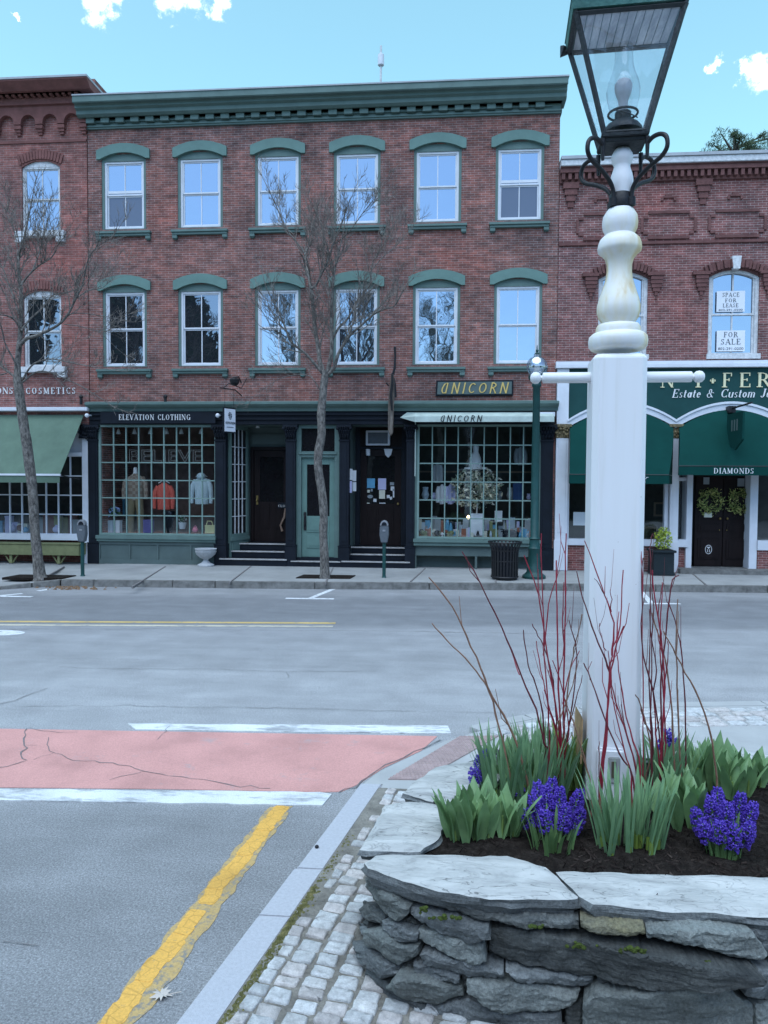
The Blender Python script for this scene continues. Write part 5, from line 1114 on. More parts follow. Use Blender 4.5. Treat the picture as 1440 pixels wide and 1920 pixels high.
# air conditioner, papers and stickers round the doors
ac = thing('air_conditioner', fac(708, 822, yb2-.06), 'white window air conditioner set in the transom over the dark gift shop door', 'air conditioner'); ax0, ax1, az0, az1 = X(686, 820, yb2-.2), X(731, 820, yb2-.2), Z(708, 835, yb2-.2), Z(708, 807, yb2-.2)
m = MB(); m.box(ax0, ax1, yb2-.2, yb2-.04, az0, az1); m.build('case', M_WHITEP, ac, bevel=.008); m = MB(); m.box(ax0+.05, ax1-.05, yb2-.215, yb2-.195, az0+.04, az1-.05)
for k in range(6): m.box(ax0+.055, ax1-.055, yb2-.222, yb2-.214, az0+.06+.035*k, az0+.075+.035*k)
m.build('grille', M_METERG, ac)
def card(px0, px1, py0, py1, Y, mat, name, label, cat, group=None, th=.006):
    x0, x1, z0, z1 = X(px0, py0, Y), X(px1, py0, Y), Z(px0, py1, Y), Z(px0, py0, Y); m = MB(); m.box(x0, x1, Y-th, Y, z0, z1); return tag(m.build(name, mat, None, org=((x0+x1)/2, Y, z0)), label, cat, group)
yd = ya-.052
card(505, 520, 902, 923, yd+.06, M_PAPER, 'paper_notice', 'white paper notice taped inside the glass of the brown shop door', 'notice')
card(489, 504, 955, 962, yd, M_PAPER, 'mail_slot', 'small white plate beneath the glass of the brown shop door', 'plate')
cl = card(521, 538, 942, 953, yd-.03, M_BLACK, 'closed_sign', 'dark sign lettered CLOSED hanging on the brown shop door', 'sign'); letter_parts(cl, M_WLET, 'CLO', X(522, 947, yd), X(535.5, 947, yd), Z(528, 950.5, yd), .055, yd-.038, .003)
st_ = MB(); st_.tube([fac(535, 953, yd-.03), fac(533, 970, yd-.05), fac(526, 985, yd-.04), fac(529, 996, yd-.04)], [.02, .03, .025, .03], 6); tag(st_.build('ribbon', M('tan_strap', (.25, .17, .13), .8), None, org=tuple(fac(530, 990, yd-.04))), 'tan strap dangling from the closed sign on the brown door', 'strap')
yd = yb2-.03
cols = [('blue_card', (.12, .36, .55)), ('lilac_card', (.50, .50, .72)), ('cream_card', (.62, .62, .52)), ('white_card', (.62, .64, .66)), ('grey_card', (.25, .28, .3))]
mc = {n: M(n, c, .7, .08) for n, c in cols}
for (a, b, c, d, mt, lb) in ((687, 703, 897, 915, 'blue_card', 'bright blue sticker at upper left of the gift shop door glass'), (709, 724, 897, 918, 'lilac_card', 'lilac paper notice in the middle of the gift shop door glass'), (711, 722, 919, 935, 'cream_card', 'cream paper notice below the lilac one on the gift shop door'), (707, 725, 959, 966, 'cream_card', 'cream strip sticker low on the gift shop door glass'), (688, 703, 956, 964, 'grey_card', 'grey strip sticker at lower left of the gift shop door glass')):
    card(a, b, c, d, yd, mc[mt], 'door_sticker', lb, 'sticker')
rs = random.Random(4)
for (cx_, cy_, w_, h_, rd) in ((694, 931, 11, 7, 1), (690, 945, 6, 5, 0), (691, 952, 6, 6, 1), (700, 948, 8, 8, 0), (703, 938, 6, 6, 0), (735, 907, 8, 6, 0), (736, 916, 7, 8, 0), (733, 934, 5, 6, 1), (728, 931, 6, 6, 0), (738, 925, 3, 16, 0), (734, 948, 9, 7, 1), (736, 957, 8, 6, 1), (724, 953, 8, 6, 0), (716, 953, 8, 5, 0), (691, 921, 5, 5, 0), (697, 919, 4, 5, 0), (717, 945, 12, 5, 0)):
    c = fac(cx_, cy_, yd); k = w_/2*.0123; kk = h_/2*.0123; m = MB()
    pts = [(c.x+k*math.cos(2*math.pi*j/12), c.z+kk*math.sin(2*math.pi*j/12)) for j in range(12)] if rd else [(c.x-k, c.z-kk), (c.x+k, c.z-kk), (c.x+k, c.z+kk), (c.x-k, c.z+kk)]
    m.prism(pts, yd-.005, yd); tag(m.build('door_sticker', mc[rs.choice(['white_card', 'grey_card', 'cream_card', 'white_card'])], None, org=tuple(c)), 'tiny pale sticker among many on the dark glass of the gift shop door', 'sticker', 'stickers on the gift shop door')
yd = FY-.02
for i, (a, b, c, d) in enumerate(((655, 661, 879, 900), (661, 668, 882, 902), (655, 660, 902, 924), (661, 668, 904, 921))):
    card(a, b, c, d, FY+.1+.15*(i % 2), mc['lilac_card' if i == 2 else 'white_card'], 'flyer', 'paper flyer pinned to the left jamb of the gift shop entry', 'flyer', 'flyers on the entry jamb')
m = MB(); c = fac(728, 848, yb2-.08); m.prism([(c.x-.1, c.z+.08), (c.x-.07, c.z-.06), (c.x, c.z-.13), (c.x+.07, c.z-.06), (c.x+.1, c.z+.08)][::1], yb2-.11, yb2-.08); tag(m.build('shield_plaque', mc['white_card'], None, org=tuple(c)), 'white shield shaped plaque above the gift shop door', 'plaque')
m = MB(); c = fac(690, 848, yb2-.1); m.lathe([(.05, -.08), (.055, .07), (.03, .08)], c, 10); tag(m.build('entry_lamp', mc['white_card'], None, org=tuple(c)), 'small pale cylinder lamp above the gift shop door', 'lamp')
m = MB(); c = fac(483, 800, FY+.4); m.lathe([(.05, -.03), (.03, .05), (.01, .1)], c, 10); tag(m.build('entry_lamp', mc['white_card'], None, org=tuple(c)), 'small pale ceiling lamp in the clothing shop entry', 'lamp')

# ---------------------------------------------------------------- clothing shop display
def loft(m, rings, n=14):
    vs = [(cx+rx*math.cos(2*math.pi*j/n), cy+ry*math.sin(2*math.pi*j/n), z) for (cx, cy, z, rx, ry) in rings for j in range(n)]; k = len(rings)
    m.add(vs, [(i*n+j, i*n+(j+1) % n, (i+1)*n+(j+1) % n, (i+1)*n+j) for i in range(k-1) for j in range(n)]+[tuple(range(n-1, -1, -1)), tuple((k-1)*n+j for j in range(n))])
def plaid():
    m, ns, ls, p = newmat('brown_plaid'); t = nd(ns, 'ShaderNodeTexCoord'); w1 = nd(ns, 'ShaderNodeTexChecker'); w1.inputs['Scale'].default_value = 14; ls.new(t.outputs['Object'], w1.inputs[0])
    w1.inputs[1].default_value = (.24, .17, .13, 1); w1.inputs[2].default_value = (.32, .27, .22, 1); ls.new(w1.outputs[0], p.inputs[0]); p.inputs['Roughness'].default_value = .9; return m
def jacket(t, Y, px0, px1, pyt, pyb, mat, name, armdrop=.92, hood=False):
    x0, x1 = X(px0, 900, Y), X(px1, 900, Y); z1, z0 = Z(px0, pyt, Y), Z(px0, pyb, Y); cx = (x0+x1)/2; w_ = (x1-x0); h = z1-z0; m = MB()
    tw = w_*.32
    loft(m, [(cx, Y, z0, tw*.95, .1), (cx, Y, z0+h*.06, tw, .11), (cx, Y, z0+h*.45, tw*1.0, .11), (cx, Y, z0+h*.78, tw*1.08, .115), (cx, Y, z0+h*.90, tw*.85, .09), (cx, Y, z0+h*.96, tw*.45, .07), (cx, Y, z1, tw*.38, .06)])
    for sg in (-1, 1): m.tube([(cx+sg*tw*.85, Y, z0+h*.86), (cx+sg*w_*.40, Y-.02, z0+h*.66), (cx+sg*w_*.45, Y-.04, z0+h*(1-armdrop)+h*.3), (cx+sg*w_*.44, Y-.05, z0+h*(1-armdrop))], [.06, .062, .055, .045], 10)
    if hood: m.ball((cx, Y-.05, z1+.0), .11, 12, 8, .8)
    return m.build(name, mat, t, smooth=True)
mn = thing('mannequin', fac(254, 998, FY+.5), 'headless mannequin in a brown plaid shirt and khaki trousers in the clothing shop window', 'mannequin'); Ym = FY+.45
jacket(mn, Ym, 231, 277, 888, 938, plaid(), 'shirt', .95)
m = MB(); cx = X(254, 900, Ym); zq = Z(254, 936, Ym); zq0 = Z(254, 1000, Ym)
for sg in (-1, 1): loft(m, [(cx+sg*.13, Ym, zq0, .075, .08), (cx+sg*.12, Ym, (zq+zq0)/2, .085, .09), (cx+sg*.085, Ym, zq-.05, .10, .11), (cx+sg*.08, Ym, zq+.02, .10, .11)])
m.build('trousers', M('khaki_cloth', (.22, .18, .11), .9), mn, smooth=True); m = MB(); m.lathe([(.06, -.06), (.05, .0), (.048, .08), (.02, .1)], fac(254, 884, Ym), 12); m.build('neck', M_WLET, mn, smooth=True)
def form(px, pyt, pyb, label, mat, a, b, c, d, name, hood=False):
    t = thing('garment_stand', fac(px, 1000, FY+.5), label, 'garment'); Yg = FY+.45; jacket(t, Yg, a, b, c, d, mat, name, .97, hood); m = MB(); q0, q1 = fac(px, 1003, Yg), fac(px, (c+d)/2, Yg); m.tube([q0, q1], .015, 6); m.lathe([(.14, 0), (.13, .02), (.02, .04)], q0, 12); m.build('pole', M_IRON, t)
    m = MB(); m.tube([fac(px, c-3, Yg)+Vector((-.14, 0, -.05)), fac(px, c-5, Yg), fac(px, c-3, Yg)+Vector((.14, 0, -.05))], .01, 5); m.build('hanger', M_WORN, t); return t
form(307.5, 905, 955, 'coral red sweater on a stand in the middle of the clothing shop window', M('coral_knit', (.62, .12, .09), .9, .15, 20), 288, 327, 905, 955, 'sweater')
form(378, 890, 945, 'pale blue hooded jacket on a stand at right in the clothing shop window', M('pale_blue_cloth', (.52, .62, .66), .9, .1, 10), 358, 399, 893, 945, 'jacket', True)
tr = MB(); cx = X(318, 960, FY+.5); loft(tr, [(cx, FY+.5, Z(318, 1000, FY+.5), .06, .06), (cx, FY+.5, Z(318, 958, FY+.5), .13, .09)]); tag(tr.build('trousers', M_BLACK, None, org=tuple(fac(318, 1000, FY+.5))), 'black trousers hanging under the coral sweater', 'trousers')
zfl = za
def box_at(px0, px1, py0, py1, Y, d, mat, name, label, cat, group=None):
    x0, x1, z0, z1 = X(px0, 950, Y), X(px1, 950, Y), Z(px0, py1, Y), Z(px0, py0, Y); m = MB(); m.box(x0, x1, Y, Y+d, z0, z1); m.box(x0-.004, x1+.004, Y-.004, Y+d+.004, z1-.03, z1+.002); return tag(m.build(name, mat, None, bevel=.004, org=((x0+x1)/2, Y+d/2, z0)), label, cat, group)
M_PBLUE = M('pale_blue_card', (.42, .52, .6), .7)
box_at(196, 210, 976, 999, FY+.25, .15, M_PBLUE, 'gift_box', 'pale blue box at the left corner of the clothing shop window', 'box'); box_at(213, 224, 976, 999, FY+.3, .15, M_PAPER, 'gift_box', 'white box beside the pale blue one in the clothing shop window', 'box')
box_at(268, 283, 975, 999, FY+.35, .2, M('purple_card', (.13, .12, .32), .7), 'gift_box', 'dark purple box beside the khaki trousers in the clothing shop window', 'box')
def bouquet(name, px, py, Y, r, mats, n, seed, label, cat, pot=None, potr=.1, sz=.75):
    t = thing(name, fac(px, py, Y), label, cat); c = fac(px, py, Y); rs = random.Random(seed)
    for mi, (mt, nm, size) in enumerate(mats):
        m = MB()
        for _ in range(n):
            v = Vector((rs.gauss(0, 1), rs.gauss(0, 1), rs.gauss(0, 1))).normalized()*r*rs.random()**.4; p = c+Vector((v.x, v.y*.6, v.z*sz)); a = Vector((rs.gauss(0, 1), rs.gauss(0, 1), rs.gauss(0, 1))).normalized(); b = a.orthogonal().normalized(); s_ = size*rs.uniform(.6, 1.3)
            m.add([p-a*s_, p+b*s_*.5, p+a*s_, p-b*s_*.5], [(0, 1, 2, 3)])
        m.build(nm, mt, t)
    if pot: m = MB(); zp = c.z-r*sz; m.lathe([(potr*.7, -potr*1.5), (potr, -.02), (potr*1.05, .02), (potr*.9, .02)], (c.x, c.y, zp), 14); m.build('pot', pot, t, smooth=True)
    return t
M_LEAFD = M('dark_leaf', (.03, .07, .03), .6, .4, 8); M_LEAFM = M('leaf_green', (.06, .14, .05), .55, .4, 8)
bouquet('hydrangea', 213, 960, FY+.3, .17, [(M('hydrangea_blue', (.25, .33, .55), .8), 'blooms', .05), (M_LEAFD, 'leaves', .05)], 70, 1, 'blue hydrangea bunch at left in the clothing shop window', 'flowers')
bouquet('potted_flowers', 342, 974, FY+.3, .12, [(M_WLET, 'blooms', .02), (M_LEAFD, 'leaves', .04)], 40, 2, 'small white flowers in a white pot in the clothing shop window', 'flowers', M_WHITEP, .09)
m = MB(); c = fac(366, 994, FY+.3); m.ball(c, .07, 12, 8); m.tube([c+Vector((-.04, 0, .06)), c+Vector((0, 0, .11)), c+Vector((.04, 0, .06))], .01, 6); tag(m.build('purse', M('pink_leather', (.65, .2, .28), .6), None, org=tuple(c)), 'small round pink purse on the clothing shop window floor', 'purse')
bg_ = box_at(384, 402, 985, 1000, FY+.3, .12, M('yellow_leather', (.6, .58, .3), .6), 'handbag', 'pale yellow handbag at the right corner of the clothing shop window', 'bag'); m = MB(); c = fac(393, 985, FY+.36); m.tube([c+Vector((-.08, 0, 0)), c+Vector((-.05, 0, .1)), c+Vector((.05, 0, .1)), c+Vector((.08, 0, 0))], .012, 6); m.build('strap', M('yellow_strap', (.6, .58, .3), .6), bg_)
for pxx in (222, 252, 282, 312.5, 340, 377):
    m = MB(); c = fac(pxx, 812, FY+.3); m.lathe([(.055, -.02), (.035, .05), (.02, .09), (.008, .1)], c, 12); m.tube([c+Vector((0, 0, .1)), c+Vector((0, 0, .3))], .004, 4); tag(m.build('pendant_lamp', M_WLET, None, org=tuple(c)), 'small white bell shaped pendant in the row at the top of the clothing shop window', 'lamp', 'pendants in the clothing shop window')
bt = font_text('BELIEVE', .42, M('pale_tube', (.28, .26, .24), .6), 'letter_sign', None, X(240, 866, FY+.35), FY+.35, Z(240, 866, FY+.35), width=X(377, 866, FY+.35)-X(240, 866, FY+.35), outline=.008); tag(bt, 'outlined letters BELIEVE hanging inside the clothing shop window', 'sign')
# clothes rail and shelves behind
rail = thing('clothes_rail', fac(240, 930, FY+1.2), 'dark rail of hanging clothes at the back left of the clothing shop', 'clothes rail'); m = MB(); q0, q1 = fac(196, 905, FY+1.2), fac(262, 905, FY+1.2); m.tube([q0, q1], .015, 6); m.tube([q0, q0+Vector((0, 0, -1.2))], .015, 6); m.tube([q1, q1+Vector((0, 0, -1.2))], .015, 6); m.build('frame', M_IRON, rail)
for i in range(9):
    m = MB(); c = q0.lerp(q1, (i+.5)/9); loft(m, [(c.x, c.y, c.z-.8, .035, .2), (c.x, c.y, c.z-.2, .04, .22), (c.x, c.y, c.z-.05, .02, .06)], 8); m.build('garment', [mc['blue_card'], M_BRICK_T, M_BLACK, mc['grey_card'], M_OLDWOOD][i % 5], rail)

# ---------------------------------------------------------------- gift shop display
bouquet('dried_flower_tree', 893, 915, FY+.5, .64, [(M('cream_petals', (.75, .68, .50), .8, .2, 6), 'blooms', .06), (M('sage_leaf', (.25, .30, .22), .8), 'leaves', .06), (M('pale_petals', (.6, .58, .5), .8), 'buds', .045)], 230, 8, 'big cream dried flower arrangement in the middle of the gift shop window', 'flowers', None, .1, .78)
m = MB(); c = fac(893, 1000, FY+.5); m.lathe([(.12, 0), (.16, .12), (.1, .28), (.07, .36), (.09, .4)], c, 16); m.tube([c+Vector((0, 0, .36)), c+Vector((.02, 0, .8))], .02, 6); tag(m.build('vase', mc['white_card'], None, org=tuple(c)), 'pale vase under the cream dried flowers in the gift shop window', 'vase')
m = MB(); c = fac(891, 867, FY+.55); loft(m, [(c.x, c.y, c.z-.12, .16, .1), (c.x, c.y, c.z+.1, .13, .09), (c.x+.01, c.y, c.z+.25, .06, .06), (c.x+.01, c.y, c.z+.36, .075, .07), (c.x, c.y, c.z+.42, .03, .03)]); m.box(c.x-.25, c.x+.25, c.y-.1, c.y+.1, c.z-.16, c.z-.121); tag(m.build('bust', M_WLET, None, smooth=True, org=tuple(c)), 'white bust on a shelf above the dried flowers in the gift shop window', 'bust')
def hang(a, b, c, d, mat, label, nm='shirt'):
    t = thing('hanging_garment', fac((a+b)/2, d, FY+.7), label, 'garment'); jacket(t, FY+.7, a, b, c, d, mat, nm); return t
hang(812, 828, 868, 905, mc['grey_card'], 'grey hanging cloth doll at upper left of the gift shop window', 'cloth'); hang(820, 838, 908, 945, mc['white_card'], 'white hanging shirt left of the dried flowers in the gift shop window'); hang(836, 854, 908, 945, mc['lilac_card'], 'lilac hanging shirt left of the dried flowers in the gift shop window')
hang(966, 985, 838, 872, mc['grey_card'], 'grey hanging cloth at upper right of the gift shop window', 'cloth')
box_at(962, 980, 905, 938, FY+.6, .2, M('navy_cloth', (.02, .05, .14), .8), 'tote_bag', 'navy blue bag hanging at right in the gift shop window', 'bag')
box_at(883, 906, 963, 1004, FY+.3, .05, M_PAPER, 'framed_print', 'white framed print standing in the middle of the gift shop window', 'print'); box_at(928, 942, 958, 978, FY+.4, .1, mc['white_card'], 'gift_box', 'white box right of the framed print in the gift shop window', 'box')
M_BULB = newmat('warm_bulb')[0]; M_BULB.node_tree.nodes['Principled BSDF'].inputs['Emission Color'].default_value = (1, .75, .4, 1); M_BULB.node_tree.nodes['Principled BSDF'].inputs['Emission Strength'].default_value = 3
m = MB(); c = fac(878, 970, FY+.35); m.ball(c, .035, 10, 8, 1.4); tl = m.build('bulb', M_BULB, None, org=tuple(c)); tl.name = 'night_light'; tag(tl, 'small glowing warm bulb near the framed print in the gift shop window', 'lamp'); m = MB(); m.lathe([(.05, -.3), (.02, -.26), (.012, -.06), (.03, -.045)], c, 10); m.build('base', M_BRASS, tl)
m = MB(); c = fac(957, 1001, FY+.3); loft(m, [(c.x, c.y, c.z-.08, .2, .09), (c.x, c.y, c.z+.02, .22, .1), (c.x, c.y, c.z+.09, .1, .06)], 12); m.ball(c+Vector((-.2, -.03, .06)), .06, 10, 7); tag(m.build('plush_cat', M_BLACK, None, smooth=True, org=tuple(c)), 'black plush cat lying at the lower right of the gift shop window', 'toy')
m = MB(); m.box(X(783), X(1008), FY+.75, FY+.80, Z(900, 940), Z(900, 938)); m.box(X(783), X(1008), FY+1.0, FY+1.05, Z(900, 885), Z(900, 882)); sh = tag(m.build('shelf', M_WOODF, None, org=(X(895), FY+.8, Z(900, 940))), 'long wooden display shelves across the back of the gift shop window', 'shelf')
rs = random.Random(21); tm = [mc['white_card'], mc['cream_card'], mc['lilac_card'], mc['blue_card'], mc['grey_card'], M('rust_card', (.35, .13, .08), .7), M('olive_card', (.2, .22, .1), .7), M_PBLUE, M_BLACK]
for i in range(96):
    Yq = FY+rs.uniform(.2, .6); pxx = 788+(i % 48)*4.45+rs.uniform(-1.5, 1.5); w_ = rs.uniform(.06, .15); h = rs.uniform(.08, .2) if i < 48 else rs.uniform(.2, .46); Yq += .0 if i < 48 else .25; c = fac(pxx, 1003, Yq); m = MB(); k = rs.random()
    if k < .55: m.box(c.x-w_/2, c.x+w_/2, Yq, Yq+.03+.05*rs.random(), zc_-.02, zc_+h); m.box(c.x-w_/2+.012, c.x+w_/2-.012, Yq-.003, Yq, zc_+.02, zc_+h*.6)
    elif k < .8: m.lathe([(w_*.35, 0), (w_*.5, h*.3), (w_*.3, h*.7), (w_*.2, h*.8), (w_*.25, h*.85)], (c.x, Yq, zc_-.02), 10)
    else: m.ball((c.x, Yq, zc_+w_*.5), w_*.5, 10, 7); m.lathe([(w_*.3, -.02), (w_*.2, .04)], (c.x, Yq, zc_), 8)
    tag(m.build('trinket', rs.choice(tm), None, org=(c.x, Yq, zc_)), 'small trinket or card crowded along the sill of the gift shop window', 'trinket', 'trinkets along the gift shop sill')
for i in range(12):
    Yq = FY+.78; pxx = 795+i*18+rs.uniform(-3, 3); c = fac(pxx, 938, Yq); w_ = rs.uniform(.1, .2); h = rs.uniform(.12, .3); m = MB(); m.lathe([(w_*.3, .0), (w_*.5, h*.35), (w_*.35, h*.7), (w_*.4, h)], (c.x, Yq+.0, c.z+.02), 10); tag(m.build('ornament', rs.choice(tm), None, org=tuple(c)), 'dim ornament on the back shelf of the gift shop window', 'ornament', 'ornaments on the gift shop shelf')
# left shop: jumble of goods behind the white grid
for i in range(34):
    Yq = FY+rs.uniform(.25, .7); pxx = rs.uniform(-4, 150); w_ = rs.uniform(.12, .28); h = rs.uniform(.12, .5); c = fac(pxx, 1000, Yq); m = MB()
    if i % 3: m.box(c.x-w_/2, c.x+w_/2, Yq, Yq+.1, zz0-.03, zz0+h); m.box(c.x-w_/2-.006, c.x+w_/2+.006, Yq-.004, Yq+.1, zz0+h-.04, zz0+h)
    else: m.ball((c.x, Yq, zz0+w_*.4), w_*.45, 10, 7); m.lathe([(w_*.2, w_*.8), (w_*.15, w_*1.05)], (c.x, Yq, zz0-.02), 8)
    tag(m.build('boxed_goods', rs.choice(tm[:7]+[M_BRICK_T, mc['grey_card'], mc['lilac_card']]), None, org=(c.x, Yq, zz0)), 'blurred boxed goods stacked low behind the white gridded window at left', 'goods', 'goods in the left shop window')

# ---------------------------------------------------------------- jeweller's fittings
hb = thing('blade_sign', fac(1378, 780, FY-.5), 'narrow dark green blade sign hanging edge on before the DIAMONDS awning', 'sign'); Yh = FY-1.0
m = MB(); c = fac(1371, 768, FY-.2); m.box(c.x-.08, c.x+.06, FY-.3, FY-.1, c.z-.07, c.z+.07); m.tube([(c.x, FY-.2, c.z+.02), (c.x+.02, Yh-.25, c.z+.04)], .02, 6); m.build('bracket', M_IRON, hb)
m = MB(); c2 = fac(1384, 775, Yh); m.prismx([(Yh-.3, c2.z+.02), (Yh+.55, c2.z+.02), (Yh+.55, c2.z-.55), (Yh+.1, c2.z-.75), (Yh-.3, c2.z-.55)][::-1], c2.x-.02, c2.x+.02); m.build('board', M_AWN, hb)
m = MB()
for i in range(3): m.box(c2.x-.023, c2.x+.023, Yh-.05+.14*i, Yh+.02+.14*i, c2.z-.35, c2.z-.12)
m.build('lettering', M_GREEN3, hb)
def wreath(px, py, label):
    c = fac(px, py, ydd-.06); t = thing('wreath', c, label, 'wreath'); rs = random.Random(int(px)); m = MB(); b = MB()
    for k in range(420):
        a = rs.uniform(0, 2*math.pi); r = rs.gauss(.205, .05); p = c+Vector((r*math.cos(a), -.02+rs.gauss(0, .025), r*math.sin(a))); d = Vector((rs.gauss(0, 1), rs.gauss(0, .5), rs.gauss(0, 1))).normalized(); e = d.orthogonal().normalized(); s_ = rs.uniform(.022, .05)
        (m if k % 3 else b).add([p-d*s_, p+e*s_*.45, p+d*s_, p-e*s_*.45], [(0, 1, 2, 3)])
    m.build('leaves', M('wreath_leaf', (.24, .28, .08), .7, .4, 20), t); b.build('blossoms', M('wreath_blossom', (.62, .58, .20), .7, .3, 20), t)
    g_ = MB(); g_.tube([c+Vector((.19*math.cos(2*math.pi*k/20), .0, .19*math.sin(2*math.pi*k/20))) for k in range(21)], .03, 6); g_.build('ring', M_DARKWOOD, t)
wreath(1332, 940, 'leafy yellow green wreath on the left leaf of the wooden double doors'); wreath(1388, 940, 'leafy yellow green wreath on the right leaf of the wooden double doors')
card(1320, 1335, 961, 970, ydd-.03, mc['cream_card'], 'card_notice', 'pale card below the wreath on the left wooden door', 'notice')
card(1383, 1396, 897, 912, ydd-.012, mc['grey_card'], 'card_notice', 'pale framed card at the top of the right wooden door', 'notice'); card(1319, 1330, 895, 908, ydd-.012, mc['grey_card'], 'card_notice', 'grey card at the top of the left wooden door', 'notice')
def window_card(i, a, b, c, d, lines, label):
    o = card(a, b, c, d, FY+.075, M_PAPER, 'window_sign', label, 'sign'); x0, x1 = X(a, c, FY+.07), X(b, c, FY+.07); zt = Z(a, c, FY+.07); zb2 = Z(a, d, FY+.07); h = (zt-zb2)
    for (tx, u0, u1, s_, ww) in lines:
        t = MB(); 
        if all(ch in GL or ch == ' ' for ch in tx): letter_parts(o, M_METERG, tx, x0+(x1-x0)*(1-ww)/2, x1-(x1-x0)*(1-ww)/2, zb2+h*u0, h*(u1-u0), FY+.068, .003, gap=.14)
        else: font_text(tx, h*(u1-u0)*1.35, M_METERG, 'lettering', o, x0+(x1-x0)*(1-ww)/2, FY+.066, zb2+h*u0, .001, width=(x1-x0)*ww)
window_card(0, 1344, 1397, 620, 659, [('FOR', .68, .93, 0, .5), ('SALE', .33, .6, 0, .7), ('802-291-0200', .07, .2, 0, .9)], 'white FOR SALE sign in the lower sash of the arched window')
window_card(1, 1344, 1397, 546, 585, [('SPACE', .72, .92, 0, .6), ('FOR', .46, .64, 0, .4), ('LEASE', .22, .4, 0, .55), ('802-291-0200', .05, .14, 0, .85)], 'faded white SPACE FOR LEASE sign in the upper sash of the arched window')
card(1075, 1098, 960, 985, FY+.1, M_PAPER, 'window_sign', 'blank white card at the left of the jewellery shop window', 'sign')
fr = thing('picture_frame', fac(1238, 968, FY+.5), 'small pale wooden frame standing in the jewellery shop window', 'frame'); c = fac(1238, 955, FY+.5); m = MB()
for (a, b, cc, d) in ((-.14, -.1, -.16, .16), (.1, .14, -.16, .16), (-.1, .1, .12, .16), (-.1, .1, -.16, -.12)): m.box(c.x+a, c.x+b, c.y, c.y+.03, c.z+cc, c.z+d)
m.build('frame', M_WOODF, fr)
m = MB(); m.box(X(1203), X(1247), FY+.5, FY+.9, Z(1230, 994), Z(1230, 990)); m.box(X(1204), X(1206), FY+.5, FY+.53, zi0, Z(1230, 994)); m.box(X(1245), X(1247), FY+.5, FY+.53, zi0, Z(1230, 994)); tag(m.build('display_table', M_WOODF, None, org=(X(1225), FY+.7, zi0)), 'low pale display table in the jewellery shop window', 'table')
pb = thing('planter', (X(1246, 1060, FY-.5), FY-.5, GZ), 'square black planter box beside the jewellery shop entry', 'planter'); m = MB(); x0, x1 = X(1224, 1060, FY-.7), X(1266, 1060, FY-.7); z1 = Z(1245, 1032, FY-.7); m.box(x0+.02, x1-.02, FY-.7, FY-.24, GZ, z1-.05); m.box(x0-.015, x1+.015, FY-.74, FY-.2, z1-.05, z1); m.box(x0, x1, FY-.715, FY-.24, GZ, GZ+.05); m.build('box', M('dark_planter', (.012, .02, .024), .5), pb, bevel=.008)
m = MB(); m.box(x0+.04, x1-.04, FY-.68, FY-.26, z1, z1+.01); m.build('soil', M_SOIL, pb)
bouquet('potted_shrub', 1243, 1010, FY-.47, .2, [(M('yellow_green_leaf', (.34, .40, .05), .6, .3, 12), 'leaves', .035), (M('lime_leaf', (.22, .30, .04), .6, .3, 12), 'inner_leaves', .035)], 190, 5, 'yellow green shrub growing in the square black planter box', 'shrub', None, .1, 1.35)

# ---------------------------------------------------------------- street furniture on the far pavement
def meter(px, py, ytop, label):
    b = gnd(px, py, .13); t = thing('parking_meter', b, label, 'parking meter', 'parking meters along the far kerb'); ztop = fac(px, ytop, b.y).z; m = MB(); h = ztop-b.z
    m.lathe([(.05, 0), (.04, .02), (.036, .04), (.036, h*.60), (.05, h*.61), (.05, h*.63)], b, 12); m.build('post', M_POSTG, t, smooth=True)
    m = MB(); zz = b.z+h*.62; prof_ = [(-.065, 0), (.065, 0), (.095, .16), (.09, h*.27), (.08, h*.30), (-.08, h*.30), (-.09, h*.27), (-.095, .16)]; m.prism([(b.x+x, zz+z) for x, z in prof_], b.y-.06, b.y+.06); m.build('housing', M_METERG, t, bevel=.012)
    m = MB(); n = 12; pts = [(b.x+.085*math.cos(math.pi*k/n), zz+h*.30+.11*math.sin(math.pi*k/n)) for k in range(n+1)]; m.prism(pts, b.y-.055, b.y+.055); m.build('dome', M_ZINC, t, bevel=.006)
    m = MB(); m.prism([(b.x+.055*math.cos(math.pi*k/n), zz+h*.305+.07*math.sin(math.pi*k/n)) for k in range(n+1)], b.y-.062, b.y-.054); m.build('display', M_BLACK, t)
    m = MB(); m.box(b.x-.03, b.x+.03, b.y-.068, b.y-.058, zz+h*.2, zz+h*.23); m.build('coin_slot', M_ZINC, t)
meter(155, 1080, 976, 'grey parking meter on a green post by the left shop'); meter(720, 1083, 977, 'grey parking meter on a green post before the gift shop steps')
# steel slat litter bin
b = gnd(946, 1086, .13); lb = thing('litter_bin', b, 'black steel slatted litter bin beside the green street lamp', 'litter bin'); ztop = fac(946, 1016, b.y).z; h = ztop-b.z; R0, R1 = .265, .265; m = MB(); n = 26
for k in range(n):
    a = 2*math.pi*k/n; pr = [(.265, .05), (.268, h*.55), (.275, h*.78), (.30, h*.9), (.335, h*.985)]; c0, s0 = math.cos(a), math.sin(a); w_ = .02; vs = []
    for r, z in pr:
        for (rr_, tt) in ((r-.004, -w_), (r-.004, w_), (r+.004, w_), (r+.004, -w_)): vs.append((b.x+rr_*c0-tt*s0, b.y+rr_*s0+tt*c0, b.z+z))
    fs = [(4*i+j, 4*i+(j+1) % 4, 4*i+4+(j+1) % 4, 4*i+4+j) for i in range(4) for j in range(4)]+[(3, 2, 1, 0), (16, 17, 18, 19)]; m.add(vs, fs)
m.build('slats', M_IRON, lb)
def ring(m, c, r, z, t, n=28): m.tube([(c.x+r*math.cos(2*math.pi*k/n), c.y+r*math.sin(2*math.pi*k/n), z) for k in range(n+1)], t, 6, False)
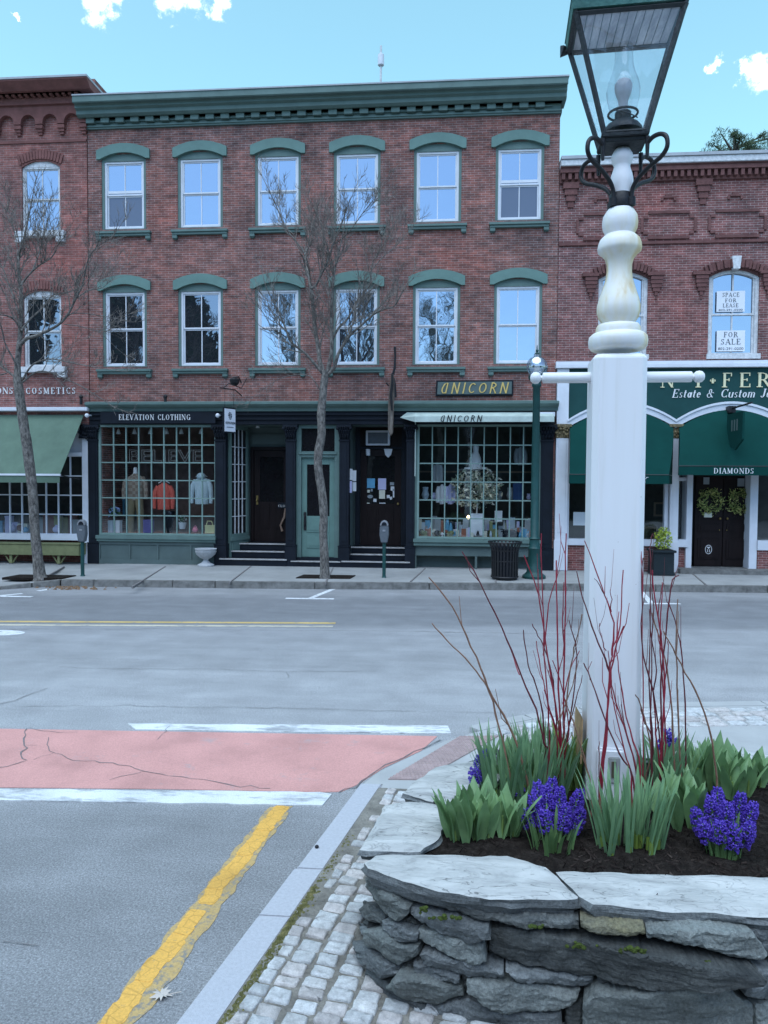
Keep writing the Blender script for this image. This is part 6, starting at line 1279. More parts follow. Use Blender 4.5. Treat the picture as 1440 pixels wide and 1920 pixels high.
m = MB(); ring(m, b, .336, ztop, .014); m.build('rim', M_IRON, lb); m = MB(); ring(m, b, .268, b.z+.06, .018); ring(m, b, .262, b.z+h*.5, .01); ring(m, b, .266, b.z+h*.78, .01); m.lathe([(.2, 0), (.26, .02), (.26, .05)], b, 24); m.build('base', M_IRON, lb)
m = MB(); m.lathe([(.24, .05), (.245, h*.86), (.235, h*.86), (.23, .06)], b, 24); m.build('liner', M_BLACK, lb)
# green street lamp with a globe
b = gnd(1001, 1084, .13); sl = thing('street_lamp', b, 'dark green street lamp with a clear globe in front of the gift shop', 'street lamp'); zt_ = fac(1003, 716, b.y).z; h = zt_-b.z
m = MB(); m.lathe([(.24, 0), (.24, .05), (.19, .09), (.15, .14), (.15, .2), (.125, .24), (.12, .6), (.13, .62), (.105, .66), (.10, .8), (.12, .82), (.085, .86), (.082, h*.55), (.072, h*.97), (.10, h*.98), (.085, h)], b, 20); m.build('pole', M_POSTG, sl, smooth=True)
m = MB(); zz = zt_; m.lathe([(.085, 0), (.16, .05), (.175, .12), (.15, .14)], (b.x, b.y, zz), 18); m.build('fitter', M_POSTG, sl, smooth=True)
M_GLOBE = glass('globe_glass', .35, (.9, .95, 1.0), None, .2); M_GLOBE.node_tree.nodes['Transparent BSDF'].inputs[0].default_value = (.75, .8, .84, 1)
gz = zz+.14; m = MB(); m.lathe([(.14, 0), (.19, .06), (.215, .14), (.21, .22), (.17, .31), (.10, .37), (.06, .39), (.07, .41), (.03, .43)], (b.x, b.y, gz), 24); m.build('globe', M_GLOBE, sl, smooth=True)
m = MB(); m.lathe([(.05, .02), (.06, .2), (.03, .25)], (b.x, b.y, gz), 12); m.build('bulb', M_WLET, sl, smooth=True); m = MB(); m.lathe([(.06, .425), (.02, .46), (.03, .49), (.012, .53), (.006, .6)], (b.x, b.y, gz), 10); m.build('finial', M_POSTG, sl)
# stone urn
b = gnd(386, 1061, .14); ur = thing('urn_planter', b, 'pale stone bowl planter on a foot beside the recessed entry', 'planter'); k = .0125; m = MB(); m.lathe([(.19, 0), (.19, .03), (.11, .07), (.06, .12), (.055, .15), (.13, .19), (.21, .26), (.245, .34), (.225, .345), (.235, .36), (.25, .40), (.22, .40), (.18, .33)], b, 24); m.build('bowl', M('cast_stone', (.42, .43, .44), .85, .15, 14, .3, 60), ur, smooth=True); m = MB(); m.lathe([(.2, .36), (.05, .37)], b, 16); m.build('soil', M_SOIL, ur)
# roof antenna
c = fac(714, 160, FY+1.0); an = thing('antenna_mast', c, 'thin white antenna mast with a cylinder on the middle roof', 'antenna'); m = MB(); zt_ = fac(714, 86, FY+1).z; m.tube([(c.x, c.y, c.z-.5), (c.x, c.y, zt_)], .025, 8); m.build('mast', M_WORN, an); m = MB(); m.lathe([(.05, 0), (.075, .02), (.075, .26), (.05, .28)], (c.x, c.y, fac(714, 124, FY+1).z), 12); m.build('antenna', M_WHITEP, an)

# ================================================================ street trees
def bark(name, c1, c2):
    m, ns, ls, p = newmat(name); t = nd(ns, 'ShaderNodeTexCoord'); mp = nd(ns, 'ShaderNodeMapping'); mp.inputs['Scale'].default_value = (1, 1, .45); ls.new(t.outputs['Object'], mp.inputs[0])
    v = nd(ns, 'ShaderNodeTexNoise'); v.inputs['Scale'].default_value = 22; v.inputs['Detail'].default_value = 5; v.inputs['Roughness'].default_value = .75; ls.new(mp.outputs[0], v.inputs['Vector'])
    r = ramp(ns, [(.36, c1), (.52, tuple((a+b)/2 for a, b in zip(c1, c2))), (.66, c2)]); ls.new(v.outputs['Fac'], r.inputs[0]); ls.new(r.outputs[0], p.inputs['Base Color']); p.inputs['Roughness'].default_value = .95
    b = nd(ns, 'ShaderNodeBump'); b.inputs['Strength'].default_value = 1; b.inputs['Distance'].default_value = .03; ls.new(v.outputs['Fac'], b.inputs['Height']); ls.new(b.outputs[0], p.inputs['Normal']); return m
M_BARK = bark('rough_bark', (.04, .036, .034), (.25, .23, .205)); M_TWIG = bark('twig_bark', (.09, .08, .072), (.27, .235, .205))
def smooth(pts, k=3):
    out = []
    for i in range(len(pts)-1):
        p0, p1, p2, p3 = pts[max(0, i-1)], pts[i], pts[i+1], pts[min(len(pts)-1, i+2)]
        for j in range(k):
            t = j/k; out.append(.5*((2*p1)+(p2-p0)*t+(2*p0-5*p1+4*p2-p3)*t*t+(3*p1-p0-3*p2+p3)*t**3))
    out.append(pts[-1]); return out
def rvec(rs): return Vector((rs.gauss(0, 1), rs.gauss(0, 1), rs.gauss(0, 1))).normalized()
def grow(m, p, d, L, r, lvl, rs, up=.10, droop=0.0):
    n = 4 if lvl < 3 else 3; pts = [p]; q = p.copy()
    for i in range(n):
        d = (d + rvec(rs)*.17 + Vector((0, 0, up-droop*i))).normalized(); q = q + d*(L/n); pts.append(q)
    m.tube(pts, [r*(1-.72*i/n) for i in range(n+1)], 4 if lvl < 2 else 3, False)
    if lvl >= 3: return
    for _ in range((0, 5, 4)[lvl]):
        t = rs.uniform(.25, 1.0); i = min(n-1, int(t*n)); b = pts[i].lerp(pts[i+1], t*n-i); dd = (pts[i+1]-pts[i]).normalized()
        s_ = dd.cross(rvec(rs)); s_.normalize(); nd_ = (dd*math.cos(.7)+s_*math.sin(.7)+Vector((0, 0, .12))).normalized()
        grow(m, b, nd_, L*rs.uniform(.42, .68)*(1.15-.4*t), max(.0046, r*.58), lvl+1, rs, up)
def street_tree(px, py, trunk, limbs, label, seed, twig_scale=1.0, density=1.0):
    b = gnd(px, py, .13); Y0 = b.y; t = thing('street_tree', b, label, 'tree', 'bare street trees on the far pavement'); rs = random.Random(seed)
    tp = smooth([fac(a, c, Y0) for a, c, r in trunk], 4); rr = []; rads = [r for *_, r in trunk]
    for i in range(len(rads)-1):
        for j in range(4): rr.append(rads[i]+(rads[i+1]-rads[i])*j/4)
    rr.append(rads[-1]); rr = [a*rs.uniform(.95, 1.06) for a in rr]
    m = MB(); m.tube(tp, rr, 12); m.build('trunk', M_BARK, t, smooth=True, auto=R(80))
    lm = MB(); tw = MB()
    for (pts, r0, r1, dy, tw_) in limbs:
        k = len(pts); q = smooth([fac(a, c, Y0+dy*i/(k-1)) for i, (a, c) in enumerate(pts)], 4); N = len(q)
        lm.tube(q, [(r0+(r1-r0)*(i/(N-1))**.8)*rs.uniform(.94, 1.06) for i in range(N)], 8)
        Ltot = sum((q[i+1]-q[i]).length for i in range(N-1)); cnt = int(Ltot/.15*density*tw_)
        for _ in range(cnt):
            u = rs.uniform(.18, 1.0)**.85; i = min(N-2, int(u*(N-1))); p = q[i]; dd = (q[i+1]-q[i]).normalized(); s_ = dd.cross(rvec(rs)); s_.normalize()
            an = rs.uniform(.45, .85); nd_ = (dd*math.cos(an)+s_*math.sin(an)+Vector((0, 0, .22))).normalized(); rl = r0+(r1-r0)*u
            grow(tw, p, nd_, rs.uniform(.5, 1.15)*(1.15-.45*u)*twig_scale, min(rl*.55, .013), 1, rs)
        grow(tw, q[-1], (q[-1]-q[-2]).normalized(), .8*twig_scale, r1, 1, rs)
    lm.build('branches', M_BARK, t, smooth=True, auto=R(80)); tw.build('twigs', M_TWIG, t)
    return t
tree_mid = street_tree(608, 1084, [(609, 1087, .125), (609, 1075, .10), (608, 1040, .088), (606, 1000, .086), (607, 960, .084), (603, 920, .088), (597, 880, .09), (597, 850, .088), (603, 815, .084), (602, 780, .082), (605, 745, .078), (608, 715, .078), (611, 696, .07)], [
    ([(610, 704), (600, 680), (598, 660), (592, 625), (588, 590), (585, 555), (583, 538)], .05, .034, .25, .8),
    ([(583, 540), (577, 509), (572, 478), (559, 457), (536, 428), (517, 384), (500, 348)], .028, .008, .5, 1), ([(584, 540), (592, 535), (605, 509), (613, 494), (624, 459), (640, 420), (652, 385)], .03, .008, -.5, 1.2), ([(603, 512), (607, 451), (603, 424), (592, 396)], .016, .006, .4, 1.2),
    ([(612, 704), (620, 670), (622, 640), (621, 600), (622, 570), (624, 540), (628, 505), (636, 470), (645, 430)], .05, .010, -.2, .9),
    ([(615, 702), (626, 690), (634, 665), (648, 640), (660, 625), (683, 605), (700, 590), (720, 580), (740, 573), (752, 553)], .042, .010, -.8, .7), ([(622, 640), (635, 615), (650, 600), (668, 570), (680, 552), (695, 530), (697, 500), (710, 470), (728, 448)], .028, .007, .7, 1),
    ([(610, 706), (590, 682), (575, 665), (560, 653), (545, 640), (535, 615), (525, 590), (515, 572), (503, 548)], .036, .009, -.6, .7), ([(606, 742), (590, 715), (580, 705), (560, 702), (530, 708), (515, 715), (490, 732)], .014, .005, .5, .5), ([(536, 632), (520, 622), (500, 618), (486, 610)], .014, .005, -.8, .7),
    ([(655, 632), (655, 615), (668, 605), (700, 585)], .018, .008, .3, .6), ([(572, 478), (580, 450), (585, 420), (575, 385)], .014, .006, .7, 1.2), ([(624, 459), (650, 440), (680, 400), (700, 375)], .014, .005, -.7, 1.2), ([(697, 505), (720, 480), (742, 462), (760, 440)], .012, .004, .5, 1)],
    'bare street tree in the middle, before the green door between the two shops', 11, .76, 1.25)
tree_left = street_tree(75, 1084, [(76, 1088, .15), (74, 1075, .115), (70, 1040, .098), (66, 1000, .092), (63, 950, .09), (60, 910, .092), (55, 870, .095), (50, 830, .095), (45, 800, .092), (40, 765, .09), (36, 735, .09), (33, 708, .086)], [
    ([(33, 712), (33, 682), (36, 648), (39, 615), (40, 573), (39, 540), (35, 510), (34, 482), (45, 445), (55, 400), (62, 365)], .07, .009, .3, .8),
    ([(37, 648), (50, 635), (67, 630), (83, 623), (108, 610), (127, 590), (142, 560), (155, 533), (160, 507), (167, 482), (180, 465), (206, 447)], .040, .006, -.7, .8), ([(40, 620), (55, 600), (80, 577), (100, 553), (125, 548), (150, 540)], .024, .006, .6, .9), ([(39, 535), (50, 520), (70, 500), (97, 482), (108, 460), (122, 442)], .024, .006, -.4, 1.1),
    ([(33, 710), (17, 698), (0, 682), (-40, 640), (-70, 590)], .03, .008, .6, .8), ([(38, 617), (22, 595), (0, 590), (-30, 580)], .02, .006, -.5, .8), ([(36, 590), (22, 548), (8, 510), (0, 492), (-15, 450)], .022, .006, .5, .9), ([(33, 690), (25, 673), (10, 645), (3, 615), (-10, 580)], .024, .007, -.4, .8),
    ([(42, 712), (58, 687), (75, 677), (97, 673), (125, 678), (158, 685), (195, 691)], .02, .006, -.9, .45), ([(43, 716), (67, 698), (92, 698), (117, 708), (150, 723), (175, 738), (202, 756)], .02, .006, -.5, .5), ([(127, 590), (150, 587), (190, 592), (230, 600)], .012, .005, .4, .6), ([(142, 560), (165, 545), (190, 540), (215, 520)], .012, .005, .5, .9), ([(120, 608), (150, 612), (185, 622), (205, 640)], .010, .004, .3, .6),
    ([(36, 500), (30, 450), (20, 410), (10, 380)], .016, .005, .6, 1.1), ([(60, 510), (75, 470), (85, 430), (95, 400)], .016, .005, .5, 1.2), ([(12, 700), (-20, 705), (-60, 690)], .014, .005, -.6, .5)],
    'bare street tree at the left edge, standing before the green awning', 23, .72, 1.25)

# ---------------------------------------------------------------- greenery further off and behind the viewer
def leafy(name, base, h, clumps, n, size, mats, label, cat, seed, trunk_r=.2, group=None, coni=False):
    t = thing(name, base, label, cat, group); rs = random.Random(seed); b = Vector(base); m = MB(); m.tube([b, b+Vector((.1, 0, h*.5)), b+Vector((0, 0, h*.95))], [trunk_r, trunk_r*.7, trunk_r*.2], 8)
    for (c, r) in clumps: cc = b+Vector(c); m.tube([b+Vector((0, 0, max(.5, c[2]-r*1.2))), cc], [trunk_r*.35, .02], 5, False)
    m.build('trunk', M_BARK, t); ms = [MB() for _ in mats]
    for (c, r) in clumps:
        for _ in range(n):
            v = rvec(rs)*r*rs.random()**.45; p = b+Vector(c)+Vector((v.x, v.y, v.z*.75)); a = rvec(rs); e = a.orthogonal().normalized(); s_ = size*rs.uniform(.5, 1.4); w_ = s_*(.16 if coni else .5)
            rs.choice(ms).add([p-a*s_, p+e*w_, p+a*s_, p-e*w_], [(0, 1, 2, 3)])
    for k, mm in enumerate(ms): mm.build('crown' if k == 0 else 'inner_crown', mats[k], t)
    return t
M_PINE = M('pine_needles', (.025, .045, .022), .8, .4, 2); M_PINE2 = M('pine_needles_light', (.05, .085, .03), .8, .4, 2)
pz = fac(1378, 262, 34); rs = random.Random(5); c0 = (pz.x, 34, 0); cl = [((rs.gauss(0, .75), rs.gauss(0, .8), pz.z-.05+rs.uniform(-1.0, .12)), rs.uniform(.25, .42)) for _ in range(34)]
leafy('pine_tree', c0, pz.z-.2, cl, 150, .11, [M_PINE, M_PINE2], 'dark pine crown showing over the roof of the lower right building', 'tree', 3, .22, coni=True)
pz = fac(1445, 275, 36); cl = [((rs.gauss(.3, .6), rs.gauss(0, .8), pz.z+rs.uniform(-.9, .1)), rs.uniform(.3, .5)) for _ in range(16)]
leafy('pine_tree', (pz.x, 36, 0), pz.z-.2, cl, 150, .11, [M_PINE, M_PINE2], 'second dark pine crown over the right roof, cut by the right edge of the photo', 'tree', 4, .22, coni=True)
# what the windows mirror: evergreens, bare trees and an added screen of leaves behind the viewer
M_EVER = M('evergreen_leaf', (.03, .05, .034), .9, .4, 1.5)
rs = random.Random(8)
def evergreen(x, y, h, w_, seed, label): return leafy('evergreen_tree', (x, y, 0), h, [((rs.uniform(-w_, w_)*(1-k/12), rs.uniform(-1, 1), 1+k*(h-1.5)/11), 1.0+w_*.45*(1-k/13)) for k in range(12)], 300, .32, [M_EVER], label, 'tree', seed, .3)
evergreen(-19, -8.5, 12.6, 2.6, 1, 'tall dark evergreen mirrored in the left windows'); evergreen(-14.6, -8.0, 12.4, 2.4, 2, 'dark evergreen mirrored in the second window from left'); evergreen(-25, -9, 13, 2.8, 3, 'broad dark evergreen behind the viewer, furthest left')
hd = MB(); rs = random.Random(77)  # unseen screen added to keep the horizon glow out of the shop glass
for k in range(5200):
    p = Vector((rs.uniform(-34, 30), -10.5+rs.gauss(0, .5), rs.uniform(0, 1)**.8*7.0)); a = rvec(rs); e = a.orthogonal().normalized(); s_ = rs.uniform(.2, .55); hd.add([p-a*s_, p+e*s_*.6, p+a*s_, p-e*s_*.6], [(0, 1, 2, 3)])
hd.box(-34, 30, -11.3, -10.9, 0, 6.3); tag(hd.build('added_hedge', M_EVER, None, org=(0, -10.5, 0)), 'unseen tall screen of dark leaves added to darken the shop window reflections', 'added_hedge')
def copy_tree(o, loc, rz, s, label):
    r = o.copy(); C.objects.link(r); r.location = loc; r.rotation_euler = (0, 0, rz); r.scale = (s, s, s); r['label'] = label; r['group'] = 'bare trees behind the viewer'
    for ch in o.children: c = ch.copy(); C.objects.link(c); c.parent = r
for (x, y, rz, s, lb) in ((-9, -8.5, 1.0, 1.75, 'bare tree mirrored in the third upper window'), (-4.6, -7.5, 2.4, 1.8, 'bare tree with a dark trunk mirrored in the fourth upper window'), (-.6, -9, 4.0, 1.7, 'bare tree mirrored in the fifth upper window')): copy_tree(tree_mid, (x, y, 0), rz, s, lb)

# ================================================================ stone planter
ZT = .55
OUT = [Vector(p) for p in ((2.16, 3.6), (2.1, 3.0), (1.8, 2.79), (1.2, 2.745), (.5, 2.75), (.1, 2.77), (-.15, 2.84), (-.295, 2.98), (-.35, 3.2), (-.315, 3.42), (-.22, 3.66), (-.08, 3.92), (.10, 4.14), (.4, 4.35), (.9, 4.5), (1.5, 4.5), (2.0, 4.2))]
PCX, PCY = .9, 3.6
_po = sorted(((math.atan2(p.y-PCY, p.x-PCX) % (2*math.pi), (p-Vector((PCX, PCY))).length) for p in OUT))
def prad(an):
    an %= 2*math.pi; n = len(_po)
    for i in range(n):
        a0, r0 = _po[i]; a1, r1 = _po[(i+1) % n]
        if i == n-1: a1 += 2*math.pi
        x = an if an >= a0 else an+2*math.pi
        if a0 <= x <= a1:
            t = (x-a0)/(a1-a0); rm, rn = _po[i-1][1], _po[(i+2) % n][1]
            lin = 1/((1-t)/r0+t/r1); return lin
    return _po[0][1]
def supf(x, y): return math.hypot(x-PCX, y-PCY)/prad(math.atan2(y-PCY, x-PCX))
def sup(an, k=1.0): r = prad(an)*k; return PCX+r*math.cos(an), PCY+r*math.sin(an)
def wallhit(px, py):
    d = ray(px, py); o = Vector((0, 0, EYE)); t = 1.5/d.y; dt = .02
    while t*d.y < 5:
        p = o+d*t
        if supf(p.x, p.y) < 1:
            lo, hi = t-dt, t
            for _ in range(24):
                mi = (lo+hi)/2; q = o+d*mi
                if supf(q.x, q.y) < 1: hi = mi
                else: lo = mi
            return o+d*hi
        t += dt
    return None
def wnormal(p):
    e = .09; return Vector((supf(p.x+e, p.y)-supf(p.x-e, p.y), supf(p.x, p.y+e)-supf(p.x, p.y-e), 0)).normalized()
def slate(name, c1, c2, st=(5, 5, 34), moss=0.0):
    m, ns, ls, p = newmat(name); t = nd(ns, 'ShaderNodeTexCoord'); mp = nd(ns, 'ShaderNodeMapping'); mp.inputs['Scale'].default_value = st; ls.new(t.outputs['Object'], mp.inputs[0])
    a = nd(ns, 'ShaderNodeTexNoise'); a.inputs['Scale'].default_value = 1; a.inputs['Detail'].default_value = 9; a.inputs['Roughness'].default_value = .68; a.inputs['Distortion'].default_value = .6; ls.new(mp.outputs[0], a.inputs['Vector'])
    a2 = nd(ns, 'ShaderNodeTexNoise'); a2.inputs['Scale'].default_value = 6; a2.inputs['Detail'].default_value = 6; ls.new(t.outputs['Object'], a2.inputs['Vector'])
    oi = nd(ns, 'ShaderNodeObjectInfo'); r = ramp(ns, [(.3, c1), (.7, c2)]); ls.new(a.outputs['Fac'], r.inputs[0])
    q = nd(ns, 'ShaderNodeMapRange'); q.inputs['To Min'].default_value = .72; q.inputs['To Max'].default_value = 1.25; ls.new(oi.outputs['Random'], q.inputs['Value'])
    q2 = nd(ns, 'ShaderNodeMapRange'); q2.inputs['From Min'].default_value = .3; q2.inputs['From Max'].default_value = .7; q2.inputs['To Min'].default_value = .72; q2.inputs['To Max'].default_value = 1.25; ls.new(a2.outputs['Fac'], q2.inputs['Value'])
    mu = nd(ns, 'ShaderNodeMath', operation='MULTIPLY'); ls.new(q.outputs[0], mu.inputs[0]); ls.new(q2.outputs[0], mu.inputs[1])
    x = nd(ns, 'ShaderNodeVectorMath', operation='SCALE'); ls.new(r.outputs[0], x.inputs[0]); ls.new(mu.outputs[0], x.inputs['Scale'])
    fz_ = nd(ns, 'ShaderNodeTexNoise'); fz_.inputs['Scale'].default_value = 85; fz_.inputs['Detail'].default_value = 3; fz_.inputs['Roughness'].default_value = .8; ls.new(t.outputs['Object'], fz_.inputs['Vector']); fq = nd(ns, 'ShaderNodeMapRange'); fq.inputs['From Min'].default_value = .3; fq.inputs['From Max'].default_value = .7; fq.inputs['To Min'].default_value = .62; fq.inputs['To Max'].default_value = 1.4; ls.new(fz_.outputs['Fac'], fq.inputs['Value'])
    x3 = nd(ns, 'ShaderNodeVectorMath', operation='SCALE'); ls.new(x.outputs[0], x3.inputs[0]); ls.new(fq.outputs[0], x3.inputs['Scale']); ls.new(x3.outputs[0], p.inputs['Base Color'])
    p.inputs['Roughness'].default_value = .72; p.inputs['Specular IOR Level'].default_value = .35
    b = nd(ns, 'ShaderNodeBump'); b.inputs['Strength'].default_value = .9; b.inputs['Distance'].default_value = .015; ls.new(a.outputs['Fac'], b.inputs['Height'])
    f = nd(ns, 'ShaderNodeTexNoise'); f.inputs['Scale'].default_value = 70; f.inputs['Detail'].default_value = 4; f.inputs['Roughness'].default_value = .75; ls.new(t.outputs['Object'], f.inputs['Vector']); b2 = nd(ns, 'ShaderNodeBump'); b2.inputs['Strength'].default_value = .7; b2.inputs['Distance'].default_value = .008; ls.new(f.outputs['Fac'], b2.inputs['Height']); ls.new(b.outputs[0], b2.inputs['Normal']); ls.new(b2.outputs[0], p.inputs['Normal']); return m
def cap_mat():
    m, ns, ls, p = newmat('pale_cap_slate'); t = nd(ns, 'ShaderNodeTexCoord'); mp = nd(ns, 'ShaderNodeMapping'); mp.inputs['Scale'].default_value = (3.2, 9, 9); mp.inputs['Rotation'].default_value = (0, 0, R(12)); ls.new(t.outputs['Object'], mp.inputs[0])
    a = nd(ns, 'ShaderNodeTexNoise'); a.inputs['Scale'].default_value = 1.1; a.inputs['Detail'].default_value = 9; a.inputs['Roughness'].default_value = .7; a.inputs['Distortion'].default_value = .5; ls.new(mp.outputs[0], a.inputs['Vector'])
    r = ramp(ns, [(.28, (.22, .225, .22)), (.42, (.36, .365, .355)), (.55, (.45, .455, .44)), (.74, (.56, .56, .54))]); ls.new(a.outputs['Fac'], r.inputs[0])
    c = nd(ns, 'ShaderNodeTexNoise'); c.inputs['Scale'].default_value = 1.9; c.inputs['Detail'].default_value = 3; c.inputs['Distortion'].default_value = 1.2; ls.new(mp.outputs[0], c.inputs['Vector'])
    d = nd(ns, 'ShaderNodeMath', operation='SUBTRACT'); ls.new(c.outputs['Fac'], d.inputs[0]); d.inputs[1].default_value = .5; e = nd(ns, 'ShaderNodeMath', operation='ABSOLUTE'); ls.new(d.outputs[0], e.inputs[0])
    g_ = nd(ns, 'ShaderNodeTexNoise'); g_.inputs['Scale'].default_value = 5; ls.new(t.outputs['Object'], g_.inputs['Vector']); q = ramp(ns, [(0, (.42, .43, .43)), (.012, (1, 1, 1))]); ls.new(e.outputs[0], q.inputs[0])
    k = ramp(ns, [(.48, (0, 0, 0)), (.56, (1, 1, 1))]); ls.new(g_.outputs['Fac'], k.inputs[0])
    x = nd(ns, 'ShaderNodeMix', data_type='RGBA', blend_type='MULTIPLY'); ls.new(k.outputs[0], x.inputs[0]); ls.new(r.outputs[0], x.inputs[6]); ls.new(q.outputs[0], x.inputs[7]); ls.new(x.outputs[2], p.inputs['Base Color']); p.inputs['Roughness'].default_value = .8; p.inputs['Specular IOR Level'].default_value = .25
    b = nd(ns, 'ShaderNodeBump'); b.inputs['Strength'].default_value = 1; b.inputs['Distance'].default_value = .012; ls.new(a.outputs['Fac'], b.inputs['Height']); b2 = nd(ns, 'ShaderNodeBump'); b2.inputs['Strength'].default_value = .6; b2.inputs['Distance'].default_value = .01; ls.new(q.outputs[0], b2.inputs['Height']); ls.new(b.outputs[0], b2.inputs['Normal']); ls.new(b2.outputs[0], p.inputs['Normal']); return m
M_SLATE = slate('slate', (.075, .084, .088), (.18, .193, .195)); M_SLATED = slate('dark_slate', (.035, .04, .042), (.12, .126, .12), (4, 4, 60)); M_CAP = cap_mat(); M_CORE = M('wall_core', (.02, .02, .02), .95, .3, 9)
M_SLATE2 = slate('grey_green_slate', (.09, .102, .10), (.205, .22, .208), (3, 3, 16)); M_RUST = slate('ochre_slate', (.12, .12, .105), (.30, .27, .15), (5, 5, 20))
from mathutils.geometry import delaunay_2d_cdt
pw_ = thing('stone_planter', (PCX, PCY, zc), 'raised dry stone planter of dark slate with pale cap slabs around the lamp post', 'planter')
def refine(poly, step, amp, rs):
    out = []; n = len(poly)
    for i in range(n):
        a, b = Vector(poly[i]), Vector(poly[(i+1) % n]); k = max(1, int((b-a).length/step)); d = (b-a); nn = Vector((-d.y, d.x)).normalized() if d.length else Vector((0, 0))
        for j in range(k): out.append(a.lerp(b, j/k)+(nn*rs.uniform(-amp, amp) if j else Vector((0, 0))))
    return out
def pdist(p, poly):
    best = 1e9; n = len(poly)
    for i in range(n):
        a, b = poly[i], poly[(i+1) % n]; d = b-a; L2 = d.length_squared; t = max(0, min(1, (p-a).dot(d)/L2)) if L2 else 0; best = min(best, (p-(a+d*t)).length)
    return best
def inside(p, poly):
    c = False; n = len(poly); j = n-1
    for i in range(n):
        a, b = poly[i], poly[j]
        if (a.y > p.y) != (b.y > p.y) and p.x < (b.x-a.x)*(p.y-a.y)/(b.y-a.y)+a.x: c = not c
        j = i
    return c
def fillpoly(poly, step, rs):
    xs = [p.x for p in poly]; ys = [p.y for p in poly]; pts = list(poly); y = min(ys)
    while y < max(ys):
        x = min(xs)
        while x < max(xs):
            q = Vector((x+rs.uniform(-.35, .35)*step, y+rs.uniform(-.35, .35)*step))
            if inside(q, poly) and pdist(q, poly) > step*.4: pts.append(q)
            x += step
        y += step
    n = len(poly); r = delaunay_2d_cdt(pts, [(i, (i+1) % n) for i in range(n)], [], 1, 1e-5); return r[0], r[2], r[3]
def stone(poly_px, out, mat, seed, thick=.15, name='stone'):
    """one laid stone: outline on the wall face, rough cleft front, real thickness into the wall"""
    rs = random.Random(seed); poly = refine([Vector(p) for p in poly_px], 5.5, 1.5, rs)
    vs, fs, orig = fillpoly(poly, 5.5, rs); n0 = len(vs); V = []; sd = Vector((rs.uniform(0, 50), rs.uniform(0, 50), rs.uniform(0, 50))); cen = sum(vs, Vector((0, 0)))/n0
    tx, ty = rs.gauss(0, .00016), rs.gauss(0, .00035)
    for v in vs:
        p = wallhit(v.x, v.y)
        if p is None: p = fac(v.x, v.y, 3.9)
        nn = wnormal(p); d = pdist(v, poly); strat = noise.noise(Vector((p.x*7, p.y*7, p.z*70))+sd); big = noise.noise(p*11+sd); step_ = math.floor((noise.noise(p*16+sd*2)+.5)*4)/4
        o = out + .011*(1-math.exp(-d/1.6)) + .007*strat + .014*big + .016*step_ + (v.x-cen.x)*tx + (v.y-cen.y)*ty
        V.append(p+nn*o)
    m = MB(); edges = {}
    for f in fs:
        for i in range(len(f)): edges[(f[i], f[(i+1) % len(f)])] = 1
    m.add(V, fs); bd = [e for e in edges if (e[1], e[0]) not in edges]; base = len(m.v); idx = {}
    for a, b in bd:
        for q in (a, b):
            if q not in idx:
                p = V[q]; nn = wnormal(p); idx[q] = len(m.v); m.v.append(tuple(p-nn*(thick)+Vector((0, 0, rs.uniform(-.004, .004)))))
    for a, b in bd: m.f.append((b, a, idx[a], idx[b])); m.m.append(0)
    o = m.build(name, mat, pw_); bm = bmesh.new(); bm.from_mesh(o.data); bmesh.ops.recalc_face_normals(bm, faces=bm.faces); bm.to_mesh(o.data); bm.free()
    return o
def zp(pts): return [(640+a/1.8, 1560+b/1.8) for a, b in pts]
G_, D_, B_, O_ = M_SLATE, M_SLATED, M_SLATE2, M_RUST
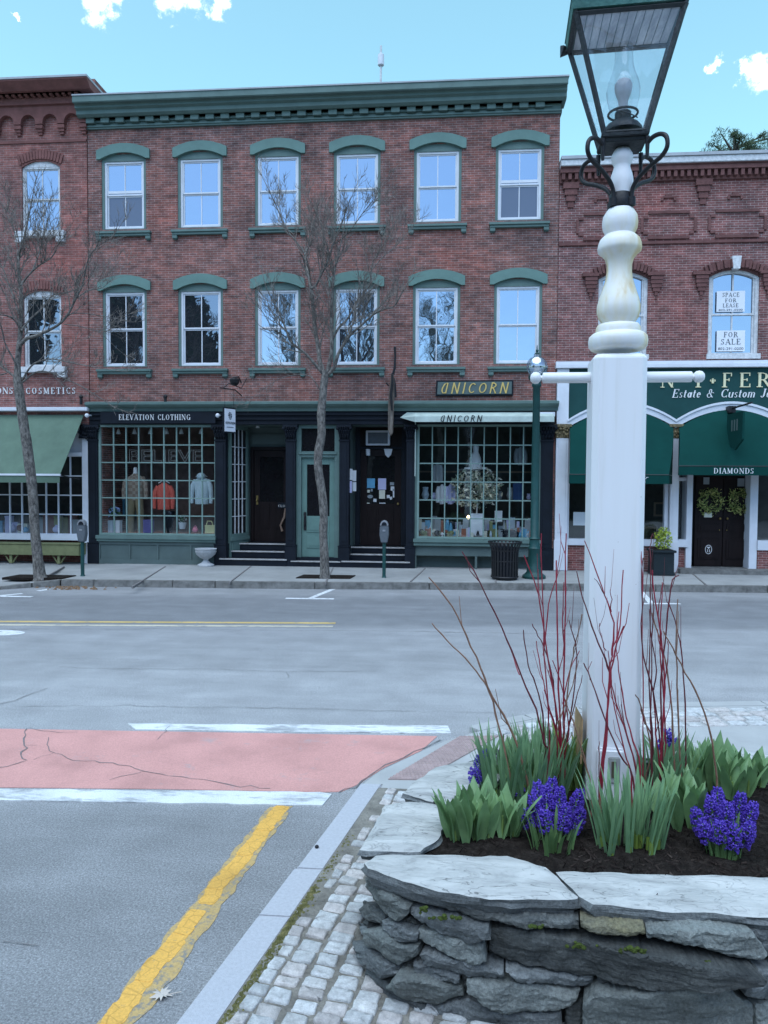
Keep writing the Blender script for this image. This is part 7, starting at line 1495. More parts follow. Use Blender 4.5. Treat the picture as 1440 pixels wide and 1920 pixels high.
STN = [([(92, 150), (150, 182), (240, 245), (236, 265), (205, 292), (180, 290), (140, 245), (98, 205)], .012, B_), ([(58, 215), (100, 245), (152, 287), (150, 312), (110, 302), (66, 270)], .0, D_), ([(153, 290), (200, 298), (268, 330), (262, 360), (208, 366), (153, 322)], .02, G_),
 ([(103, 322), (150, 316), (215, 367), (268, 373), (266, 402), (207, 437), (150, 402), (108, 372)], .022, B_), ([(38, 335), (75, 358), (130, 402), (198, 440), (206, 470), (160, 482), (78, 424), (50, 382)], .03, G_), ([(56, 285), (102, 328), (102, 356), (56, 322)], .01, G_),
 ([(72, 450), (130, 468), (225, 535), (302, 590), (310, 612), (262, 594), (158, 545), (78, 492)], .015, G_), ([(175, 512), (213, 455), (300, 470), (412, 520), (414, 546), (312, 580), (250, 562)], .03, B_), ([(95, 535), (180, 548), (335, 622), (345, 700), (140, 700), (105, 605)], .02, G_), ([(52, 398), (84, 428), (102, 450), (80, 474), (56, 442)], .0, D_), ([(60, 480), (90, 500), (105, 530), (95, 600), (110, 690), (85, 690), (62, 560)], -.01, O_),
 ([(250, 428), (300, 438), (402, 470), (402, 492), (310, 502), (253, 462)], .01, G_), ([(228, 250), (330, 262), (500, 300), (508, 330), (440, 362), (350, 337), (240, 282)], .02, G_), ([(262, 325), (310, 330), (482, 365), (492, 417), (450, 427), (330, 387), (264, 356)], .012, B_),
 ([(278, 393), (400, 413), (548, 450), (552, 475), (520, 496), (410, 472), (288, 432)], .02, G_), ([(428, 480), (560, 492), (690, 508), (806, 522), (792, 556), (720, 592), (560, 592), (480, 562), (430, 512)], .025, B_), ([(555, 450), (700, 460), (850, 480), (847, 520), (690, 504), (600, 488)], .01, G_),
 ([(500, 330), (560, 324), (800, 345), (1000, 372), (1360, 422), (1352, 446), (1240, 482), (1010, 496), (760, 462), (560, 442), (498, 410)], .035, D_), ([(300, 226), (520, 268), (800, 288), (802, 320), (640, 312), (480, 292)], .015, D_), ([(805, 280), (1020, 315), (1026, 337), (900, 337), (808, 306)], .02, O_), ([(1028, 325), (1200, 313), (1372, 320), (1416, 390), (1412, 417), (1330, 412), (1200, 372), (1030, 348)], .02, B_),
 ([(815, 532), (860, 497), (1000, 506), (1240, 491), (1290, 490), (1322, 540), (1390, 582), (1402, 622), (1370, 720), (815, 720)], .02, B_), ([(1345, 482), (1380, 435), (1440, 440), (1540, 450), (1540, 556), (1430, 562), (1345, 532)], .02, G_), ([(1382, 330), (1440, 328), (1600, 340), (1600, 440), (1430, 424), (1402, 372)], .0, G_), ([(305, 585), (420, 562), (560, 602), (742, 602), (748, 720), (330, 720)], .0, G_), ([(858, 475), (982, 492), (975, 503), (868, 500)], .0, D_), ([(758, 604), (815, 565), (812, 720), (758, 720)], -.02, D_), ([(1392, 582), (1440, 567), (1560, 572), (1560, 720), (1385, 720)], .01, B_),
 ([(1330, 455), (1366, 440), (1345, 478), (1340, 530), (1325, 535)], -.03, D_), ([(205, 300), (225, 290), (268, 325), (262, 332)], -.02, D_), ([(205, 440), (265, 405), (280, 395), (285, 430), (248, 430), (212, 452)], -.025, D_), ([(400, 490), (428, 480), (432, 560), (415, 548)], -.03, D_), ([(35, 250), (58, 262), (100, 305), (100, 322), (56, 285)], .005, D_)]
for i, (pp, o_, mt) in enumerate(STN): stone(zp(pp), o_, mt, 100+i)
# the rest of the ring, out of the frame
def ring_stone(a0, a1, z0, z1, mat, seed):
    rs = random.Random(seed); m = MB(); rows = []
    for (kk, zz) in ((.86, z0), (1.005, z0+.006), (1.02+rs.uniform(0, .02), z0+(z1-z0)*.35), (1.02+rs.uniform(0, .02), z0+(z1-z0)*.7), (1.0, z1-.006), (.86, z1)):
        rows.append([(*sup(a0+(a1-a0)*j/6, kk*rs.uniform(.993, 1.007)), zz) for j in range(7)])
    m.add([p for r in rows for p in r], [(i*7+j, i*7+j+1, (i+1)*7+j+1, (i+1)*7+j) for i in range(5) for j in range(6)]+[tuple(i*7 for i in range(6))[::-1], tuple(i*7+6 for i in range(6))]); m.build('stone', mat, pw_, bevel=.004)
rs = random.Random(41); zz = zc
for hgt in (.13, .11, .12, .12):
    a = R(-52)+rs.uniform(0, .1)
    while a < R(150):
        da = rs.uniform(.14, .3); ring_stone(a+.006, a+da-.006, zz+.004, zz+hgt-.004, rs.choice([G_, B_, D_]), rs.randint(0, 9999)); a += da
    zz += hgt
m = MB(); m.prismz([sup(2*math.pi*k/48, .94) for k in range(48)], zc-.02, .485); m.build('wall_core', M_CORE, pw_)
# cap slabs
def cap(poly, seed, thick=.065, mat=None, top=ZT):
    rs = random.Random(seed); P = refine([Vector(p) for p in poly], .035, .005, rs); vs, fs, _ = fillpoly(P, .03, rs); sd = Vector((rs.uniform(0, 50),)*3); V = []
    for v in vs:
        d = pdist(v, P); q = Vector((v.x, v.y, 0)); ch = noise.noise(q*9+sd); st_ = math.floor((noise.noise(Vector((v.x*5, v.y*9, 0))+sd*1.7)+.6)*5)/5
        V.append(Vector((v.x, v.y, top-.010*math.exp(-d/.012)+.004*ch+.007*st_-.004)))
    m = MB(); m.add(V, fs); edges = {(f[i], f[(i+1) % len(f)]) for f in fs for i in range(len(f))}; nxt = {a: b for a, b in edges if (b, a) not in edges}
    a = next(iter(nxt)); loop = [a]
    while nxt[loop[-1]] != a and len(loop) < 4000: loop.append(nxt[loop[-1]])
    cen = sum((Vector((V[i].x, V[i].y)) for i in loop), Vector((0, 0)))/len(loop); prev = loop; K = 5
    for r in range(1, K+1):
        cur = []
        for t_, i in enumerate(loop):
            p = Vector((V[i].x, V[i].y)); dirn = (p-cen).normalized(); j = noise.noise(Vector((p.x*14, p.y*14, r*3.1))+sd)*.016 + (.012 if r in (2,) else 0) - .018*(r/K)**2; z = V[i].z-thick*r/K+noise.noise(Vector((p.x*9, p.y*9, 7))+sd)*.006
            cur.append(len(m.v)); m.v.append((p.x+dirn.x*j, p.y+dirn.y*j, z))
        L_ = len(loop)
        for t_ in range(L_): m.f.append((prev[(t_+1) % L_], prev[t_], cur[t_], cur[(t_+1) % L_])); m.m.append(1)
        prev = cur
    m.f.append(tuple(prev)); m.m.append(1)
    o = m.build('cap_slab', [mat or M_CAP, M_SLATE], pw_); bm = bmesh.new(); bm.from_mesh(o.data); bmesh.ops.recalc_face_normals(bm, faces=bm.faces); bm.to_mesh(o.data); bm.free()
    o.data.polygons.foreach_set('use_smooth', [True]*len(o.data.polygons)); o.data.set_sharp_from_angle(angle=R(35)); return o
def gp2(pts, z=ZT): return [tuple(gnd(a, b, z)[:2]) for a, b in pts]
cap(gp2([(683, 1613), (705, 1600), (780, 1598), (870, 1599), (951, 1600), (973, 1606), (1023, 1624), (1054, 1649), (1084, 1674), (1083, 1679), (1029, 1681), (918, 1681), (823, 1668), (755, 1648), (722, 1635), (690, 1624)]), 1, .072)
cap(gp2([(1042, 1630), (1200, 1634), (1440, 1641)])+[(1.6, 3.02), (1.62, 2.72)]+gp2([(1440, 1714), (1300, 1706), (1112, 1691), (1086, 1675), (1060, 1650)]), 2, .06, M_CAP)
cap(gp2([(674, 1590), (722, 1506), (757, 1500), (834, 1507), (842, 1528), (822, 1569), (788, 1594), (730, 1592)]), 3, .05)
cap(gp2([(755, 1483), (772, 1466), (817, 1434), (893, 1424), (960, 1428), (930, 1465), (838, 1505), (800, 1497)]), 4, .05)
def arc_cap(a0, a1, seed, k0=.70, k1=1.035):
    n = 7; cap([sup(a0+(a1-a0)*i/n, k1) for i in range(n+1)]+[sup(a1-(a1-a0)*i/n, k0) for i in range(n+1)], seed, .055)
for i, (a, b) in enumerate(((-30, -2), (-1, 24), (25, 52), (53, 84), (85, 108), (109, 131))): arc_cap(R(a), R(b), 10+i)
# soil and mulch
rs = random.Random(2); m = MB(); rings = 14; ns_ = 56; vs = []
def soil_z(x, y): return .515+.025*noise.noise(Vector((x*6, y*6, 0)))+.02*noise.noise(Vector((x*22, y*22, 3)))
for i in range(rings+1):
    for j in range(ns_):
        x, y = sup(2*math.pi*j/ns_, .9*i/rings+.001); vs.append((x, y, soil_z(x, y)-.02*(i == rings)))
m.add(vs, [(i*ns_+j, (i+1)*ns_+j, (i+1)*ns_+(j+1) % ns_, i*ns_+(j+1) % ns_) for i in range(rings) for j in range(ns_)]); m.build('soil', M_SOIL, pw_, smooth=True, auto=R(80))
M_MULCH = M('bark_mulch', (.022, .016, .014), .95, .7, 12, col2=(.085, .066, .056), spec=.1); m = MB()
for _ in range(2600):
    k = .86*math.sqrt(rs.random()); x, y = sup(rs.uniform(0, 6.283), k); p = Vector((x, y, soil_z(x, y)+.006)); a = (rvec(rs)+Vector((0, 0, .2))).normalized()*rs.uniform(.006, .022); b = a.orthogonal().normalized()*rs.uniform(.002, .005); c_ = a.cross(b).normalized()*.002
    m.add([p-a-b, p+a-b*.6, p+a+b*.5, p-a+b, p-a+c_, p+a+c_], [(0, 1, 2, 3), (0, 1, 5, 4), (3, 2, 5, 4)])
struct(m.build('mulch', M_MULCH), 'stuff')
# moss cushions on the wall
m = MB(); rs = random.Random(9)
for (cx, cy, w_, h_, n) in ((800, 355, 48, 14, 26), (985, 368, 70, 14, 24), (1210, 408, 26, 8, 8), (295, 238, 22, 16, 12), (340, 264, 60, 8, 16), (655, 288, 40, 7, 10), (1065, 412, 20, 6, 5)):
    for _ in range(n):
        p = wallhit(640+(cx+rs.gauss(0, w_*.4))/1.8, 1560+(cy+rs.gauss(0, h_*.4))/1.8); nn = wnormal(p); c = p+nn*.055; r = rs.uniform(.005, .011); m.ball((c.x, c.y, c.z), r, 7, 5, .7)
mo = m.build('moss', M('wall_moss', (.07, .10, .018), .95, .5, 60, 1, 200), pw_, smooth=True); mo['kind'] = 'stuff'

# ================================================================ the white lamp post
def post_paint():
    m, ns, ls, p = newmat('post_white_paint'); t = nd(ns, 'ShaderNodeTexCoord'); mp = nd(ns, 'ShaderNodeMapping'); mp.inputs['Scale'].default_value = (22, 22, 1.1); ls.new(t.outputs['Object'], mp.inputs[0])
    a = nd(ns, 'ShaderNodeTexNoise'); a.inputs['Scale'].default_value = 1; a.inputs['Detail'].default_value = 6; ls.new(mp.outputs[0], a.inputs['Vector']); r = ramp(ns, [(.22, (.68, .675, .66)), (.4, (.745, .75, .765)), (.7, (.76, .77, .79))]); ls.new(a.outputs['Fac'], r.inputs[0])
    b = nd(ns, 'ShaderNodeTexNoise'); b.inputs['Scale'].default_value = 26; b.inputs['Detail'].default_value = 3; ls.new(t.outputs['Object'], b.inputs['Vector']); q = ramp(ns, [(.24, (.6, .55, .5)), (.26, (1, 1, 1))]); ls.new(b.outputs['Fac'], q.inputs[0])
    x = nd(ns, 'ShaderNodeMix', data_type='RGBA', blend_type='MULTIPLY'); x.inputs[0].default_value = .8; ls.new(r.outputs[0], x.inputs[6]); ls.new(q.outputs[0], x.inputs[7]); ls.new(x.outputs[2], p.inputs['Base Color']); p.inputs['Roughness'].default_value = .5; p.inputs['Specular IOR Level'].default_value = .3
    bm = nd(ns, 'ShaderNodeBump'); bm.inputs['Strength'].default_value = .07; bm.inputs['Distance'].default_value = .01; ls.new(a.outputs['Fac'], bm.inputs['Height']); ls.new(bm.outputs[0], p.inputs['Normal']); return m
M_POSTW = post_paint()
def aged():
    m, ns, ls, p = newmat('aged_cream_paint'); t = nd(ns, 'ShaderNodeTexCoord'); mp = nd(ns, 'ShaderNodeMapping'); mp.inputs['Scale'].default_value = (9, 9, 1.6); ls.new(t.outputs['Object'], mp.inputs[0])
    a = nd(ns, 'ShaderNodeTexNoise'); a.inputs['Scale'].default_value = 1; a.inputs['Detail'].default_value = 5; ls.new(mp.outputs[0], a.inputs['Vector']); r = ramp(ns, [(.38, (.64, .50, .28)), (.46, (.74, .70, .58)), (.58, (.76, .76, .76))]); ls.new(a.outputs['Fac'], r.inputs[0]); ls.new(r.outputs[0], p.inputs['Base Color']); p.inputs['Roughness'].default_value = .45; return m
M_AGED = aged()
YC = 3.815; PX0 = fac(1157, 640, YC).x; ROT = R(-3)
lp = thing('lamp_post', (PX0, YC, .5), 'tall white turned lamp post with a square lantern rising from the stone planter', 'lamp post')
cz = lambda py: fac(1160, py, YC).z
k1 = fac(1161, 500, YC).x-fac(1160, 500, YC).x
zpt = fac(1157, 661, 3.68).z; hw = .127; ch = .026
m = MB(); i0 = 0; oc = [(-hw+ch, -hw), (hw-ch, -hw), (hw, -hw+ch), (hw, hw-ch), (hw-ch, hw), (-hw+ch, hw), (-hw, hw-ch), (-hw, -hw+ch)]
vs = [(PX0+x, YC+y, z) for z in (.44, zpt-.02) for x, y in oc]+[(PX0+x*.88, YC+y*.88, zpt) for x, y in oc]
m.add(vs, [(8*i+j, 8*i+(j+1) % 8, 8*i+8+(j+1) % 8, 8*i+8+j) for i in range(2) for j in range(8)]+[tuple(range(7, -1, -1)), tuple(range(16, 24))]); m.rot(0, ROT, PX0, YC); m.build('shaft', M_POSTW, lp, bevel=.003)
prof_ = [(658, 38), (656, 50), (650, 54.5), (640, 55.5), (632, 54), (626.5, 48), (625.5, 42), (622, 42), (615, 41.5), (609.5, 38), (608, 30), (605, 31), (597, 37), (586, 40.5), (575, 40.5), (562, 37.5), (545, 31.5), (525, 25.5), (510, 23.4), (497, 23.4), (486, 26.5), (478, 33), (472, 40), (466, 41), (458, 40), (450, 37), (444, 31), (441, 27.5), (438, 28), (430, 32), (418, 33.3), (406, 31.5), (397, 26), (393, 23)]
m = MB(); m.lathe([(r*k1, cz(y)) for y, r in prof_], (PX0+.004, YC, 0), 40); m.build('turned_shaft', M_AGED, lp, smooth=True, auto=R(50))
XC = PX0+.008
m = MB(); m.lathe([(r*k1, cz(y)) for y, r in [(366, 18), (358, 19), (348, 21), (338, 21.3), (328, 19.5), (318, 16), (313, 15), (310, 15.5), (304, 19), (297, 20.3), (290, 19), (284, 15.5), (280, 13)]], (XC, YC, 0), 36); m.build('finial', M_POSTW, lp, smooth=True, auto=R(60))
m = MB(); m.lathe([(r*k1, cz(y)) for y, r in [(394, 23), (392.5, 23.8), (366, 20.5), (364.5, 19.5)]], (XC-.004, YC, 0), 32); m.build('collar', M_IRON, lp, smooth=True); m = MB(); m.lathe([(r*k1, cz(y)) for y, r in [(281, 10), (270, 10.5), (262, 9.5)]], (XC, YC, 0), 20); m.build('socket', M('brown_socket', (.12, .09, .06), .7), lp, smooth=True)
# ladder rest
zl_ = fac(1157, 707.5, YC).z; m = MB(); L_ = fac(1300, 707, YC).x-fac(1157, 707, YC).x; rr_ = 10.3*k1
def hprof(m, pr, z):
    n = 18; vs = [(PX0+x, YC+r*math.cos(2*math.pi*j/n), z+r*math.sin(2*math.pi*j/n)) for x, r in pr for j in range(n)]; k = len(pr); m.add(vs, [(i*n+j, i*n+(j+1) % n, (i+1)*n+(j+1) % n, (i+1)*n+j) for i in range(k-1) for j in range(n)]+[tuple(range(n-1, -1, -1)), tuple((k-1)*n+j for j in range(n))])
e_ = [(L_-.012, rr_), (L_-.008, rr_*.96), (L_-.004, rr_*.45), (L_+.002, rr_*.45), (L_+.006, rr_*.7), (L_+.014, rr_*1.02), (L_+.028, rr_*1.12), (L_+.042, rr_*1.0), (L_+.052, rr_*.6), (L_+.055, .001)]
hprof(m, [(-x, r) for x, r in e_[::-1]]+e_, zl_); m.rot(0, ROT*.3, PX0, YC); m.build('ladder_bar', M_POSTW, lp, smooth=True, auto=R(50))
# socket cover low on the shaft
yq = YC-hw; m = MB(); a, b = fac(1121, 1470, yq), fac(1173, 1402, yq); m.box(a.x, b.x, yq-.03, yq+.004, .5, b.z); a2, b2 = fac(1143, 1468, yq-.03), fac(1166, 1420, yq-.03); m.rot(0, ROT, PX0, YC); ocv = m.build('outlet_cover', M_POSTW, lp, bevel=.012)
m = MB(); m.box(a2.x, b2.x, yq-.038, yq-.028, a2.z, b2.z); m.rot(0, ROT, PX0, YC); m.build('outlet_flap', M('grey_plastic', (.35, .36, .35), .5), ocv, bevel=.004); m = MB(); m.box(a2.x+.015, b2.x-.02, yq-.042, yq-.036, a2.z+.03, b2.z-.02); m.rot(0, ROT, PX0, YC); m.build('outlet', M('brown_plastic', (.10, .085, .06), .6), ocv)
m = MB(); a, b = fac(1090, 1398, yq), fac(1095, 1345, yq); m.prism([(a.x, a.z-.1), (b.x-.004, a.z-.1), (b.x, b.z-.02), (b.x-.008, b.z), (a.x+.006, b.z-.01), (a.x, a.z)], yq+.02, yq+.22); m.build('bare_wood', M('bare_wood', (.42, .27, .14), .8, .3, 14), lp, bevel=.004)
# lantern
M_LMETAL = M('lantern_metal', (.042, .048, .052), .55, .35, 14, .3, 60, metal=.3); M_VERD = M('verdigris', (.06, .17, .15), .7, .4, 9, .3, 60, col2=(.14, .26, .23)); M_REFL = M('reflector_slats', (.42, .43, .45), .6, .45, 5, stretch=(4, 1, .3), col2=(.7, .7, .7))
M_LGL = glass('lantern_glass', .05, (.9, .95, 1), None, .01); M_LGL.node_tree.nodes['Transparent BSDF'].inputs[0].default_value = (.92, .94, .97, 1)
_n, _l = M_LGL.node_tree.nodes, M_LGL.node_tree.links; _t = _n.new('ShaderNodeBsdfTranslucent'); _t.inputs[0].default_value = (.8, .8, .8, 1); _x = _n.new('ShaderNodeMixShader'); _x.inputs[0].default_value = .13; _s = _n['Material Output'].inputs[0].links[0].from_socket; _l.new(_s, _x.inputs[1]); _l.new(_t.outputs[0], _x.inputs[2]); _l.new(_x.outputs[0], _n['Material Output'].inputs[0])
ln = thing('lantern', (XC, YC, cz(262)), 'square glass lantern with dark frame and green copper roof on top of the white post', 'lantern')
at, bt, ab, bb = .247, .165, .096, .088; zT = fac(1160, 12, YC-bt).z; zB = fac(1170, 251, YC-bb).z; zB0 = zB-.03; LR = R(-4)
CT = [(-at, -bt), (at, -bt), (at, bt), (-at, bt)]; CB = [(-ab, -bb), (ab, -bb), (ab, bb), (-ab, bb)]
def LP(x, y, z): c, s_ = math.cos(LR), math.sin(LR); return Vector((XC+c*x-s_*y, YC+s_*x+c*y, z))
def tray(m, r0, r1, z0, z1):
    q = [LP(x*r0[0], y*r0[1], z0) for x, y in ((-1, -1), (1, -1), (1, 1), (-1, 1))]+[LP(x*r1[0], y*r1[1], z1) for x, y in ((-1, -1), (1, -1), (1, 1), (-1, 1))]; m.add(q, [(3, 2, 1, 0), (4, 5, 6, 7)]+[(i, (i+1) % 4, 4+(i+1) % 4, 4+i) for i in range(4)])
m = MB()
for i in range(4):
    a, b = LP(*CB[i], zB), LP(*CT[i], zT); m.tube([a, b], .0135, 4)
    j = (i+1) % 4; m.tube([LP(*CT[i], zT-.012), LP(*CT[j], zT-.012)], .013, 4); m.tube([LP(*CB[i], zB+.01), LP(*CB[j], zB+.01)], .012, 4)
m.tube([LP(-at-.005, bt, zT), LP(-at-.04, bt, zT-.02), LP(-at-.03, bt, zT+.02)], [.015, .012, .02], 6); m.build('frame', M_LMETAL, ln)
m = MB(); tray(m, (ab+.012, bb+.012), (ab+.016, bb+.016), zB-.012, zB+.006); tray(m, (ab*.93, bb*.93), (ab, bb), zB0, zB-.0125); m.build('base_box', M_LMETAL, ln, bevel=.003)
for i in range(4):
    j = (i+1) % 4; k = .93; m = MB(); m.quad(LP(CB[i][0]*k, CB[i][1]*k, zB+.012), LP(CB[j][0]*k, CB[j][1]*k, zB+.012), LP(CT[j][0]*.965, CT[j][1]*.965, zT-.02), LP(CT[i][0]*.965, CT[i][1]*.965, zT-.02)); m.build('pane', M_LGL, ln)
m = MB(); tray(m, (at+.014, bt+.014), (at+.02, bt+.02), zT+.003, zT+.05); tray(m, (at+.024, bt+.024), (at*.5, bt*.6), zT+.0505, zT+.2); tray(m, (at*.42, bt*.5), (at*.36, bt*.44), zT+.2005, zT+.3); tray(m, (at*.5, bt*.6), (.03, .03), zT+.3005, zT+.36); m.ball(LP(0, 0, zT+.39), .035, 12, 8); m.build('roof', M_VERD, ln)
m = MB()
for k in range(12): x0, x1 = -at*.93+at*1.86*k/12, -at*.93+at*1.86*(k+1)/12; q = [LP(x, y, z) for z in (zT-.006, zT-.001) for x, y in ((x0+.002, -bt*.93), (x1-.002, -bt*.93), (x1-.002, bt*.93), (x0+.002, bt*.93))]; m.add(q, [(3, 2, 1, 0), (4, 5, 6, 7)]+[(i, (i+1) % 4, 4+(i+1) % 4, 4+i) for i in range(4)])
m.build('reflector', M_REFL, ln)
M_CHIM = glass('chimney_glass', .06, (.8, .82, .85), None, .01, .75); M_CHIM.node_tree.nodes['Transparent BSDF'].inputs[0].default_value = (.93, .94, .95, 1); M_FROST = M('frosted_bulb', (.55, .57, .58), .35, .05)
m = MB(); m.lathe([(r*k1*.97, cz(y)) for y, r in [(213, 24), (200, 27), (185, 31), (171, 32), (155, 29), (140, 23), (125, 18.5), (105, 17), (86, 16.5)]], (XC, YC, 0), 28); ch_ = m.build('chimney', M_CHIM, ln, smooth=True)
m = MB(); m.lathe([(r*k1, cz(y)) for y, r in [(212, 9), (200, 8.5), (190, 9), (180, 13), (170, 16), (160, 16.5), (153, 13), (148, 5)]], (XC, YC, 0), 20); m.build('bulb', M_FROST, ln, smooth=True)
m = MB(); m.lathe([(r*k1, cz(y)) for y, r in [(250, 36), (244, 36), (236, 30), (230, 20), (227, 16), (220, 15), (212, 15)]], (XC, YC, 0), 24); m.build('burner', M_LMETAL, ln, smooth=True)
m = MB(); m.tube([(XC+27*k1*math.cos(.2618*j), YC+27*k1*math.sin(.2618*j), cz(214)) for j in range(25)], .006, 6, False); m.tube([(XC-.06, YC-.06, cz(217)), (XC, YC-.08, cz(225)), (XC+.05, YC-.09, cz(238))], .003, 5); m.build('gallery', M_LMETAL, ln)
# four scrolled iron brackets
br_ = [(.058, cz(384)-.0), (.062, cz(362)), (.09, cz(346)), (.15, cz(331)), (.215, cz(320)), (.245, cz(306)), (.24, cz(288)), (.21, cz(279)), (.17, cz(279)), (.14, cz(286))]
for q in (45, 135, 225, 315):
    an = R(q)+LR; m = MB(); pts = smooth([Vector((XC+r*math.cos(an)*1.04, YC+r*math.sin(an)*.92, z)) for r, z in br_], 4); m.tube(pts, .0108, 8); m.tube([pts[-1]+Vector((0, 0, .03)), pts[-1]-Vector((0, 0, .07))], [.012, .008], 6); m.tube([pts[0]-Vector((0, 0, .02)), pts[0]+Vector((0, 0, .02))], .02, 6); m.build('bracket', M_IRON, lp, smooth=True, auto=R(60))

# ================================================================ flowers in the planter
def leafmat(name, c1, c2, rough=.45):
    m, ns, ls, p = newmat(name); t = nd(ns, 'ShaderNodeTexCoord'); a = nd(ns, 'ShaderNodeTexNoise'); a.inputs['Scale'].default_value = 14; a.inputs['Detail'].default_value = 4; ls.new(t.outputs['Object'], a.inputs['Vector'])
    r = ramp(ns, [(.3, c1), (.7, c2)]); ls.new(a.outputs['Fac'], r.inputs[0]); ls.new(r.outputs[0], p.inputs['Base Color']); p.inputs['Roughness'].default_value = rough
    p.inputs['Subsurface Weight'].default_value = 0.0
    out = ns['Material Output']; tr = nd(ns, 'ShaderNodeBsdfTranslucent'); ls.new(r.outputs[0], tr.inputs['Color']); mx_ = nd(ns, 'ShaderNodeMixShader'); mx_.inputs[0].default_value = .22; ls.new(p.outputs[0], mx_.inputs[1]); ls.new(tr.outputs[0], mx_.inputs[2]); ls.new(mx_.outputs[0], out.inputs[0]); return m
M_TULIP = leafmat('tulip_leaf', (.15, .27, .12), (.23, .38, .17)); M_DAFF = leafmat('daffodil_leaf', (.14, .265, .14), (.21, .36, .18)); M_DAFFB = leafmat('daffodil_base', (.20, .28, .05), (.16, .25, .06)); M_TULIPY = leafmat('fresh_tulip_leaf', (.19, .29, .08), (.25, .36, .11))
M_HYA = leafmat('hyacinth_petal', (.085, .04, .40), (.16, .085, .60), .6); M_HYAL = leafmat('hyacinth_leaf', (.10, .19, .075), (.16, .27, .10))
def leaf(m, base, az, lean, L, w_, curl, rs, fold=.35, wave=0.0, n=7, shape=0):
    """blade with a channel down the middle; lean at the foot, curl outwards to the tip"""
    o = Vector((math.cos(az), math.sin(az), 0)); s_ = Vector((-o.y, o.x, 0)); p = Vector(base); a = lean; vs = []
    for i in range(n+1):
        u = i/n; ww = w_*((math.sin(math.pi*min(1, .10+.80*u**1.25))**.85)*(1-u**6) if shape == 0 else (1-.25*u)*(1-u**7)); d = o*math.sin(a)+Vector((0, 0, 1))*math.cos(a); nn = o*math.cos(a)-Vector((0, 0, 1))*math.sin(a)
        wv = wave*math.sin(u*9+az*3)*w_; ww = max(ww, .0006); f_ = fold*(1-.5*u)
        vs += [p-s_*ww-nn*(ww*f_*-1)+nn*wv, p-s_*ww*.5+nn*ww*f_*.3, p+Vector((0, 0, 0)), p+s_*ww*.5+nn*ww*f_*.3, p+s_*ww+nn*ww*f_-nn*wv]
        p = p+d*(L/n); a += curl/n*(.3+1.4*u)
    vs2 = [q for q in vs]; m.add(vs2, [(i*5+j, i*5+j+1, (i+1)*5+j+1, (i+1)*5+j) for i in range(n) for j in range(4)])
def soilpt(px, py): p = gnd(px, py, .52); p.z = soil_z(p.x, p.y)-.015; return p
def tulips(px, py, n, rad, H, label, seed, mat=None, wd=.032):
    b = soilpt(px, py); t = thing('tulip_clump', b, label, 'tulips', 'tulip leaf clumps in the planter'); rs = random.Random(seed); m = MB(); st_ = MB()
    for k in range(n):
        r = rad*math.sqrt(rs.random()); an = rs.uniform(0, 6.283); c = b+Vector((r*math.cos(an)*1.15, r*math.sin(an)*.8, 0)); a0 = rs.uniform(0, 6.283); ht = H*rs.uniform(.82, 1.12); outl = .12+.3*r/rad
        for q in range(rs.choice((3, 3, 4))):
            az = an+rs.gauss(0, .5) if q == 0 else a0+q*2.1+rs.gauss(0, .3); leaf(m, c+Vector((rs.gauss(0, .006), rs.gauss(0, .006), .01*q)), az, rs.uniform(.03, .12)+(outl*.5 if q == 0 else .05), ht*(1.05-.1*q)*rs.uniform(.85, 1.1), wd*rs.uniform(.75, 1.25), rs.uniform(.05, .6)+outl*.8, rs, .6, .12)
        st_.tube([c, c+Vector((rs.gauss(0, .006), rs.gauss(0, .006), ht*.5))], [.007, .005], 6)
    m.build('leaves', mat or M_TULIP, t, smooth=True, auto=R(80)); st_.build('stalks', M_TULIPY, t); return t
def daffs(px, py, n, rad, H, label, seed):
    b = soilpt(px, py); t = thing('daffodil_clump', b, label, 'daffodils', 'daffodil leaf clumps in the planter'); rs = random.Random(seed); m = MB(); lo = MB()
    for k in range(n):
        r = rad*math.sqrt(rs.random()); an = rs.uniform(0, 6.283); c = b+Vector((r*math.cos(an)*1.2, r*math.sin(an)*.7, 0))
        for q in range(4):
            az = an+rs.gauss(0, .9); leaf(m, c+Vector((rs.gauss(0, .008), rs.gauss(0, .008), 0)), az, rs.uniform(.0, .10)+.22*r/rad, H*rs.uniform(.72, 1.1), rs.uniform(.0065, .0105), rs.uniform(.0, .25)+.15*r/rad, rs, .25, 0, 6, 1)
        lo.tube([c-Vector((0, 0, .01)), c+Vector((0, 0, H*.22))], [.012, .009], 7, False)
    m.build('leaves', M_DAFF, t, smooth=True, auto=R(80)); lo.build('sheaths', M_DAFFB, t); return t
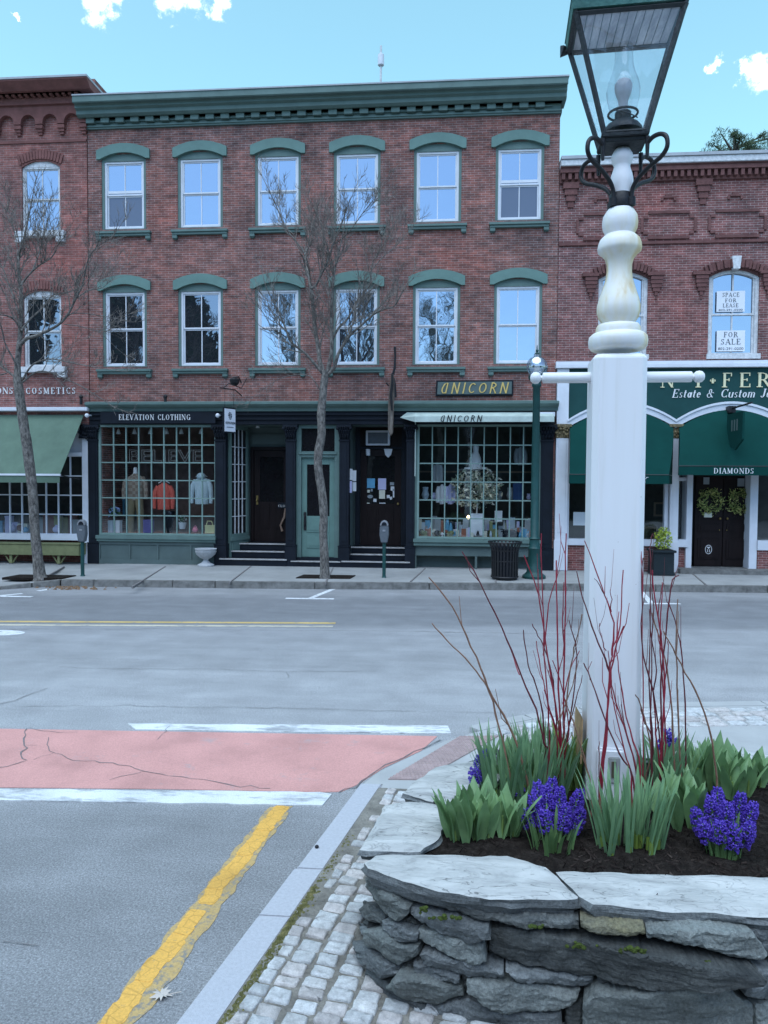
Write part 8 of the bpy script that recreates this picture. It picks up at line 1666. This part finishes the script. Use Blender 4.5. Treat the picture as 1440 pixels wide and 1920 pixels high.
def hyacinth(px, py, spikes, label, seed, nleaf=16, grp=None):
    b = soilpt(px, py); t = thing('hyacinth_clump', b, label, 'hyacinths', 'violet hyacinth clumps in the planter'); rs = random.Random(seed); lv = MB()
    for (sx_, sy_, Y, hgt) in spikes:                           # pixel of the spike's middle, its distance, its height
        c = fac(sx_, sy_, Y); foot = Vector((b.x+(c.x-b.x)*.55, b.y+(c.y-b.y)*.7, b.z)); m = MB(); ax = (c-foot).normalized(); e1 = ax.orthogonal().normalized(); e2 = ax.cross(e1); n = int(46*hgt/.16)
        for k in range(n):
            u = (k+.5)/n; an = k*2.399; hp = c+ax*(u-.5)*hgt; R_ = .022*(1-.55*max(0, u-.6)/.4)*(.8+.2*min(1, u*5)); d = (e1*math.cos(an)+e2*math.sin(an)+ax*rs.uniform(-.15, .45)).normalized(); p0 = hp+d*R_*.5; p1 = hp+d*R_*1.35
            f1 = d.orthogonal().normalized(); f2 = d.cross(f1); s_ = rs.uniform(.012, .0165); ph = rs.uniform(0, 1)
            for q in range(6):
                a = ph+q*1.0472; v = f1*math.cos(a)+f2*math.sin(a); w2 = d.cross(v); tip = p1+v*s_+d*(.003-.010*0)-d*.004; mid = p1+v*s_*.55+d*.004
                m.add([p0+v*.003, mid-w2*.0036, tip, mid+w2*.0036], [(0, 1, 2, 3)])
            m.tube([hp+d*R_*.3, p1], [.003, .004], 4, False)
        m.build('flower_spike', M_HYA, t); st_ = MB(); st_.tube([foot, foot.lerp(c, .5)+Vector((0, 0, .01)), c+ax*hgt*.4], [.008, .007, .004], 6); st_.build('stalk', M_HYAL, t)
    for k in range(nleaf):
        an = rs.uniform(0, 6.283); r = rs.uniform(.01, .09); leaf(lv, b+Vector((r*math.cos(an), r*math.sin(an)*.7, 0)), an, rs.uniform(.05, .4), rs.uniform(.12, .2), rs.uniform(.009, .013), rs.uniform(.2, .8), rs, .4, 0, 6, 1)
    lv.build('leaves', M_HYAL, t, smooth=True, auto=R(80)); return t
tulips(902, 1566, 15, .125, .235, 'tulip leaf clump at the front left corner of the planter', 1)
tulips(1318, 1482, 20, .19, .27, 'large tulip leaf clump at the back right of the planter', 2); tulips(1400, 1478, 9, .10, .22, 'tulip leaves at the right edge of the planter, behind the right hyacinths', 3)
tulips(1282, 1540, 11, .10, .24, 'tulip leaves between the white post and the right hyacinths', 4); tulips(1075, 1478, 7, .06, .34, 'fresh yellow green tulip leaves at the left foot of the white post', 5, M_TULIPY, .02)
tulips(960, 1462, 12, .12, .24, 'tulip leaves at the back left of the planter behind the dogwood stems', 6, None, .02)
daffs(1182, 1590, 24, .115, .335, 'front daffodil leaf clump before the foot of the white post', 7); daffs(985, 1500, 34, .17, .36, 'broad daffodil leaf clump at left, behind the front hyacinths', 8); daffs(1235, 1500, 20, .10, .36, 'daffodil leaf clump right of the white post', 9); daffs(1030, 1465, 16, .10, .34, 'daffodil leaf clump among the middle dogwood stems', 10)
rs = random.Random(6)
hyacinth(1035, 1590, [(1003, 1520, 3.30, .13), (1025, 1505, 3.34, .15), (1048, 1510, 3.32, .15), (1010, 1495, 3.40, .13), (1035, 1488, 3.42, .13), (1058, 1535, 3.26, .12), (1022, 1540, 3.24, .10), (1080, 1508, 3.36, .13), (1082, 1540, 3.30, .11), (988, 1535, 3.28, .08)], 'dense violet hyacinths at the front of the planter, left of the white post', 11, 18)
hyacinth(1355, 1600, [(1310, 1540, 3.26, .11), (1335, 1520, 3.34, .13), (1345, 1500, 3.40, .10), (1362, 1530, 3.26, .12), (1385, 1515, 3.32, .13), (1405, 1530, 3.30, .12), (1350, 1560, 3.18, .10), (1375, 1572, 3.16, .11), (1400, 1566, 3.18, .11), (1322, 1560, 3.2, .09)], 'spreading violet hyacinths at the front right of the planter', 12, 16)
hyacinth(905, 1500, [(900, 1440, 3.72, .13), (912, 1425, 3.8, .10), (890, 1455, 3.66, .08)], 'small violet hyacinth half hidden at the left edge of the planter', 13, 6)
hyacinth(1255, 1445, [(1252, 1385, 4.0, .10), (1262, 1395, 4.02, .07), (1243, 1398, 3.98, .06)], 'violet hyacinth behind the right dogwood stems', 14, 5); hyacinth(1330, 1450, [(1325, 1408, 4.1, .05), (1338, 1412, 4.1, .05)], 'violet hyacinth tips showing over the back tulip leaves', 15, 4); hyacinth(975, 1520, [(972, 1485, 3.6, .06), (968, 1475, 3.66, .06)], 'small violet hyacinth between the front left tulips and the daffodils', 16, 4)
# red twig dogwood
M_DOGR = M('dogwood_red', (.26, .02, .038), .5, .35, 30); M_DOGD = M('dogwood_dark', (.12, .02, .028), .5, .35, 30); M_DOGT = M('dogwood_tan', (.23, .125, .085), .6, .3, 30)
def zq(pts): return [(780+a/2.182, 1000+b/2.182) for a, b in pts]
def dogwood(name_label, Y, stems, seed):
    b0 = zq(stems[0][0])[0]; b = fac(b0[0], b0[1], Y); b.z = .5; t = thing('dogwood_shrub', b, name_label, 'shrub', 'red twig dogwoods in the planter'); rs = random.Random(seed)
    for (pts, mt, r0) in stems:
        q = zq(pts); dy = rs.uniform(-.12, .12); y0 = Y+rs.uniform(-.05, .05); k = len(q); w_ = [fac(a, c, y0+dy*i/(k-1)) for i, (a, c) in enumerate(q)]
        if pts[0][1] > 840: w_ = [Vector((w_[0].x+rs.uniform(-.01, .01), w_[0].y, .49))]+w_
        w_ = smooth(w_, 3); w_ = [p+Vector((rs.gauss(0, .0018), rs.gauss(0, .0018), 0)) for p in w_]; N = len(w_); m = MB(); m.tube(w_, [.98*r0*(1-.5*i/(N-1))*(1.18 if i % 4 == 2 else 1) for i in range(N)], 6)
        for _ in range(rs.choice((0, 1, 1, 2))):
            i = rs.randint(N//3, N-2); d = (w_[i+1]-w_[i]).normalized(); s_ = rvec(rs); dd = (d+s_*.45+Vector((0, 0, .2))).normalized(); m.tube([w_[i], w_[i]+dd*rs.uniform(.03, .10), w_[i]+dd*.10+Vector((0, 0, rs.uniform(.03, .12)))], [r0*.45, r0*.35, r0*.22], 5)
        m.build('stem', mt, t, smooth=True, auto=R(70))
Rr, Dd, Tt = M_DOGR, M_DOGD, M_DOGT
dogwood('two long tan dogwood stems and one red, leaning far left over the street', 3.62, [([(470, 1085), (440, 960), (385, 790), (310, 665), (265, 550), (205, 420), (150, 300), (55, 180)], Tt, .0062), ([(390, 1040), (375, 950), (340, 790), (300, 650), (265, 590), (200, 510), (130, 440), (65, 368)], Tt, .0055), ([(540, 900), (525, 860), (490, 720), (430, 580), (370, 430), (320, 320), (260, 200), (190, 75)], Dd, .0052), ([(425, 580), (400, 510), (360, 410)], Rr, .0028)], 1)
dogwood('dense upright red dogwood stems just left of the white post', 3.72, [([(600, 1080), (600, 900), (585, 700), (580, 500), (575, 300), (572, 110)], Rr, .0058), ([(604, 1000), (605, 800), (605, 600), (610, 400), (612, 150), (615, 0)], Rr, .0052), ([(595, 900), (570, 700), (530, 450), (500, 250), (440, 90)], Rr, .0048), ([(590, 880), (540, 700), (510, 560), (490, 440)], Rr, .0042), ([(525, 900), (520, 740), (490, 620), (460, 540), (440, 395)], Dd, .0046), ([(545, 860), (540, 720), (525, 500), (518, 300), (512, 0)], Rr, .0044), ([(600, 850), (620, 650), (640, 500), (660, 420), (680, 330)], Tt, .004), ([(610, 860), (650, 700), (680, 580)], Dd, .0036), ([(580, 860), (560, 600), (530, 480), (500, 420), (475, 370)], Dd, .004), ([(600, 700), (630, 560), (670, 480)], Rr, .0032), ([(590, 860), (560, 640), (540, 560)], Rr, .0036), ([(606, 940), (640, 700), (660, 500), (625, 355)], Dd, .0042), ([(605, 500), (600, 350), (605, 200)], Rr, .0034), ([(520, 500), (545, 290), (575, 180), (590, 90)], Rr, .0032), ([(580, 1000), (575, 820), (560, 760), (525, 640)], Rr, .004), ([(612, 900), (625, 800), (600, 640), (560, 520)], Rr, .004), ([(555, 900), (590, 760), (640, 620), (665, 520)], Tt, .0038)], 2)
dogwood('crossing red dogwood stems in front of the white post', 3.50, [([(755, 1040), (770, 860), (785, 690), (800, 560), (820, 450), (850, 380)], Rr, .0058), ([(762, 1000), (780, 800), (790, 600), (800, 500), (835, 380), (845, 150)], Rr, .0050), ([(800, 500), (810, 400), (790, 300), (760, 220), (690, 30)], Rr, .0042), ([(790, 560), (760, 480), (720, 380), (680, 260), (658, 155)], Dd, .0042), ([(910, 1020), (870, 850), (820, 690), (800, 600)], Rr, .0046), ([(920, 960), (890, 850), (850, 700), (830, 560), (820, 470)], Rr, .0044), ([(905, 980), (860, 820), (840, 700)], Dd, .004), ([(890, 1000), (830, 900), (770, 750), (715, 600), (685, 530)], Dd, .0046), ([(880, 990), (850, 880), (800, 640), (790, 480)], Rr, .004), ([(715, 600), (705, 560), (722, 525)], Dd, .0026), ([(720, 1080), (700, 960), (660, 820), (610, 680)], Tt, .005), ([(770, 250), (745, 200), (732, 185)], Dd, .0024), ([(820, 470), (825, 400), (830, 320)], Rr, .003), ([(750, 1000), (748, 900), (750, 850)], Dd, .003), ([(775, 480), (760, 430), (750, 368)], Dd, .0028), ([(796, 320), (800, 270), (795, 230)], Rr, .0026)], 3)
dogwood('tall dark red dogwood stems just right of the white post', 3.66, [([(1000, 1050), (1000, 900), (1015, 700), (1010, 500), (990, 350), (965, 150)], Rr, .0058), ([(1010, 1040), (1005, 800), (1000, 600), (1020, 450), (1035, 270), (1050, 190), (1078, 172)], Dd, .0052), ([(1085, 1000), (1070, 700), (1065, 480), (1068, 270)], Tt, .0052), ([(1060, 1000), (1050, 800), (1030, 600), (1010, 480), (965, 325)], Tt, .0056), ([(1230, 1000), (1210, 850), (1160, 680), (1100, 570), (1050, 470), (1010, 400)], Tt, .0054), ([(1105, 900), (1100, 700), (1090, 520), (1070, 400), (1035, 280)], Dd, .0044), ([(1000, 900), (970, 640), (930, 500), (925, 300), (925, 100)], Dd, .0046), ([(970, 640), (985, 560), (960, 400), (955, 310)], Dd, .0034), ([(1000, 1000), (980, 820), (970, 650), (940, 540)], Rr, .0046), ([(1020, 860), (1010, 600), (1000, 420), (1010, 200)], Rr, .0044), ([(965, 900), (960, 700), (965, 500), (970, 300), (965, 160)], Dd, .004), ([(940, 1000), (960, 880), (920, 700), (895, 660)], Tt, .0048), ([(965, 860), (950, 800), (930, 760), (905, 650), (905, 555)], Dd, .0038), ([(970, 880), (955, 600), (960, 130), (958, 60), (970, 0)], Dd, .0036), ([(930, 900), (928, 600), (925, 170), (920, 60)], Rr, .0034), ([(990, 350), (1000, 260), (1012, 205)], Dd, .0028), ([(1015, 640), (1030, 520), (1032, 440)], Rr, .0032)], 4)
